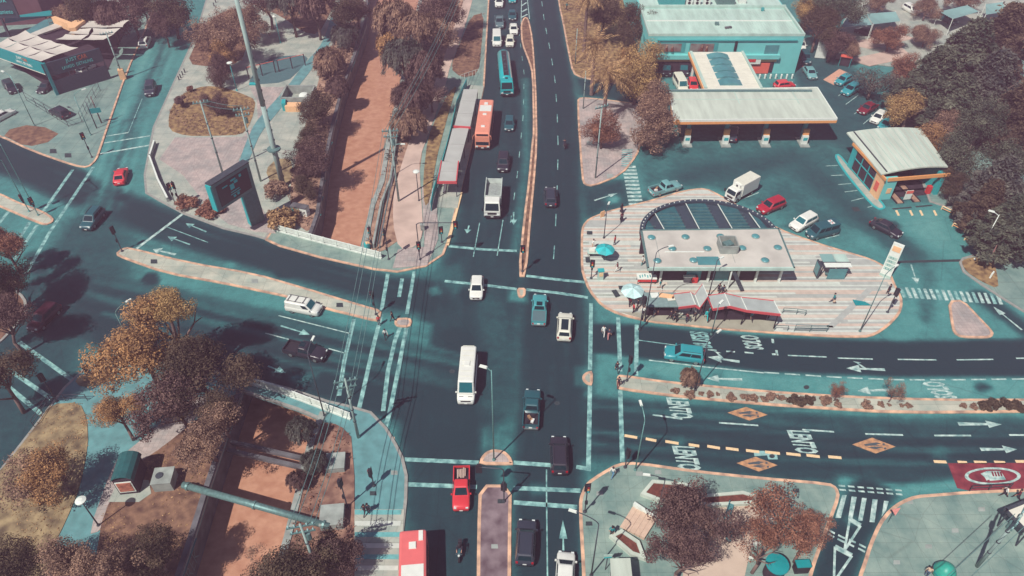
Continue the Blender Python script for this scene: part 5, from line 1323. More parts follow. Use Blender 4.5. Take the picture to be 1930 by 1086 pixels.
# --- zigzag roofed kiosk
M_ZRED = mat("coral_red_fascia", RGB(204, 84, 88), .55, var=.06)
zz = [(1279, 579, 3.0), (1311, 575, 3.05), (1319, 580, 2.8), (1334, 559, 3.9), (1344, 582, 2.8), (1376, 577, 3.0), (1408, 585, 2.85), (1471, 592, 2.9)]
yk = G(1300, 612).y - .2
t = at("street_kiosk", "market kiosk with grey zigzag roof edged in coral red on the plaza's road side", "kiosk", G(1279, 600))
def zp(i, back): 
    x, y, z = zz[i]; p = G(x, y, z); q_ = p + Vector((-.22 if i < 2 else -.2, 2.3, 0)) if back else p; return q_
for i in range(len(zz) - 1):
    a, b, c, d_ = zp(i, 0), zp(i + 1, 0), zp(i + 1, 1), zp(i, 1)
    m_ = MB(); vs = [loc(t, p) for p in (a, b, c, d_)]
    m_.add([v for v in vs] + [v - Vector((0, 0, .1)) for v in vs], [(0, 1, 2, 3), (7, 6, 5, 4), (1, 0, 4, 5), (2, 1, 5, 6), (3, 2, 6, 7), (0, 3, 7, 4)])
    m_.build("roof_panel", mat("grey_roof_panel", RGB(164, 172, 168), .7, var=.1, scale=.8), t)
    for e0, e1, off in ((a, b, -.05), (d_, c, .05)):
        m2 = MB(); p, q_ = loc(t, e0) + Vector((0, off, .06)), loc(t, e1) + Vector((0, off, .06))
        m2.add([p + Vector((0, -.05, 0)), q_ + Vector((0, -.05, 0)), q_ + Vector((0, .05, 0)), p + Vector((0, .05, 0)), p + Vector((0, -.05, -.36)), q_ + Vector((0, -.05, -.36)), q_ + Vector((0, .05, -.36)), p + Vector((0, .05, -.36))],
               [(0, 1, 2, 3), (7, 6, 5, 4), (0, 4, 5, 1), (1, 5, 6, 2), (2, 6, 7, 3), (3, 7, 4, 0)])
        m2.build("coral_edge", M_ZRED, t)
    pprod(t, "roof_seam", M_WHITEP, b + Vector((0, 0, .03)), c + Vector((0, 0, .03)), .06, n=4)
for i in (0, 2, 4, 5, 6, 7):
    p = zp(i, 0); pbox(t, "post", M_TRIM, (p.x + (.15 if i == 0 else -.15), p.y + .2, p.z / 2 - .06), (.12, .12, p.z - .2)); p = zp(i, 1); pbox(t, "post", M_TRIM, (p.x - .1, p.y - .2, p.z / 2 - .06), (.12, .12, p.z - .2))
p, q_ = zp(4, 1), zp(7, 1); pbox(t, "counter", M_DARK, ((p.x + q_.x) / 2, p.y - 1.0, .9), (q_.x - p.x - 1, 1.2, 1.7))
# grey stall next to it with boards on top
a, b = G(1218, 575, 2.4), G(1280, 578, 2.4)
t = at("market_stall", "grey roofed stall with boards lying on top, beside the red zigzag kiosk", "stall", a)
pbox(t, "roof", mat("grey_tarp", RGB(124, 148, 146), .8, var=.12), ((a.x + b.x) / 2, a.y + 1.0, 2.35), (b.x - a.x, 2.6, .14))
pbox(t, "board", M_WHITEP, (a.x + 1.3, a.y + 1.7, 2.48), (1.0, .9, .06), .1); pbox(t, "board", M_PEACH, (a.x + 2.6, a.y + 1.6, 2.5), (1.5, .8, .06), -.2); pbox(t, "board", M_CREAM, (b.x - .8, a.y + 1.2, 2.48), (1.0, .9, .06), .15); pbox(t, "crate", M_PEACH, (b.x - .6, a.y + 1.4, 2.6), (.4, .4, .2), .3)
for x in (a.x + .1, b.x - .1):
    for y in (a.y - .2, a.y + 2.2): pbox(t, "post", M_TRIM, (x, y, 1.2), (.09, .09, 2.3))
pbox(t, "counter", M_DARK, ((a.x + b.x) / 2, a.y + .9, .6), (b.x - a.x - .6, 1.0, 1.1))
# newspaper stand (white top with drawings, red skirt)
p = G(1219, 520, 1.2)
t = at("newspaper_stand", "long white topped display stand with red edge near the pavilion corner", "stand", p)
pbox(t, "table_top", M_WHITEP, (p.x, p.y, 1.1), (2.6, 1.2, .1)); pbox(t, "red_skirt", M_RED, (p.x, p.y - .56, .85), (2.5, .06, .42)); pbox(t, "red_side", M_RED, (p.x + 1.26, p.y, .9), (.06, 1.1, .4))
for k in range(6): pbox(t, "magazine", M_CYAN if k % 2 else M_TEALG, (p.x - .9 + k * .34, p.y - .1 + (k % 3) * .12, 1.17), (.12, .5, .03))
for dx in (-1.15, 1.15):
    for dy in (-.45, .45): pbox(t, "leg", M_TRIM, (p.x + dx, p.y + dy, .58), (.07, .07, .95))
p = G(1302, 522, 1.0)
t = at("red_cooler", "small red and white display cooler in front of the pavilion", "cooler", p); pbox(t, "cabinet", M_RED, (p.x + .6, p.y, .6), (.7, .6, .95)); pbox(t, "counter_top", M_WHITEP, (p.x - .2, p.y, 1.1), (1.6, .5, .08)); pbox(t, "base", M_WALLD, (p.x - .4, p.y, .55), (.9, .4, .9))

# --- blue glass shelter on the plaza and price totem
p = G(1576, 497, 2.4)
t = at("plaza_shelter", "glass roofed bus shelter standing on the striped plaza", "shelter", (p.x, p.y))
for k, m_ in ((-.85, M_SHADE), (.95, M_ROOFL)): pbox(t, "roof_pane", m_, (p.x + k, p.y + 1.0, 2.5), (1.7, 1.7, .06))
pbox(t, "front_roof", M_WHITEP, (p.x + .1, p.y - .35, 2.45), (3.5, .85, .1)); pbox(t, "gutter", M_DSTEEL, (p.x + .1, p.y + .12, 2.5), (3.6, .12, .12))
pbox(t, "ad_panel", M_DSTEEL, (p.x - 2.1, p.y + .2, 1.3), (.2, 1.5, 2.1)); pbox(t, "ad_poster", M_SKYL, (p.x - 2.22, p.y + .2, 1.35), (.04, 1.2, 1.6))
pbox(t, "back_glass", M_SKYL, (p.x + .3, p.y - .6, 1.1), (2.4, .06, 1.7)); pbox(t, "bench", M_GSTEEL, (p.x + .2, p.y + .1, .55), (2.2, .4, .08))
for x in (p.x - 1.5, p.x + 1.7): pbox(t, "post", M_DSTEEL, (x, p.y + .1, 1.27), (.1, .1, 2.3))
p = G(1667, 522)
t = thing("price_totem", "tall white price totem at the forecourt exit of the filling station", "sign", p, math.radians(-38))
MB().prism([(-.72, -.2), (.72, -.2), (.72, .2), (-.72, .2)], .12, .5).build("base", M_ROOFL, t)
MB().box((0, 0, 3.1), (1.4, .34, 5.2), taper=.97).build("pylon", M_WHITEP, t); MB().box((0, -.19, 4.9), (1.0, .05, .8)).build("logo_panel", M_PEACH, t)
for k, s_ in enumerate(("93", "95", "97", "D")):
    MB().box((0, -.185, 3.4 - k * .62), (1.1, .03, .44)).build("price_panel", M_ROOFL, t)
    me_ = fit(text_mesh("price_digits", s_, M_TEALG), .5, .3); put("price_digits", me_, t, loc=(-.1, -.205, 3.4 - k * .62), rot=(math.pi / 2, 0, 0))

# --- avenue bus-stop shelters with coral edges
def long_shelter(pts, z, label, m_roof, red_near=True, red_side=False):
    a, b, c, d_ = [G(x, y, z) for x, y in pts]   # far left, far right, near right, near left
    t = at("bus_stop_shelter", label, "shelter", (d_.x, d_.y))
    n_ = max(2, int((a - d_).length / 3.4))
    for k in range(n_):
        u0, u1 = k / n_ + .004, (k + 1) / n_ - .004
        q4 = [d_.lerp(a, u0), c.lerp(b, u0), c.lerp(b, u1), d_.lerp(a, u1)]
        m_ = MB(); vs = [loc(t, p) for p in q4]
        m_.add(vs + [v - Vector((0, 0, .12)) for v in vs], [(0, 1, 2, 3), (7, 6, 5, 4), (0, 4, 5, 1), (1, 5, 6, 2), (2, 6, 7, 3), (3, 7, 4, 0)]); m_.build("roof_panel", m_roof, t)
    for k in range(n_ + 1):
        for e0, e1 in ((d_, a), (c, b)):
            p = e0.lerp(e1, min(.985, max(.015, k / n_))); p2 = p.lerp((a + c) / 2, .06); pbox(t, "post", M_DSTEEL, (p2.x, p2.y, z / 2), (.12, .12, z - .2))
    edges = [(d_, c)] if red_near else []
    if red_side: edges += [(c, b), (a, d_)]
    for e0, e1 in edges:
        dd = e1 - e0; cc = (e0 + e1) / 2; pbox(t, "coral_edge", M_ZRED, (cc.x, cc.y, z - .1), (dd.length + .2, .16, .42), math.atan2(dd.y, dd.x))
    cc = (a + d_) / 2; dd = a - d_
    pbox(t, "bench", M_WALLD, (cc.x + .7, cc.y, .5), (dd.length * .7, .4, .1), math.atan2(dd.y, dd.x))
    return t
M_BUSR = mat("pinkish_grey_roof", RGB(178, 180, 174), .75, var=.07, scale=.5)
long_shelter([(874, 168), (901, 168), (886, 240), (856, 238)], 3.0, "longest grey bus shelter roof, farthest along the avenue", M_BUSR)
long_shelter([(853, 242), (884, 240), (866, 308), (837, 303)], 2.8, "middle grey bus shelter roof beside the teal fence", M_BUSR, red_near=False)
long_shelter([(832, 304), (864, 305), (860, 343), (825, 343)], 3.1, "nearest bus shelter roof with coral border beside the teal fence", M_BUSR, red_side=True)
fence = W((880, 165), (862, 205), (848, 270), (832, 330), (818, 375), (813, 400))
railing("teal_fence", fence, 1.7, M_CYAN, "teal panel fence behind the bus shelters", rails=(1.0,), post=2.2, r=.05, panel=M_CYAN, cat="fence")

# ---------------------------------------------------------------- striped paving of the plaza: each band its own slab
STR = [mat("paving_band_pink", RGB(202, 190, 176), .85, var=.08, scale=1.2, detail=6), mat("paving_band_pale", RGB(198, 204, 194), .85, var=.09, scale=1.2, detail=6), mat("paving_band_grey", RGB(170, 174, 168), .85, var=.1, scale=1.2, detail=6), mat("paving_band_rose", RGB(198, 180, 166), .85, var=.1, scale=1.2, detail=6)]
inner = [Vector(p) for p in offset_poly(PLAZA_RING, -.25)]
seq = [(0, .62), (1, .34), (2, .34), (1, .34), (3, .5), (1, .3), (2, .4), (1, .3)]
y = G(1300, 634).y; k = 0
rs = random.Random(11)
while y < 101:
    ci, hh = seq[k % len(seq)]; k += 1
    x = 6.0 + rs.uniform(0, 5)
    while x < 56:
        wd = rs.uniform(5, 14)
        c = clip_rect(inner, x, x + wd - .03, y, y + hh - .03)
        mid = G(1160, 560)
        if len(c) > 2 and abs(area(c)) > .15 and not (x + wd < 15 and y < G(1160, 525).y):
            m_ = STR[ci] if rs.random() > .28 else STR[rs.choice((1, 2, 3))]
            MB().prism(c, .1, .1235 + rs.uniform(0, .003)).build("paving_band", m_, PLAZA)
        x += wd
    y += hh
for pts, w_ in (([(1563, 618), (1580, 603), (1640, 545), (1660, 545)], .75), ([(1480, 610), (1570, 616)], .3)):
    line_px(pts, w_, STR[2], "paving_strip", z=.132, parent=PLAZA, zz=.12)
for p in ([(1165, 540), (1175, 540), (1178, 546), (1167, 547)], [(1152, 549), (1161, 547), (1169, 559), (1160, 562)], [(1103, 486), (1111, 486), (1112, 496), (1104, 496)], [(1106, 437), (1116, 437), (1116, 443), (1106, 443)]):
    poly_px(p, M_IRON, "utility_cover", z=.134, parent=PLAZA, zz=.12)
poly_px([(1606, 566), (1630, 570), (1642, 577), (1612, 577)], M_TEALG, "tactile_panel", z=.134, parent=PLAZA, zz=.12)
for par, pts in (("pavement_southeast", ((1205, 893), (1110, 987), (1240, 890), (1130, 930), (1500, 925))), ("pavement_corner_southeast", ((1714, 946), (1750, 1030), (1850, 960), (1690, 1060), (1800, 1000))), ("pavement_northwest", ((128, 293), (100, 285))), ("pavement_bridge_south", ((743, 891), (703, 930))), ("median_west", ((290, 493), (480, 530), (640, 575))), ("median_south", ((944, 945), (932, 1030))), ("pavement_northeast", ((1150, 332), (1112, 270)))):
    for (x, y) in pts: poly_px([(x - 6, y - 4), (x + 6, y - 4), (x + 7, y + 4), (x - 6, y + 4)], M_IRON if (x + y) % 2 else M_WALL, "utility_cover", z=.008, zz=.12, parent=bpy.data.objects[par])
# stripes of the south-west corner pavement and its pale zigzag line
for i in range(7):
    yy_ = 962 + i * 21
    poly_px([(669, yy_), (757 - i * 1.2, yy_), (756 - i * 1.2, yy_ + 9), (669, yy_ + 9)], STR[1] if i % 2 else mat("paving_band_teal", RGB(104, 170, 170), .85), "paving_band", z=.1, zz=.12, parent=bpy.data.objects["paving_southwest_corner"])
for pts in ([(668, 800), (676, 772)], [(700, 812), (726, 830), (744, 826)], [(746, 848), (726, 868), (732, 920), (763, 938)]):
    line_px(pts, .55, mat("peach_paving_line", RGB(216, 184, 160), .85), "paving_line", z=.006, parent=bpy.data.objects["pavement_bridge_south"], zz=.12)

# ---------------------------------------------------------------- north-west car wash with sails
H0 = 6.2
c0, c1 = G(109, 180), Vector((0, 0, 0))
c1 = G(210, 149)
t = at("sail_car_wash", "car wash with navy sign walls and cream shade sails, JUST CAR lettering", "building", c0)
dx_ = (c1 - c0); L1 = dx_.length; a1 = math.atan2(dx_.y, dx_.x); u1 = dx_.normalized()
west = G(0, 92, H0) - Vector((0, 0, H0)); west.z = 0
dw = (west - c0); a2 = math.atan2(dw.y, dw.x); u2 = dw.normalized(); L2 = dw.length + 6
mid1 = c0 + u1 * L1 / 2
pbox(t, "low_wall", M_NAVY, (mid1.x, mid1.y, 1.45), (L1, .25, 2.7), a1)
up = pbox(t, "sign_beam", M_NAVY, (mid1.x - u1.x * .3, mid1.y - u1.y * .3, 5.0), (L1 + .3, .3, 2.5), a1)
m2_ = c0 + u2 * L2 / 2
ts = pbox(t, "teal_sign_beam", M_TEALS, (m2_.x, m2_.y, 5.2), (L2, .35, 2.1), a2)
pbox(t, "beam_soffit", M_CREAM, (m2_.x, m2_.y, 4.05), (L2, .3, .22), a2)
pbox(t, "corner_post", M_TEALS, (c0.x, c0.y, 3.2), (.5, .5, 6.3), a1)
for k in range(4):
    p = c0 + u1 * (L1 * k / 3 * .98 + .1); pbox(t, "post", M_NAVY, (p.x, p.y, 3.2), (.2, .2, 6.2), a1)
inw = Vector((-u1.y, u1.x, 0))
if inw.y < 0: inw = -inw
def sail(pts, z, par):
    """stretched cloth with scooped edges"""
    q4 = [G(x * .1347, y * .1347, z) for x, y in pts]; n_ = 6
    m_ = MB(); vs = []
    cen = sum((p for p in q4), Vector()) / 4
    for j in range(n_ + 1):
        for i in range(n_ + 1):
            u, v = i / n_, j / n_
            p = q4[0].lerp(q4[1], u).lerp(q4[3].lerp(q4[2], u), v)
            e = max(0, .10 * (math.sin(math.pi * u) * (abs(v - .5) * 2) ** 3 + math.sin(math.pi * v) * (abs(u - .5) * 2) ** 3))
            p = p.lerp(cen, e); p = p + Vector((0, 0, -.2 * math.sin(math.pi * u) * math.sin(math.pi * v) + .12 * abs(u - .5) * 2 * abs(v - .5) * 2))
            vs.append(loc(par, p))
    m_.add(vs, [(j * (n_ + 1) + i, j * (n_ + 1) + i + 1, (j + 1) * (n_ + 1) + i + 1, (j + 1) * (n_ + 1) + i) for j in range(n_) for i in range(n_)])
    m_.build("shade_sail", M_SAIL, par, smooth=True)
A9 = [(110, 540), (250, 602), (425, 660), (598, 720), (800, 775)]; B9 = [(360, 432), (530, 512), (715, 574), (890, 628), (1100, 675)]; C9 = [(-110, 640), (36, 690), (180, 742), (362, 806), (575, 868)]
for i in range(4):
    sail([A9[i], A9[i + 1], B9[i + 1], B9[i]], 5.9, t); sail([C9[i], C9[i + 1], A9[i + 1], A9[i]], 5.9, t)
for q4 in ([(960, 478), (1245, 488), (1285, 402), (985, 402)], [(1275, 488), (1590, 490), (1690, 402), (1300, 402)], [(780, 560), (1140, 565), (1245, 492), (920, 486)], [(1160, 565), (1450, 565), (1585, 494), (1275, 492)], [(1090, 395), (1720, 388), (1815, 288), (1200, 300)]):
    sail(q4, 5.6, t)
fl9 = G(100, 130)
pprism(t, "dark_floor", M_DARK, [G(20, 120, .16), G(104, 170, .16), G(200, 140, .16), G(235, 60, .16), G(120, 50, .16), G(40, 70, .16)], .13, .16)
pprism(t, "flat_roof", M_ROOFB, [G(x * .1347, y * .1347, 5) for x, y in ((420, 470), (520, 492), (940, 345), (800, 315))], 4.7, 5.0)
pprism(t, "flat_roof_edge", M_SKYL, [G(x * .1347, y * .1347, 4.6) for x, y in ((330, 440), (420, 470), (800, 315), (700, 250), (620, 270))], 4.2, 4.5)
for pts, nm in (([(715, 240), (940, 330), (1000, 310), (770, 225)], "parapet_wall"), ([(940, 330), (1000, 310), (1130, 240), (1190, 280), (1050, 385), (960, 400)], "parapet_wall")):
    pprism(t, nm, M_PEACH, [G(x * .1347, y * .1347, 6.2) for x, y in pts], 4.6, 6.2)
ow = u1.cross(Vector((0, 0, 1)))
def sign_text(body, m_, wd, hg, pos, ang, nm, par=t):
    me_ = fit(text_mesh(nm, body, m_, depth=.02), wd, hg); me_.transform(Matrix.Rotation(math.pi / 2, 4, 'X')); put(nm, me_, par, loc=loc(par, pos), rz=ang)
M_SIGNT = mat("teal_lettering", RGB(90, 210, 206), .5, var=.04); M_SIGNO = mat("orange_lettering", RGB(226, 112, 70), .5, var=.04); M_SIGNW = mat("white_lettering", RGB(232, 238, 230), .5, var=.04)
op = c0 + u1 * (L1 * .46) + ow * .18
sign_text("JUST", M_SIGNT, 2.0, .8, Vector((op.x, op.y, 5.65)), a1, "sign_lettering"); sign_text("CAR", M_SIGNO, 1.6, .8, Vector((op.x, op.y, 5.65)) + u1 * 1.95, a1, "sign_lettering")
sign_text("LAVADO", M_SIGNT, 2.1, .55, Vector((op.x, op.y, 4.6)) - u1 * .9, a1, "sign_lettering"); sign_text("DETAILING", M_SIGNT, 2.9, .55, Vector((op.x, op.y, 4.6)) + u1 * 2.0, a1, "sign_lettering")
ow2 = u2.cross(Vector((0, 0, 1)))
if ow2.y > 0: ow2 = -ow2
p = c0 + u2 * 6.3 + ow2 * .2
ang2 = a2 + math.pi
sign_text("JUST", M_SIGNW, 1.7, .6, Vector((p.x, p.y, 5.75)) + u2 * .9, ang2, "sign_lettering"); sign_text("CAR", M_SIGNO, 1.3, .6, Vector((p.x, p.y, 5.75)) - u2 * .8, ang2, "sign_lettering")
sign_text("LAVADO", M_SIGNW, 1.8, .5, Vector((p.x, p.y, 4.9)) + u2 * 1.4, ang2, "sign_lettering"); sign_text("DETAILING", M_SIGNW, 2.5, .5, Vector((p.x, p.y, 4.9)) - u2 * 1.1, ang2, "sign_lettering")
# tall building and its dark billboard at the corner
p = G(40, 52)
t = at("apartment_block", "dusky brown tall block in the far corner with a green sheet roof at its foot", "building", p)
pbox(t, "wall", M_BROWN, (p.x - 2, p.y + 9, 9), (12, 16, 18), .12)
for k in range(3):
    for j in range(3): pbox(t, "window", M_SKYL, (p.x - 5 + k * 3.4, p.y + .8 + k * .4, 4 + j * 4), (1.4, .3, 1.8), .12)
pbox(t, "lean_to_roof", M_TEALS, (p.x + 4, p.y - 2, 3.2), (9, 3, .2), .45)
p = G(-20, 92)
t = at("billboard", "dark roadside billboard with turquoise words at the left edge above the sails", "billboard", p)
pbox(t, "panel", M_NAVY, (p.x + .5, p.y + 3, 8.6), (12.5, .4, 7.0), .12)
for k in (-3, 3): pbox(t, "post", M_DSTEEL, (p.x + k, p.y + 3.4, 2.6), (.4, .4, 5.2))
for body, z, w_, h_ in (("tu lugar", 10.6, 3.6, .9), ("big box", 8.7, 4.4, 1.4), ("estacionamiento", 6.4, 5.0, .8)):
    sign_text(body, M_SIGNT, w_, h_, Vector((p.x + 3.6, p.y + 3.0, z)), .12, "billboard_lettering", t)
# small far buildings peeping through the trees at the top
for nm, c, s, m_, lb in (("white_house", (195, 12), (9, 6, 4), M_WHITEP, "white flat roofed house among dark trees at the top"), ("low_house", (250, -12), (10, 8, 5), M_ROOFB, "pale house beyond the side street at the top edge")):
    p = G(*c); t = at(nm, lb, "house", p)
    pbox(t, "wall", m_, (p.x, p.y + 3, s[2] / 2), (s[0], s[1], s[2])); pbox(t, "roof", M_ROOFG, (p.x, p.y + 3, s[2] + .1), (s[0] + .5, s[1] + .5, .2)); pbox(t, "window", M_SKYL, (p.x - 1.5, p.y - .05, s[2] * .55), (1.6, .12, 1.2)); pbox(t, "window", M_SKYL, (p.x + 1.8, p.y - .05, s[2] * .55), (1.6, .12, 1.2))

# ---------------------------------------------------------------- LED billboard on a leaning pylon
pc = G(486, 422)
t = at("led_billboard", "grey LED billboard on a broad pylon beside the canal corner", "billboard", pc)
Ltop, Rtop = G(398, 347, 9.9), G(459, 309, 9.9)
d1 = (Rtop - Ltop); d1.z = 0; wid = d1.length; ad = math.atan2(d1.y, d1.x); ud = d1.normalized(); nrm = Vector((ud.y, -ud.x, 0))
cen = Ltop + ud * wid / 2; cen.z = 7.9
MB().box((0, 0, 0), (wid + .9, 1.1, 4.2), 0).build("cabinet", mat("grey_cabinet", RGB(96, 130, 130), .6, var=.1), t, loc=loc(t, cen), rz=ad)
fr = cen + nrm * .56
MB().box((0, 0, 0), (wid - .2, .06, 3.3), 0).build("screen", M_SCREEN, t, loc=loc(t, fr), rz=ad)
M_GLOW = mat("screen_pixels", RGB(20, 190, 196), .4, var=.1)
for (x, z, sx, sz) in ((-.35, .3, .7, .8), (.5, .75, .6, .4), (0, -.45, 1.5, .12), (0, -.8, 1.7, .12), (-.35, -1.2, .4, .35), (.4, -1.15, .4, .35), (1.5, 1.2, .4, .4), (-1.6, .9, .9, .18), (.1, 1.2, .9, .25)):
    p = fr + ud * x * .9 + Vector((0, 0, z)) + nrm * .04
    MB().box((0, 0, 0), (sx, .03, sz), 0).build("screen_graphic", M_GLOW, t, loc=loc(t, p), rz=ad)
MB().box((0, 0, 0), (wid + 1, 1.2, .16)).build("top_cover", M_DSTEEL, t, loc=loc(t, cen + Vector((0, 0, 2.2))), rz=ad)
MB().box((0, 0, 0), (.5, 1.0, 4.0)).build("side_panel", M_CYAN, t, loc=loc(t, cen - ud * (wid / 2 + .42)) , rz=ad)
pt = G(462, 333, 7.6)
MB().loft([[Vector((x, y, 0)) for x, y in ((-1.1, -.6), (1.1, -.6), (1.1, .6), (-1.1, .6))], [Vector((x * .9, y * .9, 8.6)) for x, y in ((-1.1, -.6), (1.1, -.6), (1.1, .6), (-1.1, .6))]]).build("pylon", mat("grey_pylon", RGB(92, 122, 124), .6, var=.12), t, loc=(-.2, .3, 0), rz=.75)
MB().box((-1.06, 0, 4.25), (.1, 1.1, 8.4), 0, .95).build("pylon_side", M_CYAN, t, loc=(-.2, .3, 0), rz=.75)

# ---------------------------------------------------------------- poles, lamps, signals
def height_of(base, ty):
    P = G(*base); lo, hi = 0.0, 60.0
    for _ in range(40):
        m_ = (lo + hi) / 2; dz = m_ - CAM_H
        y = 543 - F_PX * (P.y * SP + dz * CP) / (P.y * CP - dz * SP)
        if y > ty: lo = m_
        else: hi = m_
    return lo
M_POLE = mat("concrete_pole", RGB(150, 172, 166), .85, var=.15, scale=1.5, stretch=(3, 3, .5))
M_WOOD = mat("weathered_wood_pole", RGB(112, 92, 88), .9, var=.2, scale=2, stretch=(3, 3, .4))
M_INS = mat("insulator", RGB(150, 190, 188), .3, var=.1)
Z0 = .12
def upole(base, ty, label, arm_az=0.0, arms=2, m=None, r=.17, h=None, drop=True):
    b = G(*base); h = h or height_of(base, ty)
    t = thing("utility_pole", label, "pole", (b.x, b.y, 0), arm_az, "utility poles")
    MB().rod((0, 0, 0), (0, 0, h), r, r * .62, 8).build("shaft", m or M_POLE, t, smooth=True)
    for k in range(arms):
        z = h - .35 - k * .9
        ar = MB().box((0, 0, z), (2.4 - .3 * k, .14, .14)).build("crossarm", M_GSTEEL, t)
        for x in (-1.0, -.5, .5, 1.0): MB().lathe([(.05, 0), (.08, .08), (.05, .16), (.08, .24), (.03, .3)], (x * (1 - .12 * k), 0, z + .07), 6).build("insulator", M_INS, ar)
    if drop: MB().rod((.3, .1, h - 2.6), (.3, .1, h - 1.7), .24, n=8).build("transformer", M_GSTEEL, t)
    for k in range(3): MB().rod((0, 0, h * (.3 + k * .2)), (0, 0, h * (.3 + k * .2) + .12), r * 1.12, n=8).build("clamp", M_DSTEEL, t)
    return t, Vector((b.x, b.y, h))
U = {}
U['canal'] = upole((752, 381), 243, "tall concrete utility pole beside the sandy path east of the canal", .1)[1]
U['park'] = upole((420, 327), 190, "utility pole with floodlight behind the LED billboard", .3, 1, drop=False)[1]
U['park2'] = upole((492, 343), 203, "utility pole with insulators between billboard and the tall mast", .3, 2)[1]
U['bridge'] = upole((676, 826), 714, "concrete utility pole with transformer at the bridge corner", .25, 2)[1]
U['wash'] = upole((233, 149), 60, "utility pole rising from a pale block by the car wash", .5, 1, drop=False)[1]
U['pairA'] = upole((287, 64), -25, "left of two close poles at the top of the side street", .4, 1, drop=False)[1]
U['pairB'] = upole((294, 60), -30, "right of two close poles at the top of the side street", .4, 1, drop=False)[1]
U['south'] = upole((606, 1098), 988, "utility pole top above the concrete box by the lower canal", .2, 2)[1]
U['east'] = upole((1840, 1069), 1008, "leaning pale utility pole casting a broad shadow on the corner pavement", .8, 2, h=9.2)[1]
U['avenue'] = upole((1122, 337), 198, "slim pole with small crossarm on the pavement by the avenue", .5, 1, drop=False, r=.13)[1]
upole((1099, 206), 134, "short pole at the tip of the avenue pavement", .2, 0, drop=False, r=.11)
upole((1084, 122), 54, "short pole standing in the dry lawn wedge", .2, 0, drop=False, r=.11)
upole((192, 233), 182, "brown wooden pole carrying a teal street sign", .6, 0, M_WOOD, .12, drop=False)
upole((183, 243), 192, "bare dark pole behind the teal signed pole", .6, 0, M_DSTEEL, .1, drop=False)
MB().box((0, 0, 0), (1.9, .08, .9)).build("street_sign", M_TEALS, None, loc=G(192, 233) + Vector((-.2, -.15, 2.6)), rz=.3, label="teal street name sign on the brown wooden pole", cat="sign")
bx_ = G(233, 149); MB().box((0, 0, .95), (1.1, 1.1, 1.9), taper=.85).build("pole_plinth", M_PEACH, None, loc=(bx_.x, bx_.y, .1), rz=.4, label="peach concrete block at the foot of the car wash pole", cat="plinth")
# power lines
def cable(a, b, label, sag=.6, off=0.0, r=.035):
    a, b = Vector(a), Vector(b); n = 10; s_ = (b - a).cross(Vector((0, 0, 1))).normalized() * off
    pts = [a.lerp(b, i / n) + s_ - Vector((0, 0, sag * math.sin(math.pi * i / n))) for i in range(n + 1)]
    MB().tube([p - pts[0] for p in pts], r, 4).build("power_cable", M_GSTEEL, None, loc=pts[0], label=label, cat="cable", group="overhead power cables")
ORD = "first second third fourth fifth sixth seventh".split()
for k, o in enumerate((-1.0, -.5, .6, 1.05)):
    cable(U['bridge'] - Vector((0, 0, .3)), U['canal'] - Vector((0, 0, .3)), ORD[k] + " cable from west, bridge pole over the road to canal pole", .9, o)
    cable(U['south'] - Vector((0, 0, .3)), U['bridge'] - Vector((0, 0, .3)), ORD[k] + " cable from west, lower canal pole up to bridge pole", .7, o)
for k, o in enumerate((-.8, -.3, .4)): cable(U['canal'] - Vector((0, 0, .3)), U['canal'] + Vector((8.5, 62, 0)), ORD[k] + " cable from west, canal pole into the far trees", 1.4, o)
for k, o in enumerate((-.6, .5)): cable(U['park2'], U['park'], ORD[k] + " short overhead cable between the two park poles", .3, o)
for k, o in enumerate((-.7, .4)): cable(U['east'] - Vector((0, 0, .4)), U['east'] + Vector((-24, -16, -.5)), ORD[k] + " cable leaving the leaning corner pole at the bottom", .6, o)

def lamp(base, ty, label, arm=(1.6, 0.0), az=0.0, style='arm', m=None, r=.08, h=None):
    b = G(*base); h = h or height_of(base, ty)
    t = thing("street_lamp", label, "lamp post", (b.x, b.y, 0), az, "street lamps")
    m = m or M_STEEL
    MB().rod((0, 0, 0), (0, 0, h), r, r * .6, 8).build("shaft", m, t, smooth=True)
    MB().lathe([(r * 2.2, .1), (r * 2.2, .25), (r * 1.2, .4)], n=8).build("foot", m, t)
    if style == 'disc':
        MB().lathe([(.12, -.1), (.5, 0), (.5, .1), (.2, .22)], (0, 0, h), 14).build("lamp_head", M_WHITEP, t)
    elif style == 'goose':
        L_ = arm[0]; pts = [(0, 0, h - .1)] + [(L_ * (1 - math.cos(a)), 0, h + L_ * .45 * math.sin(a)) for a in np.linspace(.1, 1.5, 7)]
        MB().tube(pts, r * .6, 6).build("arm", m, t)
        MB().box((pts[-1][0] + .3, 0, pts[-1][2] - .02), (.75, .26, .12), taper=.85).build("lamp_head", M_WHITEP, t)
    else:
        n_ = 2 if style == 'double' else 1
        for s_ in ((1, -1) if n_ == 2 else (1,)):
            MB().rod((0, 0, h - .15), (s_ * arm[0], 0, h + .2), r * .55, n=6).build("arm", m, t)
            MB().box((s_ * (arm[0] + .3), 0, h + .22), (.8, .3, .13), taper=.85).build("lamp_head", M_WHITEP, t)
    return t
lamp((187, 992), 944, "disc topped park lamp beside the green kiosk", style='disc', m=M_DSTEEL)
lamp((447, 172), 119, "disc topped lamp by the dark cypress in the round lawn", style='disc', m=M_CYAN)
lamp((529, 82), 31, "disc topped lamp near the playground's upper corner", style='disc', m=M_CYAN)
lamp((66, 238), 142, "pale lamp post in the bare soil corner", az=2.6, style='arm')
lamp((172, 256), 182, "slim grey lamp post with curled arm above the corner signals", az=.7, style='goose')
lamp((1537, 42), 7, "white lamp post in front of the tree mass behind the showroom", az=2.9, m=M_WHITEP)
lamp((1836, 491), 405, "tall white lamp post on the dry grass island", az=2.6, arm=(.7, 0), m=M_WHITEP)
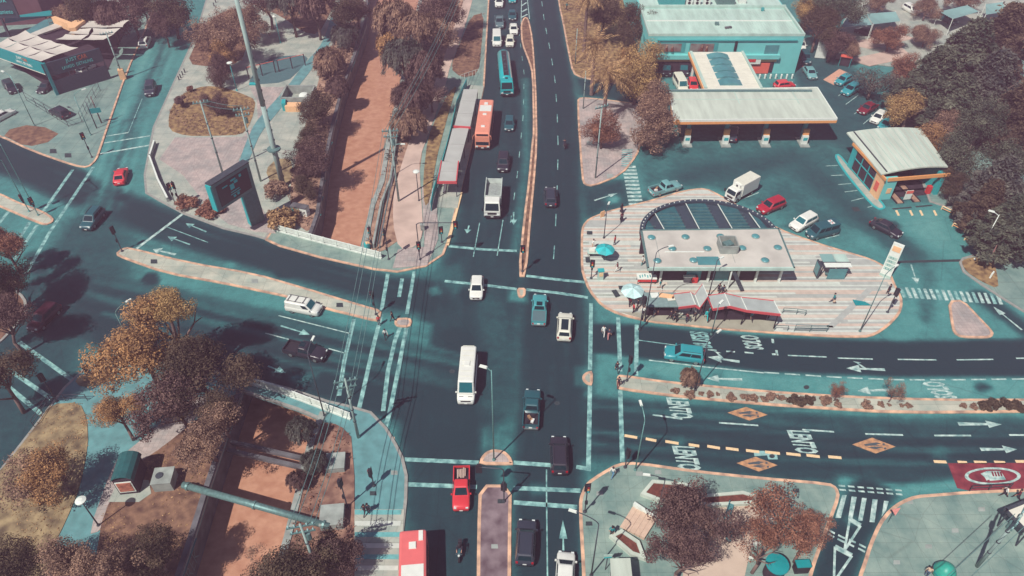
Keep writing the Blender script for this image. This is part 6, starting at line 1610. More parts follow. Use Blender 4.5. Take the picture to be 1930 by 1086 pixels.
lamp((1620, 626), 520, "tall dark lamp post on the plaza's outer curve", az=.6, m=M_GSTEEL, style='goose')
lamp((931, 868), 698, "slim camera mast on the half round south refuge", az=2.8, m=M_STEEL, arm=(.5, 0), r=.09)
lamp((1197, 887), 795, "gooseneck lamp beside the south-east kerb", az=1.7, m=M_STEEL, style='goose')
lamp((1114, 1086), 990, "black curved lamp arching over the road at the bottom", az=2.8, m=M_DSTEEL, style='goose', arm=(2.2, 0))
lamp((1240, 960), 905, "dark gooseneck lamp behind the steps under the tree", az=3.0, m=M_DSTEEL, style='goose', h=5)
lamp((612, 786), 670, "thin gooseneck lamp leaning over the bridge lane", az=1.4, m=M_DSTEEL, style='goose')
lamp((275, 705), 592, "street lamp head poking out of the orange tree", az=.9, m=M_GSTEEL, style='goose')
lamp((790, 380), 324, "short park lamp on the sandy path", az=0, style='disc', m=M_DSTEEL)
lamp((1138, 450), 392, "slim dark lamp among the plaza walkers", az=1.2, style='goose', m=M_DSTEEL, arm=(.6, 0))
lamp((1215, 606), 478, "black lamp post by the crowded plaza corner", az=.3, style='goose', m=M_DSTEEL)
lamp((1335, 560), 492, "thin lamp with white head in front of the pavilion roof", az=.6, style='goose', m=M_DSTEEL, arm=(.5, 0))
lamp((1340, 632), 575, "thin grey post on the kerb before the painted word", az=.8, m=M_GSTEEL, arm=(.2, 0))
lamp((1310, 737), 675, "dark lamp on the planted east median", az=.7, m=M_DSTEEL, style='goose', h=8)
lamp((1133, 60), -40, "teal pole behind the palm crowns", az=.5, m=M_CYAN)
lamp((745, 330), 285, "old bracket lamp leaning over the canal rail", az=0, m=M_GSTEEL, style='goose', h=5)

def signal(base, ty, label, az, heads=((0, 0),), arm=None, h=None, m=None):
    """traffic light: post, heads facing az, optional mast arm (length, direction)"""
    b = G(*base); h = h or height_of(base, ty)
    t = thing("traffic_light", label, "traffic light", (b.x, b.y, 0), az, "traffic lights")
    m = m or M_DSTEEL
    MB().rod((0, 0, 0), (0, 0, h - .2), .07, .06, 8).build("post", m, t)
    MB().lathe([(.2, .1), (.2, .2), (.1, .35)], n=8).build("foot", m, t)
    spots = [(dx, dy, h - .55) for dx, dy in heads]
    if arm:
        l_, da = arm; e = Vector((l_ * math.cos(da), l_ * math.sin(da), h))
        MB().tube([(0, 0, h - .3), (e.x * .06, e.y * .06, h - .05), (e.x * .15, e.y * .15, h), e], .06, 6).build("mast_arm", m, t)
        spots.append((e.x, e.y, h - .35)); spots[0] = (spots[0][0], spots[0][1], 2.7)
    for k, (x, y, z) in enumerate(spots):
        bp = MB().box((x - .02, y, z), (.06, .62, 1.25)).build("backplate", M_TRIM, t)
        hd = MB().box((x + .14, y, z), (.26, .36, 1.05)).build("signal_head", M_TRIM, t)
        for j, mm in enumerate((M_TAIL, M_ORG, M_CYAN)):
            MB().rod((x + .27, y, z + .33 - j * .33), (x + .32, y, z + .33 - j * .33), .12, n=8).build("lens", mm, hd)
    MB().box((.12, 0, 2.0), (.2, .25, .5)).build("pedestrian_head", M_TRIM, t)
    return t
SGN = [((231, 475), 428, "traffic light at the west tip of the western median", 2.8), ((985, 513), 463, "traffic light at the foot of the planted avenue median", -1.5), ((108, 758), 706, "traffic light at the corner of the fenced lawn", 2.2),
       ((176, 721), 690, "small traffic light beside the orange tree's lower edge", 2.6), ((331, 386), 346, "left signal post in the mulch patch near the billboard", -.6), ((341, 387), 343, "right signal post in the mulch patch near the billboard", -2.2),
       ((709, 594), 549, "traffic light on the east tip of the western median", 3.0), ((1181, 719), 672, "traffic light on the west tip of the eastern median", .2), ((1178, 882), 848, "traffic light at the south-east kerb by the lamp", .2),
       ((1102, 966), 913, "traffic light with square sign beside the lower avenue kerb", -1.4), ((705, 917), 885, "traffic light on the teal corner pavement", 3.1), ((733, 490), 432, "traffic light behind the bridge's far kerb", -2.9),
       ((833, 458), 428, "short signal post at the avenue's pale kerb", -1.3), ((1114, 526), 491, "short traffic light on the plaza's avenue corner", -1.7), ((174, 298), 251, "traffic light on the north-west corner pavement", -.8), ((704, 476), 428, "signal post beside the teal barrel at the canal wall", -2.6), ((655, 957), 905, "thin signal post at the edge of the bank soil", 2.9), ((1205, 622), 560, "traffic light at the crowd's corner of the plaza", .3), ((1672, 590), 545, "low signal post on the plaza's outer curve", .4)]
for b_, ty, lb, az in SGN: signal(b_, ty, lb, az)
signal((792, 491), 420, "signal with long mast arm over the avenue's stop line", -1.55, arm=(5.2, 1.55))
signal((950, 946), 884, "signal with short mast arm at the head of the south median", 1.55, arm=(2.4, 1.5))
signal((73, 407), 272, "tall signal mast on the far western median", -.5, heads=((0, 0),), arm=(3.5, 2.9), m=M_STEEL)
signal((56, 400), 300, "second tall mast on the far western median", -2.6, heads=((0, 0),), arm=(3.0, .5), m=M_STEEL)
# great mast with a ring platform
b = G(534, 352); hm = 29.0
t = thing("tall_mast", "very tall pale steel mast running out of the top of the picture", "mast", (b.x, b.y, 0))
MB().rod((0, 0, 0), (0, 0, 14), .42, .36, 14).build("lower_shaft", M_POLE, t, smooth=True); MB().rod((0, 0, 14), (0, 0, 30), .36, .28, 14).build("upper_shaft", M_POLE, t, smooth=True)
MB().lathe([(.5, 6.6), (1.0, 6.7), (1.0, 6.95), (.45, 7.05)], n=18).build("ring_platform", M_GSTEEL, t); MB().lathe([(.75, .1), (.75, .4), (.45, .5)], n=14).build("foot", M_WALL, t)
for k in range(14): MB().box((.42 - k * .008, 0, 2 + k * 1.6), (.16, .12, .3)).build("step_peg", M_DSTEEL, t)
MB().box((-.6, -.2, 17.5), (.9, .5, .2)).build("lamp_head", M_CYAN, t)

# ---------------------------------------------------------------- fences, barriers, street furniture
railing("wire_fence", W((52, 192), (90, 215), (130, 240), (156, 232), (172, 200), (190, 172)), 1.9, M_DSTEEL, "dark post and wire fence around the parked black SUV", rails=(.98, .5, .1), post=3.2, r=.03, cat="fence")
railing("park_fence", W((66, 806), (82, 780), (98, 758), (125, 757), (166, 756)), 1.1, M_DSTEEL, "dark tubular guard rail around the south-west lawn corner", rails=(.97, .5), post=2, r=.04)
railing("kerb_rail", W((1496, 626), (1525, 627), (1557, 627)), 1.2, M_GSTEEL, "grey guard rail on the plaza kerb facing the east road", rails=(.97, .75, .5, .25), post=1.8, r=.035)
railing("bench_rail", W((1474, 592), (1500, 594), (1516, 597)), 1.0, M_GSTEEL, "green grey rail at the end of the zigzag kiosk", rails=(.97, .6), post=1.4, r=.035)
railing("kerb_hoop", W((1459, 624), (1483, 625)), .9, M_GSTEEL, "single grey hoop rail at the plaza kerb", rails=(.97,), post=3, r=.04)
railing("red_lane_rail", W((1826, 927), (1862, 925), (1900, 923)), 1.1, M_DSTEEL, "dark guard rail behind the red bus field", rails=(.97, .5), post=2, r=.04)
railing("corner_rail", W((1262, 604), (1275, 606), (1300, 609)), 1.0, M_GSTEEL, "grey rail by the waiting crowd at plaza corner", rails=(.97, .5), post=1.6, r=.035)
railing("path_fence", W((868, 152), (884, 146), (903, 140)), 1.0, M_WHITEP, "pale rail along the ramp from path to avenue", rails=(.97,), post=.9, r=.03)
for pts, lb in (([(293, 272), (284, 300)], "upper white concrete barrier at the edge of the pale corner"), ([(283, 298), (300, 345), (318, 380)], "long white concrete barrier along the pale corner")):
    ps = W(*pts, z=.12); t = thing("road_barrier", lb, "barrier", ps[0])
    for a, b in zip(ps[:-1], ps[1:]):
        dd = b - a; c = (a + b) / 2 - ps[0]
        MB().box((c.x, c.y, .35), (dd.length, .4, .6), math.atan2(dd.y, dd.x), .96).build("barrier_block", M_WALL, t); MB().box((c.x, c.y, .72), (dd.length, .25, .14), math.atan2(dd.y, dd.x)).build("barrier_rail", M_WHITEP, t)
# yellow wheel stops, banners, bins and boxes
for k, (x, y) in enumerate(((1785, 400), (1806, 432), (1829, 458))):
    p = G(x, y, .1); t = thing("wheel_stop", "%s yellow bent tube barrier along the tree edge" % ("first", "second", "third")[k], "barrier", (p.x, p.y, 0), -.9, "bent barriers by the trees")
    MB().tube([(-.9, 0, .05), (-.9, 0, .7), (.9, 0, .7), (.9, 0, .05)], .09, 6).build("hoop", M_YEL, t); MB().tube([(-.9, 0, .35), (.9, 0, .35)], .06, 5).build("bar", M_ORG, t)
p = G(1852, 506); t = thing("feather_flag", "pink feather flag standing on the dry grass island", "flag", (p.x, p.y, 0), .5)
MB().rod((0, 0, .1), (.2, 0, 3.9), .035, n=5).build("pole", M_DSTEEL, t)
MB().add([(0.05, .02, .9), (.5, .02, 1.2), (.75, .02, 2.6), (.3, .02, 4.0), (.05, -.02, .9), (.5, -.02, 1.2), (.75, -.02, 2.6), (.3, -.02, 4.0)], [(0, 1, 2, 3), (7, 6, 5, 4), (0, 4, 5, 1), (1, 5, 6, 2), (2, 6, 7, 3), (3, 7, 4, 0)]).build("banner", mat("pink_banner", RGB(226, 160, 152), .7), t)
p = G(1866, 524); MB().box((0, 0, .5), (.8, .2, .9)).build("small_sign", M_WHITEP, None, loc=p, rz=.8, label="small white board on the dry grass island", cat="sign")
p = G(1672, 987); t = thing("yield_sign", "pink triangular warning sign at the corner kerb", "sign", (p.x, p.y, 0), .2)
MB().rod((0, 0, 0), (0, 0, 2.4), .04, n=5).build("post", M_GSTEEL, t); MB().prism([(-.45, .35), (.45, .35), (0, -.45)], 0, .05).build("triangle", mat("pink_sign", RGB(230, 150, 140), .6), t, loc=(0, -.05, 2.3), rot=(1.2, 0, 0))
# kiosk, concrete boxes, control boxes
p = G(236, 934); t = thing("park_kiosk", "small kiosk with dark green arched roof and advert on the park path", "kiosk", (p.x, p.y, 0), .12)
MB().box((.55, 1.5, 1.35), (1.9, 3.0, 2.6)).build("body", M_DARK, t)
for k in range(6):
    a0, a1_ = math.pi * k / 6, math.pi * (k + 1) / 6
    pts = [(.55 + 1.1 * math.cos(a), 2.5 + .75 * math.sin(a)) for a in (a0, a1_)]
    MB().add([(pts[0][0], -.1, pts[0][1]), (pts[1][0], -.1, pts[1][1]), (pts[1][0], 3.1, pts[1][1]), (pts[0][0], 3.1, pts[0][1]), (pts[0][0], -.1, pts[0][1] - .1), (pts[1][0], -.1, pts[1][1] - .1), (pts[1][0], 3.1, pts[1][1] - .1), (pts[0][0], 3.1, pts[0][1] - .1)], [(3, 2, 1, 0), (4, 5, 6, 7), (0, 1, 5, 4), (1, 2, 6, 5), (2, 3, 7, 6), (3, 0, 4, 7)]).build("roof_panel", M_DGREEN, t)
pn_ = MB().box((.55, -.06, 1.5), (1.6, .08, 1.7)).build("advert_frame", M_WHITEP, t); MB().box((.55, -.12, 1.55), (1.35, .05, 1.4)).build("advert_poster", mat("advert_print", RGB(176, 110, 90), .5, var=.45, scale=2.5, detail=3), pn_)
def conc_box(px, sx, sy, h, label, rz=.1, lid=True):
    p = G(*px); t = thing("concrete_box", label, "box", (p.x, p.y, 0), rz)
    MB().box((0, sy / 2, h / 2), (sx, sy, h)).build("body", M_WALL, t); MB().box((0, sy / 2, h + .05), (sx + .1, sy + .1, .1)).build("top_slab", M_WALL, t)
    if lid: MB().lathe([(.38, 0), (.38, .08), (.2, .1)], (-.3, sy / 2, h + .1), 12).build("round_hatch", M_DSTEEL, t)
    return t
conc_box((311, 928), 1.9, 1.9, 1.5, "pale concrete box with round hatch where the canal pipe begins")
conc_box((627, 1001), 2.2, 2.2, 1.1, "concrete box on the east bank where the canal pipe ends", lid=False)
conc_box((633, 893), 1.9, 1.9, .9, "smaller concrete box on the east bank near the bridge", lid=False)
conc_box((797, 437), .55, .5, 1.1, "small white control cabinet beside the corner path", lid=False)
p = G(1131, 527); t = thing("newspaper_box", "slim painted box standing on the plaza by the walker", "box", (p.x, p.y, .12), .1); MB().box((0, 0, .75), (.75, .6, 1.5), taper=.9).build("cabinet", M_ROOFL, t); MB().box((0, -.31, 1.0), (.5, .05, .6)).build("window", M_YEL, t); MB().box((0, 0, 1.55), (.85, .7, .1)).build("lid", M_CYAN, t)
# enclosure with tank by the canal, small teal white transformer
q4 = [G(x, y, 1.6) for x, y in ((533, 184), (583, 152), (586, 186), (536, 188))]
p = G(560, 200); t = at("walled_enclosure", "open concrete enclosure with a white tank beside the cycle path", "enclosure", (p.x, p.y))
for c, s_ in (((-2.6, 2.2, .9), (.25, 4.6, 1.8)), ((2.6, 2.2, .9), (.25, 4.6, 1.8)), ((0, -.1, .9), (5.4, .25, 1.8)), ((0, 4.5, .9), (5.4, .25, 1.8))): MB().box(c, s_).build("wall", M_WALL, t)
MB().lathe([(.9, .1), (.9, 1.6), (.7, 1.9), (.2, 2.0)], (1.3, 1.0, 0), 14).build("tank", M_WHITEP, t); MB().box((-.2, -1.6, .6), (2.6, 1.6, 1.2)).build("rubble_heap_base", M_PEACH, t); MB().box((-1.9, -1.2, .8), (.7, 1.6, 1.6), .2).build("teal_panel", M_CYAN, t)
p = G(568, 405); t = thing("transformer_hut", "small teal and white painted hut on the canal bank", "hut", (p.x, p.y, 0), -.3)
MB().box((-.7, 0, .8), (1.0, .9, 1.6)).build("teal_half", M_CYAN, t); MB().box((.55, 0, .8), (1.5, .9, 1.6)).build("white_half", M_WHITEP, t)
for x in (-.7, .3, .9): MB().box((x, -.46, .9), (.25, .05, .25)).build("vent", M_DARK, t)
MB().box((0, 0, 1.65), (2.6, 1.1, .1)).build("roof", M_WALLD, t)
p = G(693, 470, 0); t = thing("teal_barrel", "teal rubbish barrel at the end of the canal parapet", "barrel", (p.x, p.y, .1)); MB().lathe([(.4, 0), (.45, .5), (.42, 1.0), (.3, 1.02)], n=12).build("drum", M_CYAN, t); MB().lathe([(.46, .3), (.46, .36)], n=12).build("hoop", M_TEALS, t); MB().box((.1, 0, 1.05), (.5, .5, .15), .4).build("rubbish", M_PEACH, t)
# umbrellas
def umbrella(px, z, r, label, m_, sides=8):
    p = G(*px, z); t = thing("market_umbrella", label, "umbrella", (p.x, p.y, .12))
    MB().rod((0, 0, 0), (0, 0, z + .1), .03, n=6).build("pole", M_DSTEEL, t)
    for k in range(sides):
        a0, a1_ = 2 * math.pi * k / sides, 2 * math.pi * (k + 1) / sides; am = (a0 + a1_) / 2
        MB().add([(0, 0, z), (r * .6 * math.cos(a0), r * .6 * math.sin(a0), z - .22), (r * .6 * math.cos(a1_), r * .6 * math.sin(a1_), z - .22), (r * math.cos(a0), r * math.sin(a0), z - .55), (r * .94 * math.cos(am), r * .94 * math.sin(am), z - .5), (r * math.cos(a1_), r * math.sin(a1_), z - .55)], [(0, 1, 2), (1, 3, 4, 2), (2, 4, 5)]).build("canopy_panel", m_ if k % 2 else mat("pale_" + m_.name, tuple(min(1, c * 1.25) for c in m_.node_tree.nodes["Color Ramp"].color_ramp.elements[1].color[:3]) + (1,), .7), t)
umbrella((1141, 466), 2.5, 1.35, "turquoise sun umbrella over a vendor's table on the plaza", M_CYAN)
umbrella((1193, 544), 2.6, 1.5, "large pale umbrella at the crowded plaza corner", mat("pale_umbrella_cloth", RGB(176, 208, 204), .8))
p = G(1122, 476, .8); t = thing("vendor_table", "vendor's table with boxes below the turquoise umbrella", "table", (p.x, p.y, .12)); MB().box((0, 0, .8), (2.2, .9, .06)).build("table_top", M_ROOFL, t); MB().box((.7, -.2, 1.0), (.6, .4, .35)).build("goods_box", M_DRED if False else M_RED, t); MB().box((-.5, 0, .95), (.8, .5, .25)).build("goods_box", M_CREAM, t)
for x in (-1, 1):
    for y in (-.4, .4): MB().box((x, y, .4), (.06, .06, .78)).build("leg", M_DSTEEL, t)
p = G(1116, 474); t = thing("bicycle_cart", "white delivery cart parked at the vendor's table", "cart", (p.x, p.y - .6, .12), .4); MB().box((0, 0, .7), (1.0, .5, .5), taper=.9).build("box", M_WHITEP, t); MB().tube([(.5, 0, .8), (.9, 0, 1.0)], .03).build("handle", M_DSTEEL, t)
for x in (-.4, .4): MB().rod((x, -.3, .3), (x, -.24, .3), .3, n=12).build("wheel", M_TYRE, t)
p = G(1151, 408); MB().box((0, 0, .6), (.7, .1, 1.1)).build("sandwich_board", M_PEACH, None, loc=p + Vector((-1.3, -.3, 0)), rz=.5, label="small cream sandwich board by the plaza's entrance curve", cat="sign")
# south-east planters, steps, small roof
def planter(px, h, label):
    ring_ = ccw(W(*px, z=h)); t = thing("planter", label, "planter", (ring_[0].x, ring_[0].y, .1)); o = Vector((ring_[0].x, ring_[0].y))
    inn = offset_poly(ring_, -.35)
    for i in range(len(ring_)):
        j = (i + 1) % len(ring_); MB().prism([Vector(ring_[i][:2]) - o, Vector(ring_[j][:2]) - o, inn[j] - o, inn[i] - o], 0, h).build("planter_wall", M_ROOFG, t)
    MB().prism([p - o for p in offset_poly(ring_, -.32)], 0, h - .12).build("soil", M_MULCH, t)
planter([(1207, 931), (1229, 905), (1300, 912), (1330, 935), (1320, 955), (1262, 952)], .55, "white rimmed planter of red brown soil near the south-east kerb")
planter([(1148, 1010), (1172, 998), (1205, 1020), (1218, 1055), (1190, 1046)], .55, "narrow white rimmed planter beside the beige steps")
planter([(1300, 935), (1400, 926), (1430, 935), (1420, 950), (1330, 955)], .5, "long planter of red soil under the south-east trees")
t = thing("garden_steps", "flight of broad beige steps between the planters", "steps", G(1170, 998))
A_, B_, C_, D_ = [Vector(p[:2]) for p in W((1168, 995), (1192, 957), (1236, 985), (1214, 1020))]
o = Vector(t.location[:2])
for k in range(5):
    u0, u1_ = k / 5, (k + 1) / 5
    MB().prism([A_.lerp(D_, u0) - o, B_.lerp(C_, u0) - o, B_.lerp(C_, u1_ - .012) - o, A_.lerp(D_, u1_ - .012) - o], 0, .22 + .09 * k).build("step", mat("beige_step", RGB(206, 178, 156), .85, var=.07), t)
MB().prism([B_ - o, C_ - o, C_.lerp(D_, -.1) - o, B_.lerp(A_, -.12) - o], 0, .75).build("side_wall", M_RAILW, t)
a = [G(x, y, 2.6) for x, y in ((1150, 1053), (1188, 1052), (1193, 1100), (1152, 1100))]
t = at("grey_hut", "small grey roofed hut at the bottom edge below the planter", "hut", (a[0].x, a[0].y)); pprism(t, "roof", M_ROOFG, a, 2.5, 2.62); pprism(t, "wall", M_WALLD, [p * 1 for p in offset_poly(ccw(a), -.2)], 0, 2.5)
p = G(1146, 1045, 3.0); t = thing("teal_street_sign", "pale teal street sign on a post near the grey hut", "sign", (p.x, p.y, 0), .1); MB().rod((0, 0, 0), (0, 0, 3), .05, n=6).build("post", M_DSTEEL, t); MB().box((0, -.06, 2.75), (.8, .06, .6)).build("plate", M_ROOFL, t); MB().box((0, -.1, 2.6), (.7, .03, .2)).build("plate_band", M_CYAN, t)
for (x0, y0, x1_, y1) in ((1330, 965, 1420, 1010), (1322, 990, 1410, 1036), (1340, 1030, 1400, 1062), (1300, 1040, 1380, 1084), (1360, 950, 1440, 990)):
    poly_px([(x0, y0), (x0 + 14, y0 - 6), (x1_ + 14, y1 - 6), (x1_, y1)], STR[3], "paving_band", z=.008, zz=.12, parent=bpy.data.objects["pavement_southeast"])
    poly_px([(x0 + 16, y0 - 7), (x0 + 26, y0 - 11), (x1_ + 26, y1 - 11), (x1_ + 16, y1 - 7)], STR[1], "paving_band", z=.008, zz=.12, parent=bpy.data.objects["pavement_southeast"])
for p_, lb in (((1372, 970), "teal bench under the south-east trees"), ((1375, 1010), "second teal bench behind the dark south-east tree")):
    p = G(*p_); t = thing("park_bench", lb, "bench", (p.x, p.y, .12), 1.1)
    MB().box((0, 0, .45), (1.9, .5, .07)).build("seat", M_SKYL, t); MB().box((0, .26, .75), (1.9, .06, .45)).build("backrest", M_SKYL, t)
    for x in (-.8, .8): MB().box((x, 0, .21), (.08, .45, .42)).build("leg", M_DSTEEL, t)
p = G(1455, 1084); t = thing("teal_drum_kiosk", "round bright turquoise topped kiosk at the bottom edge", "kiosk", (p.x, p.y, .1)); MB().lathe([(.9, 0), (.9, 1.9)], n=20).build("wall", M_DARK, t); MB().lathe([(1.05, 1.9), (1.05, 2.05), (.4, 2.15)], n=20).build("roof", M_TEALS, t)
p = G(1507, 1076); t = thing("teal_bin_box", "dark bin box with bright teal lid at the bottom edge", "bin", (p.x, p.y, .1), .05); MB().box((0, 0, .6), (1.3, .7, 1.2)).build("body", M_TRIM, t); MB().box((0, 0, 1.25), (1.35, .75, .12)).build("lid", M_TEALS, t)
p = G(1768, 1075); t = thing("inflatable_dome", "rounded teal green inflatable at the bottom right edge", "inflatable", (p.x, p.y - .6, .12)); MB().lathe([(.7, 0), (.95, .4), (.95, 1.0), (.72, 1.5), (.3, 1.8), (.1, 1.85)], n=18).build("body", mat("teal_green_vinyl", RGB(44, 160, 140), .4, var=.1), t, smooth=True); MB().lathe([(.99, .8), (.99, .9)], n=18).build("seam", M_TEALG, t)
a = G(1915, 985, 2.8); t = thing("corner_shelter", "dark edged pale roof cut by the right edge near the corner pole", "shelter", (a.x, a.y, .1), .35); MB().box((3.2, 0, 2.7), (6, 2.6, .12)).build("roof", M_CREAM, t); MB().box((3.2, 1.35, 2.75), (6.2, .3, .25)).build("dark_edge", M_DSTEEL, t); MB().box((.1, 0, 2.75), (.25, 2.9, .25)).build("dark_edge", M_DSTEEL, t)
for x, y in ((.4, -1.1), (.4, 1.1), (5.8, -1.1), (5.8, 1.1)): MB().box((x, y, 1.35), (.12, .12, 2.7)).build("post", M_DSTEEL, t)
# shade sails of the upper car park
def cp_sail(pts, z, label):
    q4 = [G(x, y, z + dz) for x, y, dz in pts]; t = at("parking_shade", label, "shade sail", (q4[0].x, q4[0].y)); n_ = 5; vs = []
    for j in range(n_ + 1):
        for i in range(n_ + 1):
            u, v = i / n_, j / n_; p = q4[0].lerp(q4[1], u).lerp(q4[3].lerp(q4[2], u), v) - Vector((0, 0, .5 * math.sin(math.pi * u) * math.sin(math.pi * v))); vs.append(loc(t, p))
    MB().add(vs, [(j * 6 + i, j * 6 + i + 1, (j + 1) * 6 + i + 1, (j + 1) * 6 + i) for j in range(n_) for i in range(n_)]).build("cloth", M_SHADE, t, smooth=True)
    for p in q4: pprod(t, "post", M_WHITEP, (p.x, p.y, 0), (p.x, p.y, p.z + .1), .07)
cp_sail([(1584, 52, -.4), (1644, 47, .6), (1632, 28, .2), (1596, 34, 0)], 2.9, "left grey shade sail behind the big tree in the upper car park")
cp_sail([(1646, 46, .6), (1697, 40, -.4), (1688, 22, 0), (1632, 26, .3)], 2.9, "grey shade sail over the black sedan in the upper car park")
cp_sail([(1770, 22, .2), (1796, 36, .8), (1845, 22, 0), (1823, 10, .2)], 2.9, "grey shade sail beside the dark SUV in the upper car park")
cp_sail([(1858, 28, .2), (1896, 22, 0), (1890, 4, .3), (1858, 8, 0)], 2.9, "grey shade sail nearest the right corner of the car park")
for pts, h_ in (([(1590, 82), (1690, 62), (1725, 72), (1640, 92)], .05), ([(1600, 112), (1700, 90), (1722, 108), (1640, 124)], .05)): patch("parking_pad", pts, M_SANDPATH, z0=.12, h=h_ + .02, rnd=0)
patch("orange_bay", [(1552, 150), (1582, 130), (1600, 138), (1572, 160)], mat("orange_bay_paint", RGB(208, 160, 136), .85, var=.12), z0=0, h=.02, rnd=0)
p = G(1545, 110); t = thing("white_sign_panel", "leaning white information panel by the showroom's far corner", "sign", (p.x, p.y, 0), -.2); MB().box((0, 0, 2.2), (2.1, .25, 4.2)).build("panel", M_WHITEP, t); MB().box((.1, -.15, 3.6), (1.2, .05, .3)).build("emblem", M_TEALG, t)
p = G(1532, 85); t = thing("teal_banner", "pointed teal banner beside the white information panel", "flag", (p.x, p.y, 0)); MB().rod((0, 0, 0), (0, 0, 4), .05, n=5).build("pole", M_DSTEEL, t); MB().box((.4, 0, 2.6), (.9, .06, 2.4), taper=.5).build("cloth", M_CYAN, t)
p = G(1590, 125); t = thing("red_canopy_stand", "small stand with red top beyond the orange bay", "stand", (p.x, p.y, 0), -.4); MB().box((0, 0, 2.1), (2.2, .9, .25)).build("red_top", M_CORAL, t); MB().box((0, .2, 1.0), (1.8, .5, 1.7)).build("body", M_DARK, t)
for x in (-1, 1): MB().box((x, -.3, 1), (.08, .08, 2)).build("post", M_CYAN, t)
# playground frames and bollards in the park
for k, x in enumerate((470, 520)):
    p = G(x, 150); q_ = G(x + 50, 138); t = thing("swing_frame", "%s dark play frame with red crossbar on the rubber ground" % ("nearer", "farther")[k], "play frame", (p.x, p.y + k * 3, .15)); dd = q_ - p
    for u in (0, .5, 1): MB().box((dd.x * u, dd.y * u, 1.2), (.16, .16, 2.4)).build("post", M_DARK, t)
    MB().rod((0, 0, 2.3), (dd.x, dd.y, 2.3), .06, n=6).build("crossbar", M_CORAL, t)
for k, (x, y) in enumerate(((338, 152), (341, 148), (345, 143), (349, 138), (404, 13), (407, 6), (411, 1))):
    p = G(x, y); MB().lathe([(.12, 0), (.12, .75), (.06, .85)], n=8).build("bollard", M_DSTEEL, None, loc=(p.x, p.y, .12), label="%s short dark bollard %s" % (ORD[k % 4], "from the road in the side street row" if k < 4 else "of the row at the top edge"), cat="bollard", group="pavement bollards low" if k < 4 else "pavement bollards high")
for k in range(7):
    p = G(1431 + k * 10.2, 148); MB().lathe([(.18, 0), (.18, .8), (.1, .9)], n=8).build("bollard", M_WHITEP, None, loc=(p.x, p.y, 0), label=ORD[k] + " white bollard from the left before the coral shutter", cat="bollard", group="white showroom bollards")

# ---------------------------------------------------------------- vegetation
def leaf_mat(name, dark, light, rough=.8, trans=.2):
    m = bpy.data.materials.new("leaves_" + name); m.use_nodes = True
    nt = m.node_tree; N = nt.nodes; Lk = nt.links
    for n in list(N):
        if n.type == 'BSDF_PRINCIPLED': N.remove(n)
    out = [n for n in N if n.type == 'OUTPUT_MATERIAL'][0]
    geo = N.new("ShaderNodeNewGeometry"); oi = N.new("ShaderNodeObjectInfo"); tc = N.new("ShaderNodeTexCoord")
    nz = N.new("ShaderNodeTexNoise"); nz.inputs["Scale"].default_value = 2.2; nz.inputs["Detail"].default_value = 3
    Lk.new(tc.outputs["Object"], nz.inputs["Vector"])
    a = N.new("ShaderNodeMath"); a.operation = 'MULTIPLY_ADD'; Lk.new(geo.outputs["Random Per Island"], a.inputs[0]); a.inputs[1].default_value = .5
    b = N.new("ShaderNodeMath"); b.operation = 'MULTIPLY_ADD'; Lk.new(nz.outputs["Fac"], b.inputs[0]); b.inputs[1].default_value = 1.1; b.inputs[2].default_value = -.32
    Lk.new(b.outputs[0], a.inputs[2])
    r = N.new("ShaderNodeValToRGB"); r.color_ramp.elements[0].color = dark; r.color_ramp.elements[1].color = light
    r.color_ramp.elements[0].position = .2; r.color_ramp.elements[1].position = .9
    Lk.new(a.outputs[0], r.inputs[0])
    d1 = N.new("ShaderNodeBsdfDiffuse"); t1 = N.new("ShaderNodeBsdfTranslucent"); mx = N.new("ShaderNodeMixShader"); mx.inputs[0].default_value = trans
    Lk.new(r.outputs[0], d1.inputs[0]); Lk.new(r.outputs[0], t1.inputs[0]); Lk.new(d1.outputs[0], mx.inputs[1]); Lk.new(t1.outputs[0], mx.inputs[2]); Lk.new(mx.outputs[0], out.inputs[0])
    MATS["leaves_" + name] = m
    return m
LM = {
    'orange': leaf_mat("orange", RGB(116, 90, 70, 1), RGB(214, 164, 112, 1)),
    'rosy': leaf_mat("rosy_brown", RGB(88, 72, 68, 1), RGB(188, 152, 128, 1)),
    'purple': leaf_mat("dusky_purple", RGB(68, 54, 58, 1), RGB(140, 112, 104, 1)),
    'dark': leaf_mat("dark_brown", RGB(56, 50, 47, 1), RGB(120, 102, 84, 1)),
    'olive': leaf_mat("grey_olive", RGB(52, 62, 58, 1), RGB(122, 124, 106, 1)),
    'yellow': leaf_mat("ochre_yellow", RGB(122, 100, 72, 1), RGB(216, 176, 120, 1)),
    'red': leaf_mat("red_brown", RGB(92, 62, 56, 1), RGB(184, 132, 108, 1)),
    'grey': leaf_mat("grey_mauve", RGB(56, 60, 62, 1), RGB(124, 122, 112, 1)),
    'palm': leaf_mat("palm_olive", RGB(112, 88, 66, 1), RGB(214, 174, 128, 1)),
}
M_BARK = mat("tree_bark", RGB(122, 100, 94), .95, var=.25, scale=3, detail=6)
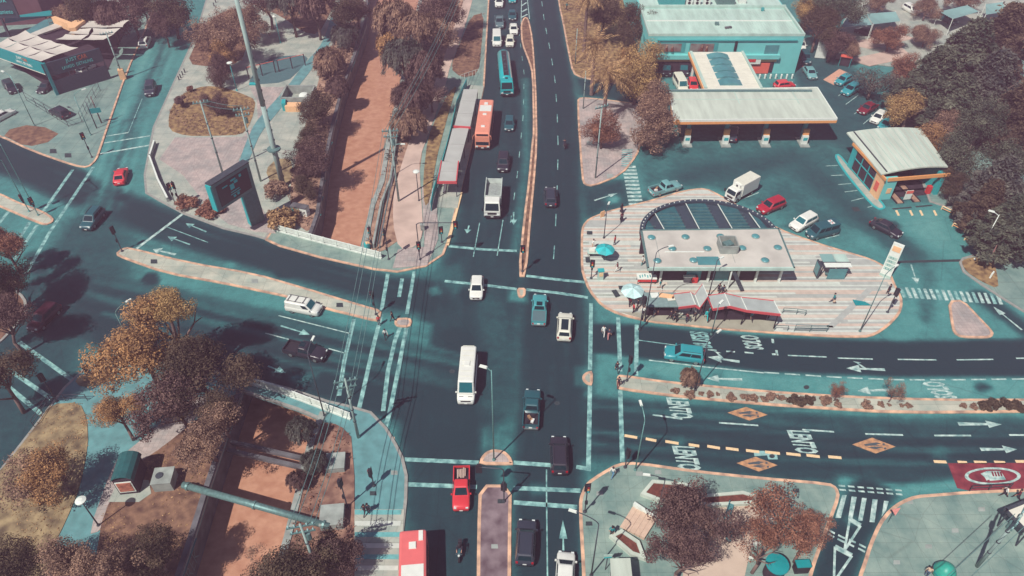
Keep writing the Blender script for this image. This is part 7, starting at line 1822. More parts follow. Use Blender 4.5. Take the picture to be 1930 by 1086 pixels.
def leaves_mesh(name, P, Nn, size, aspect=1.0, vertical=0.0, seed=0):
    """quads at points P facing roughly Nn"""
    r_ = np.random.default_rng(seed); n = len(P)
    Nn = Nn + r_.normal(0, .38, (n, 3)); Nn /= np.linalg.norm(Nn, axis=1)[:, None] + 1e-9
    ref = r_.normal(0, 1, (n, 3)) * (1 - vertical) + np.array([0, 0, 1.0]) * vertical * 3
    u = np.cross(Nn, np.cross(ref, Nn)); u /= np.linalg.norm(u, axis=1)[:, None] + 1e-9
    v = np.cross(Nn, u)
    s = size * r_.uniform(.6, 1.35, (n, 1))
    a = u * s * aspect; b = v * s * .62
    V = np.stack([P - a, P + b * .9 + Nn * s * .18, P + a, P - b * .9 + Nn * s * .18], 1).reshape(-1, 3)
    me = bpy.data.meshes.new(name)
    me.vertices.add(4 * n); me.vertices.foreach_set("co", V.ravel().astype(np.float32))
    me.loops.add(4 * n); me.loops.foreach_set("vertex_index", np.arange(4 * n, dtype=np.int32))
    me.polygons.add(n); me.polygons.foreach_set("loop_start", np.arange(0, 4 * n, 4, dtype=np.int32))
    me.update(); me.materials.append(LM['orange'])
    return me
def clump_cloud(centers, radii, per, r_, flat=1.0):
    P, Nn = [], []
    for c, R in zip(centers, radii):
        n = max(6, int(per * (R / .28) ** 2))
        d = r_.normal(0, 1, (n, 3)); d /= np.linalg.norm(d, axis=1)[:, None]
        rad = R * (.45 + .6 * r_.random((n, 1)) ** .5)
        q_ = d * rad; q_[:, 2] *= flat
        P.append(c + q_); Nn.append(d + np.array([0, 0, .35]))
    return np.concatenate(P), np.concatenate(Nn)
def broad_crown(seed, nc=84, per=230, size=.03, low=-.6, hole=.0, rad=(.13, .34)):
    r_ = np.random.default_rng(seed)
    C, R = [], []
    lobes = [(r_.normal(0, .46, 3), r_.uniform(.36, .66)) for _ in range(6)]
    while len(C) < nc:
        lc, lr = lobes[r_.integers(6)]
        d = r_.normal(0, 1, 3); d /= np.linalg.norm(d)
        p = lc * np.array([1, 1, .7]) + d * lr * r_.uniform(.55, 1.0)
        if p[2] < low or np.linalg.norm(p) > 1.12: continue
        C.append(p); R.append(r_.uniform(*rad))
    P, Nn = clump_cloud(C, R, per, r_)
    return leaves_mesh("crown", P, Nn, size, 1.0, 0, seed)
def sparse_crown(seed): return broad_crown(seed, nc=64, per=115, size=.032, low=-.7, rad=(.12, .3))
def cedar_crown(seed):
    r_ = np.random.default_rng(seed); P, Nn = [], []
    for tier in range(9):
        z = -.85 + tier * .22; rr = 1.05 * (1 - (tier / 9.5) ** 1.5) + .05
        nb = 9 if tier < 6 else 6
        for k in range(nb):
            a = 2 * math.pi * (k + r_.random() * .8) / nb; L_ = rr * r_.uniform(.65, 1.1); n = int(300 * L_) + 40
            t_ = r_.random(n) ** .6
            x = np.cos(a) * t_ * L_; y = np.sin(a) * t_ * L_
            side = r_.normal(0, .13, n) * (1.15 - .5 * t_); x = x - np.sin(a) * side; y = y + np.cos(a) * side
            zz_ = z + .06 - .22 * t_ ** 2 + r_.normal(0, .035, n) - .12 * np.abs(side)
            P.append(np.stack([x, y, zz_], -1)); Nn.append(np.tile([np.cos(a) * .2, np.sin(a) * .2, 1.0], (n, 1)))
    return leaves_mesh("crown", np.concatenate(P), np.concatenate(Nn), .042, 1.6, 0, seed)
def feather_crown(seed):
    """upright, drooping fine foliage (willow, acacia)"""
    r_ = np.random.default_rng(seed); P, Nn = [], []
    for k in range(70):
        a, rr = r_.uniform(0, 2 * math.pi), r_.random() ** .6 * .8
        top = .95 * (1 - rr * .55) + r_.normal(0, .1); ln = r_.uniform(.5, 1.1); n = 200
        t_ = r_.random(n)
        x = rr * math.cos(a) * (1 + .25 * t_) + r_.normal(0, .06, n); y = rr * math.sin(a) * (1 + .25 * t_) + r_.normal(0, .06, n)
        P.append(np.stack([x, y, top - ln * t_], -1)); Nn.append(np.stack([np.full(n, math.cos(a)), np.full(n, math.sin(a)), np.full(n, .5)], -1))
    return leaves_mesh("crown", np.concatenate(P), np.concatenate(Nn), .033, 2.3, .75, seed)
def bush_crown(seed): return broad_crown(seed, nc=26, per=60, size=.11, low=-.35, rad=(.3, .45))
CROWNS = {'broad': [broad_crown(s) for s in (1, 2, 3)], 'dense': [broad_crown(s, nc=130, per=220, size=.028) for s in (11, 12)], 'sparse': [sparse_crown(s) for s in (21, 22, 23)],
          'cedar': [cedar_crown(s) for s in (31, 32)], 'feather': [feather_crown(s) for s in (41, 42, 43)], 'bush': [bush_crown(s) for s in (51, 52, 53)]}
def trunk_mesh(seed, limbs=6):
    r_ = random.Random(seed); b = MB()
    pts = [Vector((0, 0, 0)), Vector((r_.uniform(-.05, .05), r_.uniform(-.05, .05), .35)), Vector((r_.uniform(-.08, .08), r_.uniform(-.08, .08), .7)), Vector((r_.uniform(-.08, .08), 0, 1.05))]
    rad = (1.15, .9, .7, .3)
    for i in range(3): b.rod(pts[i], pts[i + 1], .05 * rad[i], .05 * rad[i + 1], 8)
    for k in range(limbs):
        a = 2 * math.pi * k / limbs + r_.uniform(-.4, .4); s_ = pts[1].lerp(pts[2], r_.random()); L_ = r_.uniform(.25, .42)
        e = s_ + Vector((math.cos(a) * L_, math.sin(a) * L_, r_.uniform(.2, .42)))
        b.rod(s_, e, .024, .012, 6); e2 = e + Vector((math.cos(a + .5) * .16, math.sin(a + .5) * .16, .2)); b.rod(e, e2, .012, .005, 5)
        e3 = e + Vector((math.cos(a - .6) * .18, math.sin(a - .6) * .18, .1)); b.rod(e, e3, .011, .005, 5)
    return b.mesh("trunk", M_BARK, True)
TRUNKS = [trunk_mesh(s) for s in (1, 2, 3)]
TN = [0]
def tree(px, rpx, hc, kind, lm, label, zs=.85, trunk=True, name=None, group=None, lean=None, cat="tree"):
    """tree by the middle of its crown (pixel), crown radius in pixels and crown height in metres"""
    p = G(*px, hc); r_ = rpx / PXM(px[1], hc); k = TN[0]; TN[0] += 1
    t = thing(name or ("tree" if cat == "tree" else "shrub"), label, cat, (p.x, p.y, .05), 0, group)
    me = CROWNS[kind][k % len(CROWNS[kind])]
    put("crown", me, t, loc=(0, 0, hc), rz=(k * 2.4) % 6.28, paint={0: LM[lm]}, scale=(r_, r_, r_ * zs))
    if trunk:
        put("trunk", TRUNKS[k % 3], t, scale=(max(hc * .62, r_ * 1.15),) * 2 + (hc * .9 + r_ * .1,), rz=k * 1.3)
    return t
# south-west
tree((262, 650), 84, 8.0, 'dense', 'orange', "big glowing orange tree on the near side of the western road")  # orange leaf colour stands for the sunlit left half of the big tree
tree((312, 588), 54, 10.5, 'broad', 'yellow', "highest orange crown topping the big western tree")
tree((218, 770), 46, 5.5, 'broad', 'orange', "low orange crown hanging over the park path")
tree((376, 702), 84, 7.0, 'dense', 'dark', "broad crown beside the near bridge parapet, leaves darkened as the shaded side", .8)  # shade of the big tree's right half is put into the leaf colour
tree((330, 760), 70, 6.0, 'broad', 'purple', "dusky tree between the orange tree and the canal")
tree((385, 820), 62, 4.8, 'broad', 'rosy', "rosy brown tree above the concrete box and pipe")
tree((412, 776), 50, 4.4, 'broad', 'dark', "dark tree leaning over the canal below the bridge")
tree((105, 885), 58, 4.5, 'broad', 'orange', "orange tree on the fenced lawn of the left edge")
tree((40, 905), 62, 4.5, 'sparse', 'rosy', "thin rosy tree at the left edge of the fenced lawn")
tree((20, 1065), 62, 5, 'broad', 'dark', "dark brown tree in the bottom left corner")
tree((135, 1045), 62, 5.5, 'broad', 'rosy', "brown tree at the bottom beside the lamp lit path")
tree((200, 1085), 60, 5.5, 'broad', 'rosy', "brown crown at the bottom edge next to the shady lawn")
tree((290, 1040), 56, 4, 'broad', 'dark', "dark tree shading the lawn behind the green kiosk")
tree((545, 1058), 78, 5, 'broad', 'dark', "dark leafy tree at the bottom over the canal's east bank")
tree((630, 1050), 56, 4, 'broad', 'purple', "dusky shrub tree at the bottom beside the striped pavement")
tree((492, 1070), 40, 3, 'sparse', 'rosy', "thin overhanging branch tree at the bottom above brown water")
tree((568, 810), 30, 2.2, 'feather', 'grey', "feathery grey shrub on the bank right below the bridge", cat="shrub")
tree((590, 870), 26, 1.8, 'feather', 'grey', "feathery shrub beside the two canal struts", cat="shrub")
tree((560, 905), 22, 1.4, 'feather', 'purple', "small dusky shrub hanging into the lower canal", cat="shrub")
# left edge
tree((-60, 500), 60, 9, 'broad', 'dark', "dark tree mostly beyond the left edge casting the crossing's shade")
tree((4, 455), 46, 6, 'broad', 'red', "dark red tree cut by the left edge above the crossing")
tree((6, 530), 50, 6, 'broad', 'dark', "dark tree at the left edge shading the crossing lines")
tree((2, 600), 56, 6, 'broad', 'purple', "dusky tree at the left edge over the dark red SUV")
tree((-10, 700), 60, 7, 'broad', 'dark', "dark crown cut by the left edge beyond the side street")
# north-west and park
for a in (((160, 25), 48, 6, 'broad', 'dark', "dark tree right behind the car wash sails"), ((205, 30), 34, 6, 'feather', 'purple', "drooping dusky tree before the white house"), ((245, 22), 46, 6, 'broad', 'purple', "dusky tree between house and side street poles"),
          ((320, 20), 50, 6, 'broad', 'dark', "large dark tree shading the top of the side street"), ((305, 45), 30, 5, 'broad', 'purple', "lower dusky crown at the side street's top"), ((120, 30), 36, 5, 'sparse', 'rosy', "thin rosy tree beyond the cream sails"),
          ((385, 48), 40, 5, 'sparse', 'rosy', "leaning pinkish tree on the side street's lawn wedge"), ((430, 62), 48, 6, 'broad', 'rosy', "full rosy tree left of the tall mast"), ((470, 40), 38, 5, 'broad', 'rosy', "rosy brown tree right behind the tall mast"),
          ((418, 105), 30, 3.5, 'broad', 'orange', "low orange crown above the dark cypress"), ((500, -5), 46, 7, 'broad', 'purple', "dusky tree above the playground at the top edge"), ((545, 0), 44, 8, 'feather', 'grey', "grey drooping tree with bare stem at the top edge"),
          ((592, 5), 44, 8, 'feather', 'purple', "dusky drooping tree with tall stem near the cycle path"), ((640, 25), 42, 6, 'broad', 'dark', "dark tree on the canal's west bank at the top"), ((672, 12), 36, 5, 'broad', 'purple', "dusky crown leaning over the canal wall at the top")): tree(*a)
tree((407, 132), 25, 3.6, 'dense', 'purple', "dark dense cypress beside the bollard pavement", 1.6)
tree((404, 200), 22, 2.2, 'dense', 'purple', "dark conifer in the middle of the round lawn", 1.25)
tree((341, 191), 10, 1.3, 'bush', 'purple', "small round dark shrub on the round lawn", cat="shrub"); tree((357, 167), 6, .8, 'bush', 'red', "tiny red shrub at the rim of the round lawn", cat="shrub")
# canal west bank
for a in (((618, 118), 32, 2.6, 'feather', 'rosy', "rosy feathery tree beside the walled enclosure"), ((650, 70), 28, 2.6, 'feather', 'grey', "grey feathery tree on the west bank near the top"), ((636, 165), 24, 2, 'feather', 'purple', "dusky feathery tree at the canal's west wall"),
          ((604, 206), 40, 3.6, 'broad', 'dark', "dark dense tree behind the small teal hut's bank"), ((575, 262), 28, 2, 'broad', 'dark', "dark crown right of the tall mast"), ((586, 298), 42, 3.8, 'broad', 'purple', "dusky broad tree above the teal and white hut"), ((578, 350), 28, 2.4, 'broad', 'dark', "low dark crown by the teal and white hut"),
          ((564, 330), 20, 1.4, 'broad', 'purple', "small dusky crown on the bank beside the grass patch")): tree(*a)
tree((536, 410), 26, 1.3, 'bush', 'palm', "spiky olive shrub at the near end of the west bank", cat="shrub"); tree((520, 360), 26, .9, 'bush', 'rosy', "low dry brush beside the tall mast's foot", .6, False, cat="shrub"); tree((348, 384), 20, .5, 'bush', 'red', "low red brown groundcover around the two signal posts", .5, False, cat="shrub"); tree((395, 392), 24, .7, 'bush', 'red', "low red brown groundcover below the LED billboard", .5, False, cat="shrub")
# canal east bank
for a in (((745, 40), 48, 7, 'feather', 'rosy', "tall rosy feathery tree above the canal's east bank"), ((785, 55), 40, 7, 'feather', 'rosy', "rosy tinted feathery tree at the top of the east bank"), ((760, 110), 44, 6, 'feather', 'grey', "grey feathery tree overhanging the brown canal"),
          ((800, 130), 40, 5, 'feather', 'purple', "dusky feathery tree between canal and sandy path"), ((775, 185), 40, 4, 'feather', 'purple', "drooping dusky tree by the canal pole's cables"), ((840, 15), 46, 7, 'dense', 'purple', "round dark tree shading the sandy path at the top"),
          ((770, 235), 36, 3, 'feather', 'rosy', "brown feathery shrub tree beside the canal pole"), ((812, 175), 34, 4, 'sparse', 'purple', "thin dusky tree on the sandy path's inner bend"), ((735, 85), 30, 4, 'feather', 'orange', "small orange feathery tree at the water's edge"), ((825, 70), 36, 5, 'sparse', 'rosy', "thin rosy tree left of the dry lawn")): tree(*a)
# north-east palms and trees
def palm(px, rpx, hc, label, seed):
    p = G(*px, hc); R = rpx / PXM(px[1], hc); r_ = random.Random(seed)
    t = thing("palm_tree", label, "palm tree", (p.x, p.y, .05), 0, "palms beside the avenue")
    tr = MB(); n = 9
    for i in range(n): tr.rod((0, 0, hc * i / n), (0, 0, hc * (i + 1) / n), .34 - .01 * i + .04, .31 - .01 * i, 9)
    tr.build("trunk", M_BARK, t)
    fr = MB()
    for k in range(40):
        a = r_.uniform(0, 6.283); el_ = r_.uniform(-.9, 1.1); L_ = R * r_.uniform(.75, 1.1)
        c, s_ = math.cos(a), math.sin(a); pts = []
        for i in range(6):
            u = i / 5; d_ = L_ * u; pts.append(Vector((c * d_ * math.cos(el_) , s_ * d_ * math.cos(el_), d_ * math.sin(el_) - 1.1 * u * u * (1.2 if el_ > -.2 else .5))))
        for i in range(1, 6):
            u = i / 5; w_ = R * .13 * (1 - abs(u - .6)); side = Vector((-s_, c, 0))
            for sg in (-1, 1):
                for j in range(2):
                    q0 = pts[i - 1].lerp(pts[i], j * .5); q1 = pts[i - 1].lerp(pts[i], j * .5 + .32)
                    fr.poly([q0, q1, q1 + side * sg * w_ + (pts[i] - pts[i - 1]) * .5 - Vector((0, 0, w_ * .45))])
    fr.build("crown", LM['palm'], t, loc=(0, 0, hc))
    sk = MB()
    for k in range(60):
        a = r_.uniform(0, 6.283); z = r_.uniform(-2.6, -.2); rr = .45 + .25 * (-z / 2.6)
        sk.poly([(math.cos(a) * .35, math.sin(a) * .35, z + .8), (math.cos(a + .2) * rr, math.sin(a + .2) * rr, z), (math.cos(a - .2) * rr, math.sin(a - .2) * rr, z)])
    sk.build("dead_frond_skirt", LM['palm'], t, loc=(0, 0, hc))
palm((1122, 82), 48, 10, "farther palm with a shaggy crown beside the avenue", 1); palm((1146, 136), 52, 9.5, "nearer palm with hanging dead fronds beside the avenue", 2); palm((1108, -12), 40, 12, "palm cut by the top edge above the avenue lawn", 3)
for a in (((1205, 100), 46, 6, 'sparse', 'yellow', "loose yellowish tree against the turquoise wall"), ((1200, 150), 52, 5, 'broad', 'yellow', "ochre tree between the palms and the black vans"), ((1248, 190), 46, 5.5, 'broad', 'rosy', "rosy brown tree at the pump canopy's left end"),
          ((1228, 235), 52, 4.5, 'broad', 'rosy', "large rosy tree hanging over the forecourt edge"), ((1136, 245), 38, 3.6, 'broad', 'red', "red brown tree beside the slim avenue pole"), ((1190, 112), 30, 5, 'broad', 'orange', "orange tree right behind the nearer palm"), ((1180, 40), 44, 6, 'broad', 'dark', "dark tree beside the showroom's side wall"), ((1140, 20), 40, 6, 'broad', 'dark', "dark tree behind the farther palm")): tree(*a)
# east wood and car park
for a in (((1545, 45), 42, 6, 'dense', 'dark', "dark dense tree right of the showroom roof"), ((1575, 20), 44, 7, 'dense', 'olive', "olive tree behind the dark dense one at the top"), ((1525, 15), 36, 6, 'broad', 'yellow', "ochre tree at the showroom's far corner"), ((1570, 80), 36, 4, 'broad', 'purple', "dusky tree behind the white information panel"),
          ((1608, 92), 22, 3, 'broad', 'rosy', "small rosy tree before the car park sails"), ((1680, 72), 30, 3, 'dense', 'red', "round red brown tree below the shade sails"), ((1748, 66), 27, 2.8, 'dense', 'rosy', "round rosy tree in the middle of the car park"), ((1660, 2), 26, 3, 'dense', 'rosy', "round rosy tree at the top edge of the car park"),
          ((1748, 15), 26, 3, 'dense', 'rosy', "rosy tree between the white and dark SUVs"), ((1820, 2), 30, 3, 'broad', 'rosy', "rosy tree above the right car park sail"), ((1648, 150), 44, 4, 'sparse', 'grey', "bare grey tree over the parked dark red sedan"), ((1705, 130), 34, 4, 'broad', 'red', "red brown tree between grey tree and cedars"),
          ((1715, 205), 42, 4.5, 'broad', 'yellow', "ochre tree above the curved wash roof"), ((1775, 238), 40, 4.4, 'broad', 'rosy', "broad rosy tree behind the curved wash roof"), ((1745, 265), 36, 3.5, 'broad', 'orange', "orange tree touching the curved roof's corner"), ((1815, 290), 52, 5, 'broad', 'olive', "olive tree right of the car wash opening"),
          ((1796, 345), 30, 3.0, 'broad', 'dark', "rosy tree at the car wash exit"), ((1850, 230), 50, 6, 'broad', 'olive', "olive brown tree in the middle of the east wood"), ((1910, 300), 56, 6, 'broad', 'olive', "olive tree at the right edge of the east wood")): tree(*a)
for a in (((1760, 150), 66, 7, 'cedar', 'olive', "olive cedar nearest the car park"), ((1825, 105), 72, 8, 'cedar', 'olive', "tall spreading cedar in the upper east wood"), ((1890, 70), 66, 8, 'cedar', 'dark', "brownish cedar in the upper right corner"), ((1865, 165), 74, 8, 'cedar', 'grey', "large grey green cedar at the right of the wood"),
          ((1800, 195), 60, 6, 'cedar', 'olive', "lower olive cedar above the curved wash roof"), ((1920, 210), 64, 7, 'cedar', 'dark', "dark cedar cut by the right edge"), ((1880, 350), 64, 6, 'cedar', 'grey', "grey green cedar behind the tall white lamp"), ((1862, 378), 46, 5, 'cedar', 'dark', "dark cedar beside the bent yellow barriers"), ((1910, 420), 60, 6, 'cedar', 'olive', "olive cedar at the right edge above the grass island"),
          ((1908, 452), 30, 3, 'cedar', 'grey', "small grey green cedar next to the pink flag")): tree(*a, zs=.95)
# south-east
for a in (((1282, 958), 64, 5.5, 'broad', 'purple', "large dusky tree over the south-east planters"), ((1290, 1045), 60, 5.5, 'broad', 'purple', "second dusky tree below it near the bottom edge"), ((1345, 985), 56, 5, 'sparse', 'purple', "dusky crown beside the teal benches"),
          ((1478, 965), 68, 5, 'sparse', 'red', "red brown tree by the zebra crossing"), ((1440, 1030), 52, 5, 'sparse', 'red', "red brown crown above the turquoise drum kiosk"), ((1520, 1015), 44, 4.5, 'sparse', 'red', "red brown branch reaching over the south-east side road"), ((1535, 975), 34, 4.5, 'sparse', 'red', "small red brown crown at the side road kerb")): tree(*a)
# median planting
MB_ = [((1272, 738), 8), ((1299, 744), 9), ((1322, 742), 5), ((1338, 745), 8), ((1352, 744), 4), ((1378, 748), 9), ((1404, 750), 8), ((1418, 752), 9), ((1440, 752), 7), ((1456, 748), 11), ((1475, 752), 6), ((1497, 754), 12), ((1512, 755), 12), ((1528, 756), 9), ((1556, 756), 10), ((1578, 762), 8), ((1634, 764), 9), ((1661, 763), 6), ((1675, 764), 4), ((1699, 765), 4), ((1713, 765), 6), ((1815, 766), 7), ((1834, 767), 7), ((1858, 764), 12), ((1876, 764), 13), ((1898, 764), 12), ((1920, 765), 12)]
for k, (p, r_) in enumerate(MB_):
    dk = 1490 < p[0] < 1530 or p[0] > 1850
    tree(p, r_, r_ / 40, 'bush', 'dark' if dk else 'rosy', "%s %s shrub on the east median, number %s from the junction" % ("dark" if dk else "dry pinkish", "large" if r_ > 8 else "small", ("one two three four five six seven eight nine ten eleven twelve thirteen fourteen fifteen sixteen seventeen eighteen nineteen twenty twenty-one twenty-two twenty-three twenty-four twenty-five twenty-six twenty-seven").split()[k]), .8, False, group="dry shrubs on the east median", cat="shrub")
tree((1300, 712), 20, 1.5, 'feather', 'rosy', "bushy reddish young tree near the median's west tip", 1.1); tree((1582, 733), 18, 2.2, 'sparse', 'red', "first slim young tree on the east median", .9); tree((1688, 733), 21, 2.4, 'sparse', 'rosy', "second slim young tree on the east median", .9)
# undergrowth on the banks (uncountable)
def scatter(name, polys, dens, size, lm, seed, z=.2, hgt=.5, label=None):
    r_ = np.random.default_rng(seed); P, Nn = [], []
    for px in polys:
        ring_ = W(*px); xs = [p.x for p in ring_]; ys = [p.y for p in ring_]
        n = int((max(xs) - min(xs)) * (max(ys) - min(ys)) * dens)
        x, y = r_.uniform(min(xs), max(xs), n), r_.uniform(min(ys), max(ys), n)
        k = inside(ring_, x, y); x, y = x[k], y[k]
        dn = np.sin(x * .9 + 1.3 * np.sin(y * .5)) + np.sin(y * .7 + x * .3) + r_.normal(0, .5, len(x)); k = dn > -.2; x, y = x[k], y[k]
        for j in range(5):
            P.append(np.stack([x + r_.normal(0, .18, len(x)), y + r_.normal(0, .18, len(x)), z + np.abs(r_.normal(0, hgt, len(x)))], -1)); Nn.append(np.tile([0, 0, 1.0], (len(x), 1)) + r_.normal(0, .5, (len(x), 3)))
    me = leaves_mesh(name, np.concatenate(P), np.concatenate(Nn), size, 1.4, .3, seed)
    o = put(name, me, paint={0: LM[lm]}, kind="stuff", label=label, cat="undergrowth")
BANK_W = [(560, 290), (590, 190), (612, 110), (640, 60), (684, 20), (662, 112), (642, 164), (625, 230), (610, 300), (596, 400), (585, 440), (555, 420), (545, 360)]
BANK_E = [(740, 210), (760, 130), (782, 50), (800, -30), (850, -30), (840, 60), (815, 130), (790, 180), (770, 240), (755, 290), (745, 340), (728, 300)]
scatter("undergrowth", [BANK_W], 3.0, .16, 'rosy', 61, label="dry brown undergrowth covering the canal's west bank")
scatter("undergrowth", [BANK_E], 3.0, .16, 'grey', 62, label="grey dry undergrowth covering the canal's east bank")
scatter("undergrowth", [[(605, 800), (640, 805), (666, 840), (666, 1100), (545, 1100), (560, 960), (590, 840)], [(720, 345), (734, 275), (745, 300), (728, 400), (712, 470), (690, 466)]], 2.0, .1, 'red', 63, hgt=.18, label="low reddish litter and weeds on the bare canal banks")
scatter("grass", [[(-60, 960), (0, 890), (70, 800), (95, 762), (150, 758), (164, 790), (166, 840), (150, 920), (125, 980), (95, 1040), (80, 1100)], [(186, 1000), (208, 940), (250, 890), (310, 845), (370, 800), (440, 750), (414, 850), (390, 915), (356, 1026), (330, 1090), (180, 1090)]], 5.0, .085, 'palm', 64, z=.13, hgt=.05, label="short dry grass on the south-west lawns")
scatter("grass", [[(318, 245), (318, 215), (330, 190), (352, 172), (385, 162), (420, 164), (455, 176), (480, 190), (476, 215), (455, 254), (350, 256)], [(352, 120), (372, 75), (392, 45), (420, 20), (480, 15), (470, 70), (455, 118), (400, 126)], [(868, 80), (888, 30), (912, 24), (908, 80), (902, 140), (870, 146), (848, 128)], [(1062, 40), (1080, 138), (1120, 150), (1150, 150), (1150, 0), (1056, 0)]], 3.5, .11, 'rosy', 65, z=.15, hgt=.06, label="short brown grass on the northern lawns")

# ---------------------------------------------------------------- people
M_SKIN = mat("skin", RGB(196, 148, 124), .6, var=.06)
M_HAIR = mat("dark_hair", RGB(52, 40, 44), .7, var=.2, scale=20)
M_SHOE = mat("shoe_leather", RGB(50, 44, 48), .6, var=.1)
CL = {k: mat("cloth_" + k, RGB(*v), .9, var=.1, scale=9) for k, v in dict(white=(226, 228, 220), black=(50, 44, 54), red=(196, 50, 58), teal=(24, 134, 138), navy=(56, 64, 82), grey=(120, 126, 128), beige=(206, 180, 156), blue=(90, 140, 170), maroon=(104, 44, 56), denim=(78, 104, 128), cyan=(40, 190, 190), pink=(220, 150, 146)).items()}
def body_mesh(pose):
    """one continuous skinned figure; returns mesh with slots skin, shirt, trousers, shoes"""
    J, E, R, K = [], [], [], []
    def j(p, r_, k, par=None):
        J.append(p); R.append(r_); K.append(k)
        if par is not None: E.append((par, len(J) - 1))
        return len(J) - 1
    sit = pose == 'sit'
    dz = -.42 if sit else 0.0
    lean = {'walk': .05, 'walk2': .05, 'stand': 0, 'sit': .12, 'reach': .1}[pose]
    pel = j((0, 0, .95 + dz), .135, 2); wa = j((lean * .4, 0, 1.12 + dz), .125, 1, pel); ch = j((lean, 0, 1.32 + dz), .15, 1, wa); nk = j((lean * 1.1, 0, 1.48 + dz), .06, 0, ch); hd = j((lean * 1.2 + .02, 0, 1.6 + dz), .098, 0, nk); j((lean * 1.2, 0, 1.71 + dz), .075, 0, hd)
    sw = {'walk': .26, 'walk2': -.26, 'stand': .03, 'sit': 0, 'reach': .1}[pose]
    for s in (1, -1):
        f = sw * s
        hp = j((0, s * .1, .9 + dz), .105, 2, pel)
        if sit: kn = j((.42, s * .16, .55), .075, 2, hp); an = j((.36, s * .17, .12), .05, 2, kn)
        else: kn = j((f * .55 + .03, s * .1, .5), .072, 2, hp); an = j((f * 1.25 - (.1 if f < 0 else 0), s * .1, .09 + (.06 if f < -.1 else 0)), .045, 2, kn)
        j((J[an][0] + .15, s * .11, J[an][2] - .04), .04, 3, an)
        sh = j((lean, s * .19, 1.42 + dz), .062, 1, ch)
        if sit or (pose == 'reach' and s > 0): el_ = j((lean + .16, s * .27, 1.2 + dz), .045, 1, sh); wr = j((lean + .4, s * .22, 1.16 + dz), .032, 0, el_); hv = Vector((1, 0, -.1))
        else: el_ = j((lean - f * .35, s * .25, 1.14), .045, 1, sh); wr = j((lean - f * .9 + .05, s * .25, .9), .032, 0, el_); hv = Vector((-f * .6, 0, -1)).normalized()
        w0 = Vector(J[wr]); pm = j(tuple(w0 + hv * .07), .036, 0, wr)
        fwd = Vector((hv.z, 0, -hv.x)) if abs(hv.z) > .5 else Vector((0, s, 0))
        for q_, ln in ((-.03, .075), (-.01, .085), (.012, .08), (.032, .06)):
            a = j(tuple(Vector(J[pm]) + fwd * q_ + hv * .03), .011, 0, pm); j(tuple(Vector(J[a]) + hv * ln + fwd * -.012), .009, 0, a)
        j(tuple(Vector(J[pm]) + fwd * -.06 + hv * .02), .011, 0, pm)
    me = bpy.data.meshes.new("body_" + pose); me.from_pydata(J, E, []); me.update()
    ob = bpy.data.objects.new("body_tmp", me); COL.objects.link(ob)
    ob.modifiers.new("s", 'SKIN'); 
    sv = me.skin_vertices[0].data if me.skin_vertices else None
    if sv is None:
        bm = bmesh.new(); bm.from_mesh(me); bm.verts.layers.skin.verify(); bm.to_mesh(me); bm.free(); sv = me.skin_vertices[0].data
    for i, r_ in enumerate(R): sv[i].radius = (r_, r_); sv[i].use_root = (i == 0)
    ss = ob.modifiers.new("u", 'SUBSURF'); ss.levels = 1; ss.render_levels = 1
    bpy.context.view_layer.update()
    out = bpy.data.meshes.new_from_object(ob.evaluated_get(bpy.context.evaluated_depsgraph_get()))
    bpy.data.objects.remove(ob)
    out.materials.clear()
    for m_ in (M_SKIN, CL['white'], CL['navy'], M_SHOE): out.materials.append(m_)
    Ja = np.array(J)
    for p in out.polygons:
        c = np.array(p.center); p.material_index = K[int(np.argmin(((Ja - c) ** 2).sum(1) - np.array(R) ** 2))]; p.use_smooth = True
    out.name = "body"
    return out, Vector(J[4])
BODY = {p: body_mesh(p) for p in ('walk', 'walk2', 'stand', 'sit', 'reach')}
def hair_mesh(long=False):
    b = MB(); b.lathe([(.1, -.02), (.118, .03), (.112, .09), (.07, .135), (.02, .145)], n=12)
    if long: b.box((-.07, 0, -.08), (.09, .19, .26), taper=1.1)
    return b.mesh("hair", M_HAIR, True)
HAIR = {False: hair_mesh(), True: hair_mesh(True)}
_e = MB().lathe([(.004, -.012), (.013, 0), (.004, .012)], n=6); EYE = _e.mesh("eye", M_HAIR)
NOSE = MB().add([(0, -.014, 0), (0, .014, 0), (.03, 0, -.008), (0, 0, .045)], [(0, 2, 3), (2, 1, 3), (0, 1, 2)]).mesh("nose", M_SKIN); MOUTH = MB().box((0, 0, 0), (.008, .045, .01)).mesh("mouth", CL['maroon'])
def person(px, az, shirt, trousers, label, pose='walk', long=False, z=.12, extra=None, at_=None):
    p = at_ or G(px[0], px[1], z)
    t = thing("person", label, "person", (p.x, p.y, z), az)
    me, hd = BODY[pose]
    bd = put("body", me, t, paint={1: CL[shirt], 2: CL[trousers]})
    put("hair", HAIR[long], t, loc=(hd.x - .012, 0, hd.z + .0))
    for s in (-1, 1): put("eye", EYE, t, loc=(hd.x + .092, s * .034, hd.z + .01))
    put("nose", NOSE, t, loc=(hd.x + .095, 0, hd.z - .02)); put("mouth", MOUTH, t, loc=(hd.x + .093, 0, hd.z - .045))
    if extra == 'bag': MB().box((-.2, 0, 1.25), (.18, .3, .42), taper=.85).build("backpack", CL['black'], t)
    if extra == 'skirt': MB().lathe([(.28, .45), (.2, .8), (.16, 1.02)], n=12).build("skirt", CL[trousers], t)
    if extra == 'tote': MB().box((.0, .32, .62), (.3, .1, .34)).build("tote_bag", CL['beige'], t)
    return t
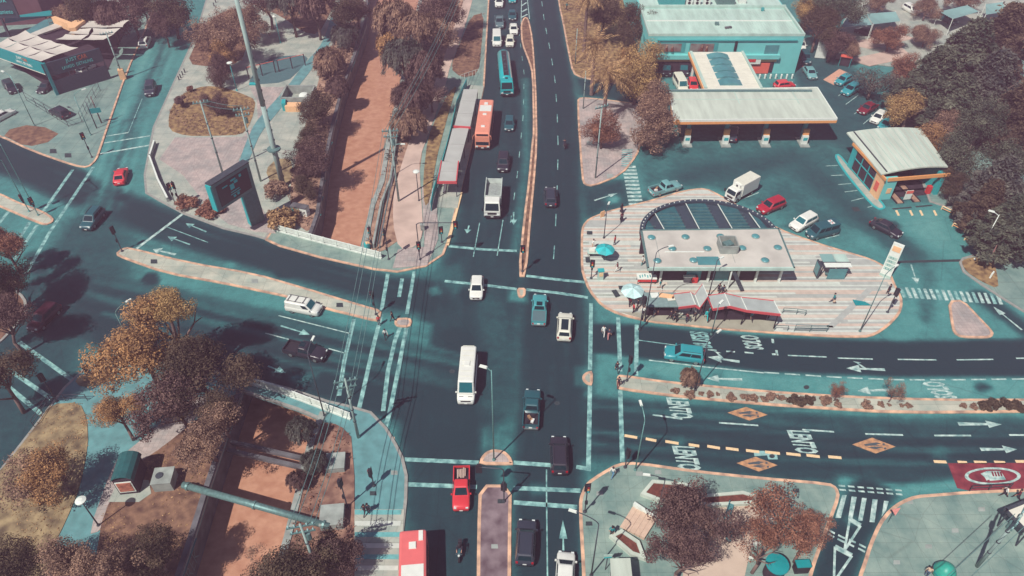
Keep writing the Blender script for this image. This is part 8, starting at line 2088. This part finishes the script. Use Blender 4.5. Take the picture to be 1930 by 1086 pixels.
PPL = [((715, 613), -1.4, 'red', 'navy', "person in red top waiting at the tip of the western median", 'stand'), ((741, 606), 2.9, 'black', 'black', "person in black stepping around the little western refuge", 'walk'), ((727, 638), -1.2, 'white', 'black', "person in white top and dark trousers on the western crosswalk", 'walk2'),
       ((1137, 633), 1.4, 'white', 'white', "person all in white on the eastern crosswalk", 'walk'), ((1147, 638), 1.5, 'navy', 'pink', "person in dark top and pale trousers beside the one in white", 'walk2'), ((1162, 701), 1.6, 'black', 'black', "person in black just above the eastern median tip", 'walk'), ((1165, 730), 1.5, 'black', 'maroon', "person in black at the lower corner of the eastern median tip", 'walk2'),
       ((1154, 898), -2.2, 'white', 'blue', "person in white walking onto the south-east pavement", 'walk'), ((1152, 1010), -2.0, 'teal', 'black', "person with teal top and backpack by the narrow planter", 'stand', False, 'bag'), ((688, 970), 1.2, 'black', 'black', "person in black on the teal corner pavement", 'walk'), ((695, 967), 1.5, 'navy', 'black', "person in navy beside the one in black on corner pavement", 'stand'),
       ((1171, 402), 1.8, 'black', 'black', "person in long black dress entering the plaza", 'walk', True, 'skirt'), ((1171, 418), 1.7, 'maroon', 'black', "person in maroon and black following onto the plaza", 'stand', True, 'skirt'), ((1163, 513), 2.8, 'maroon', 'white', "person striding in dark top and white trousers on the plaza", 'walk'), ((1116, 469), .4, 'white', 'beige', "vendor in white behind the umbrella table", 'reach'),
       ((1158, 462), 2.6, 'red', 'navy', "person in red half under the turquoise umbrella", 'stand'), ((1143, 486), 1.0, 'pink', 'grey', "person in pink in front of the umbrella table", 'reach'), ((1569, 571), 3.0, 'teal', 'navy', "person in teal walking alone across the striped plaza", 'walk2', False, 'tote'), ((1672, 554), 2.0, 'black', 'black', "person in black at the plaza's outer curve", 'stand'),
       ((1186, 578), .6, 'maroon', 'black', "person in maroon at the left of the waiting crowd", 'stand'), ((1193, 590), .2, 'red', 'black', "person with red print top in the waiting crowd", 'stand'), ((1201, 582), 2.6, 'black', 'navy', "person in black beneath the pale umbrella", 'stand'), ((1211, 596), 1.0, 'white', 'black', "person in white top at the crowd's front", 'walk'),
       ((1222, 590), -.4, 'black', 'black', "person in black in the middle of the crowd", 'stand'), ((1231, 598), .3, 'navy', 'grey', "person in navy near the crowd's right side", 'stand'), ((1240, 594), 2.8, 'black', 'maroon', "person in black and maroon next to the stall", 'stand', True), ((1218, 578), 1.6, 'cyan', 'black', "person in cyan behind the crowd", 'stand'),
       ((1262, 603), .2, 'black', 'black', "person in black at the rail before the stall", 'walk2'), ((1270, 604), 3.0, 'black', 'navy', "person in black and navy at the rail", 'stand'), ((1293, 608), .8, 'maroon', 'navy', "person in maroon standing alone by the kerb", 'stand'), ((1307, 597), .3, 'white', 'black', "person in white beneath the kiosk's left eave", 'stand'),
       ((1319, 597), 2.7, 'pink', 'denim', "person in pink under the zigzag peak", 'stand', True), ((1330, 602), -1.5, 'cyan', 'cyan', "person in bright cyan under the zigzag peak", 'walk'), ((1336, 596), 2.2, 'teal', 'navy', "person in teal behind the one in cyan", 'stand'), ((1373, 600), -1.2, 'black', 'black', "person in black under the kiosk's middle", 'walk2'), ((1414, 605), -1.4, 'teal', 'black', "person with teal cap coloured top under the kiosk's right half", 'walk'),
       ((1243, 545), -1.0, 'teal', 'white', "person in teal and white by the newspaper stand", 'walk'), ((1353, 553), 1.2, 'black', 'black', "person in black at the pavilion doors", 'walk'), ((1361, 556), 1.9, 'navy', 'black', "person in navy at the pavilion doors", 'walk2'), ((848, 84), -1.2, 'black', 'black', "person in black walking down the sandy path", 'walk'),
       ((1068, 19), -1.0, 'teal', 'black', "person in teal on the path at the top of the avenue lawn", 'walk2'), ((1890, 936), 2.6, 'white', 'black', "person in white and black behind the red bus field", 'walk'), ((1914, 941), 2.7, 'maroon', 'black', "person in maroon near the right edge by the bus field", 'walk2'), ((1925, 962), 2.8, 'cyan', 'navy', "person in cyan at the right edge of the corner pavement", 'stand'),
       ((1744, 1086), 1.0, 'beige', 'denim', "person in beige beside the inflatable at the bottom", 'stand'), ((1206, 453), .3, 'black', 'maroon', "person in dark clothes at the half moon's left end", 'stand'), ((1210, 500), 2.9, 'white', 'teal', "person in white at the pavilion's left side", 'stand')]
for a in PPL:
    person(a[0], a[1], a[2], a[3], a[4], a[5], a[6] if len(a) > 6 else False, .125 if not (700 < a[0][0] < 1160 and 590 < a[0][1] < 705) else 0.0, a[7] if len(a) > 7 else None)
# motorcycles with riders
def motorbike(px, az, label, rl, col):
    p = G(*px, .5); t = thing("motorcycle", label, "motorcycle", (p.x, p.y, 0), az)
    for x in (-.65, .68):
        w_ = MB().rod((x, -.06, .31), (x, .06, .31), .31, n=14).build("wheel", M_TYRE, t); MB().rod((x, -.07, .31), (x, .07, .31), .18, n=10).build("rim", M_RIM, w_)
    MB().loft([[(-.5, -.1, .55), (-.5, .1, .55), (-.5, .1, .75), (-.5, -.1, .75)], [(.1, -.16, .5), (.1, .16, .5), (.1, .16, .92), (.1, -.16, .92)], [(.5, -.09, .55), (.5, .09, .55), (.5, .09, .85), (.5, -.09, .85)]]).build("tank_body", col, t)
    MB().box((-.4, 0, .8), (.75, .26, .1)).build("seat", M_TRIM, t); MB().tube([(.55, -.35, 1.05), (.5, 0, 1.0), (.55, .35, 1.05)], .025).build("handlebar", M_CHROME, t); MB().tube([(.68, 0, .31), (.5, 0, 1.0)], .04).build("fork", M_CHROME, t)
    MB().lathe([(.1, 0), (.1, .1)], (.62, 0, .82), 8).build("headlight", M_LAMP, t); MB().tube([(.0, .16, .35), (-.6, .18, .4)], .05).build("exhaust", M_CHROME, t); MB().box((-.85, 0, .9), (.36, .36, .32)).build("top_box", M_TRIM, t)
    d_ = Vector((math.cos(az), math.sin(az), 0)) * -.3
    r_ = person((0, 0), az, 'black', 'navy', rl, 'sit', z=.3, at_=Vector((p.x + d_.x, p.y + d_.y, 0)))
    MB().lathe([(.08, -.08), (.135, -.02), (.14, .06), (.1, .13), (.03, .16)], n=12).build("helmet", M_TRIM, r_, loc=(BODY['sit'][1].x, 0, BODY['sit'][1].z))
motorbike((866, 1040), -1.6, "black motorcycle waiting between the red bus and median", "rider in black on the motorcycle near the red bus", P_DTEAL)
motorbike((1064, 272), 1.6, "motorcycle riding up the avenue beside the palms", "rider in black on the motorcycle beside the palms", P_BLACK)

# ---------------------------------------------------------------- purple tinted volume added over everything to lift the dark tones
hm_ = bpy.data.materials.new("purple_tint_veil"); hm_.use_nodes = True
_nt = hm_.node_tree
for n in list(_nt.nodes):
    if n.type == 'BSDF_PRINCIPLED': _nt.nodes.remove(n)
_pv = _nt.nodes.new("ShaderNodeVolumePrincipled")
_pv.inputs["Color"].default_value = (1.0, 0.58, 0.82, 1)
_pv.inputs["Density"].default_value = 0.00095
_pv.inputs["Anisotropy"].default_value = 0.0
_out = [n for n in _nt.nodes if n.type == 'OUTPUT_MATERIAL'][0]
_nt.links.new(_pv.outputs[0], _out.inputs["Volume"])
MB().box((0, 180, 32), (870, 510, 76)).build("tint_veil", hm_, kind="stuff")
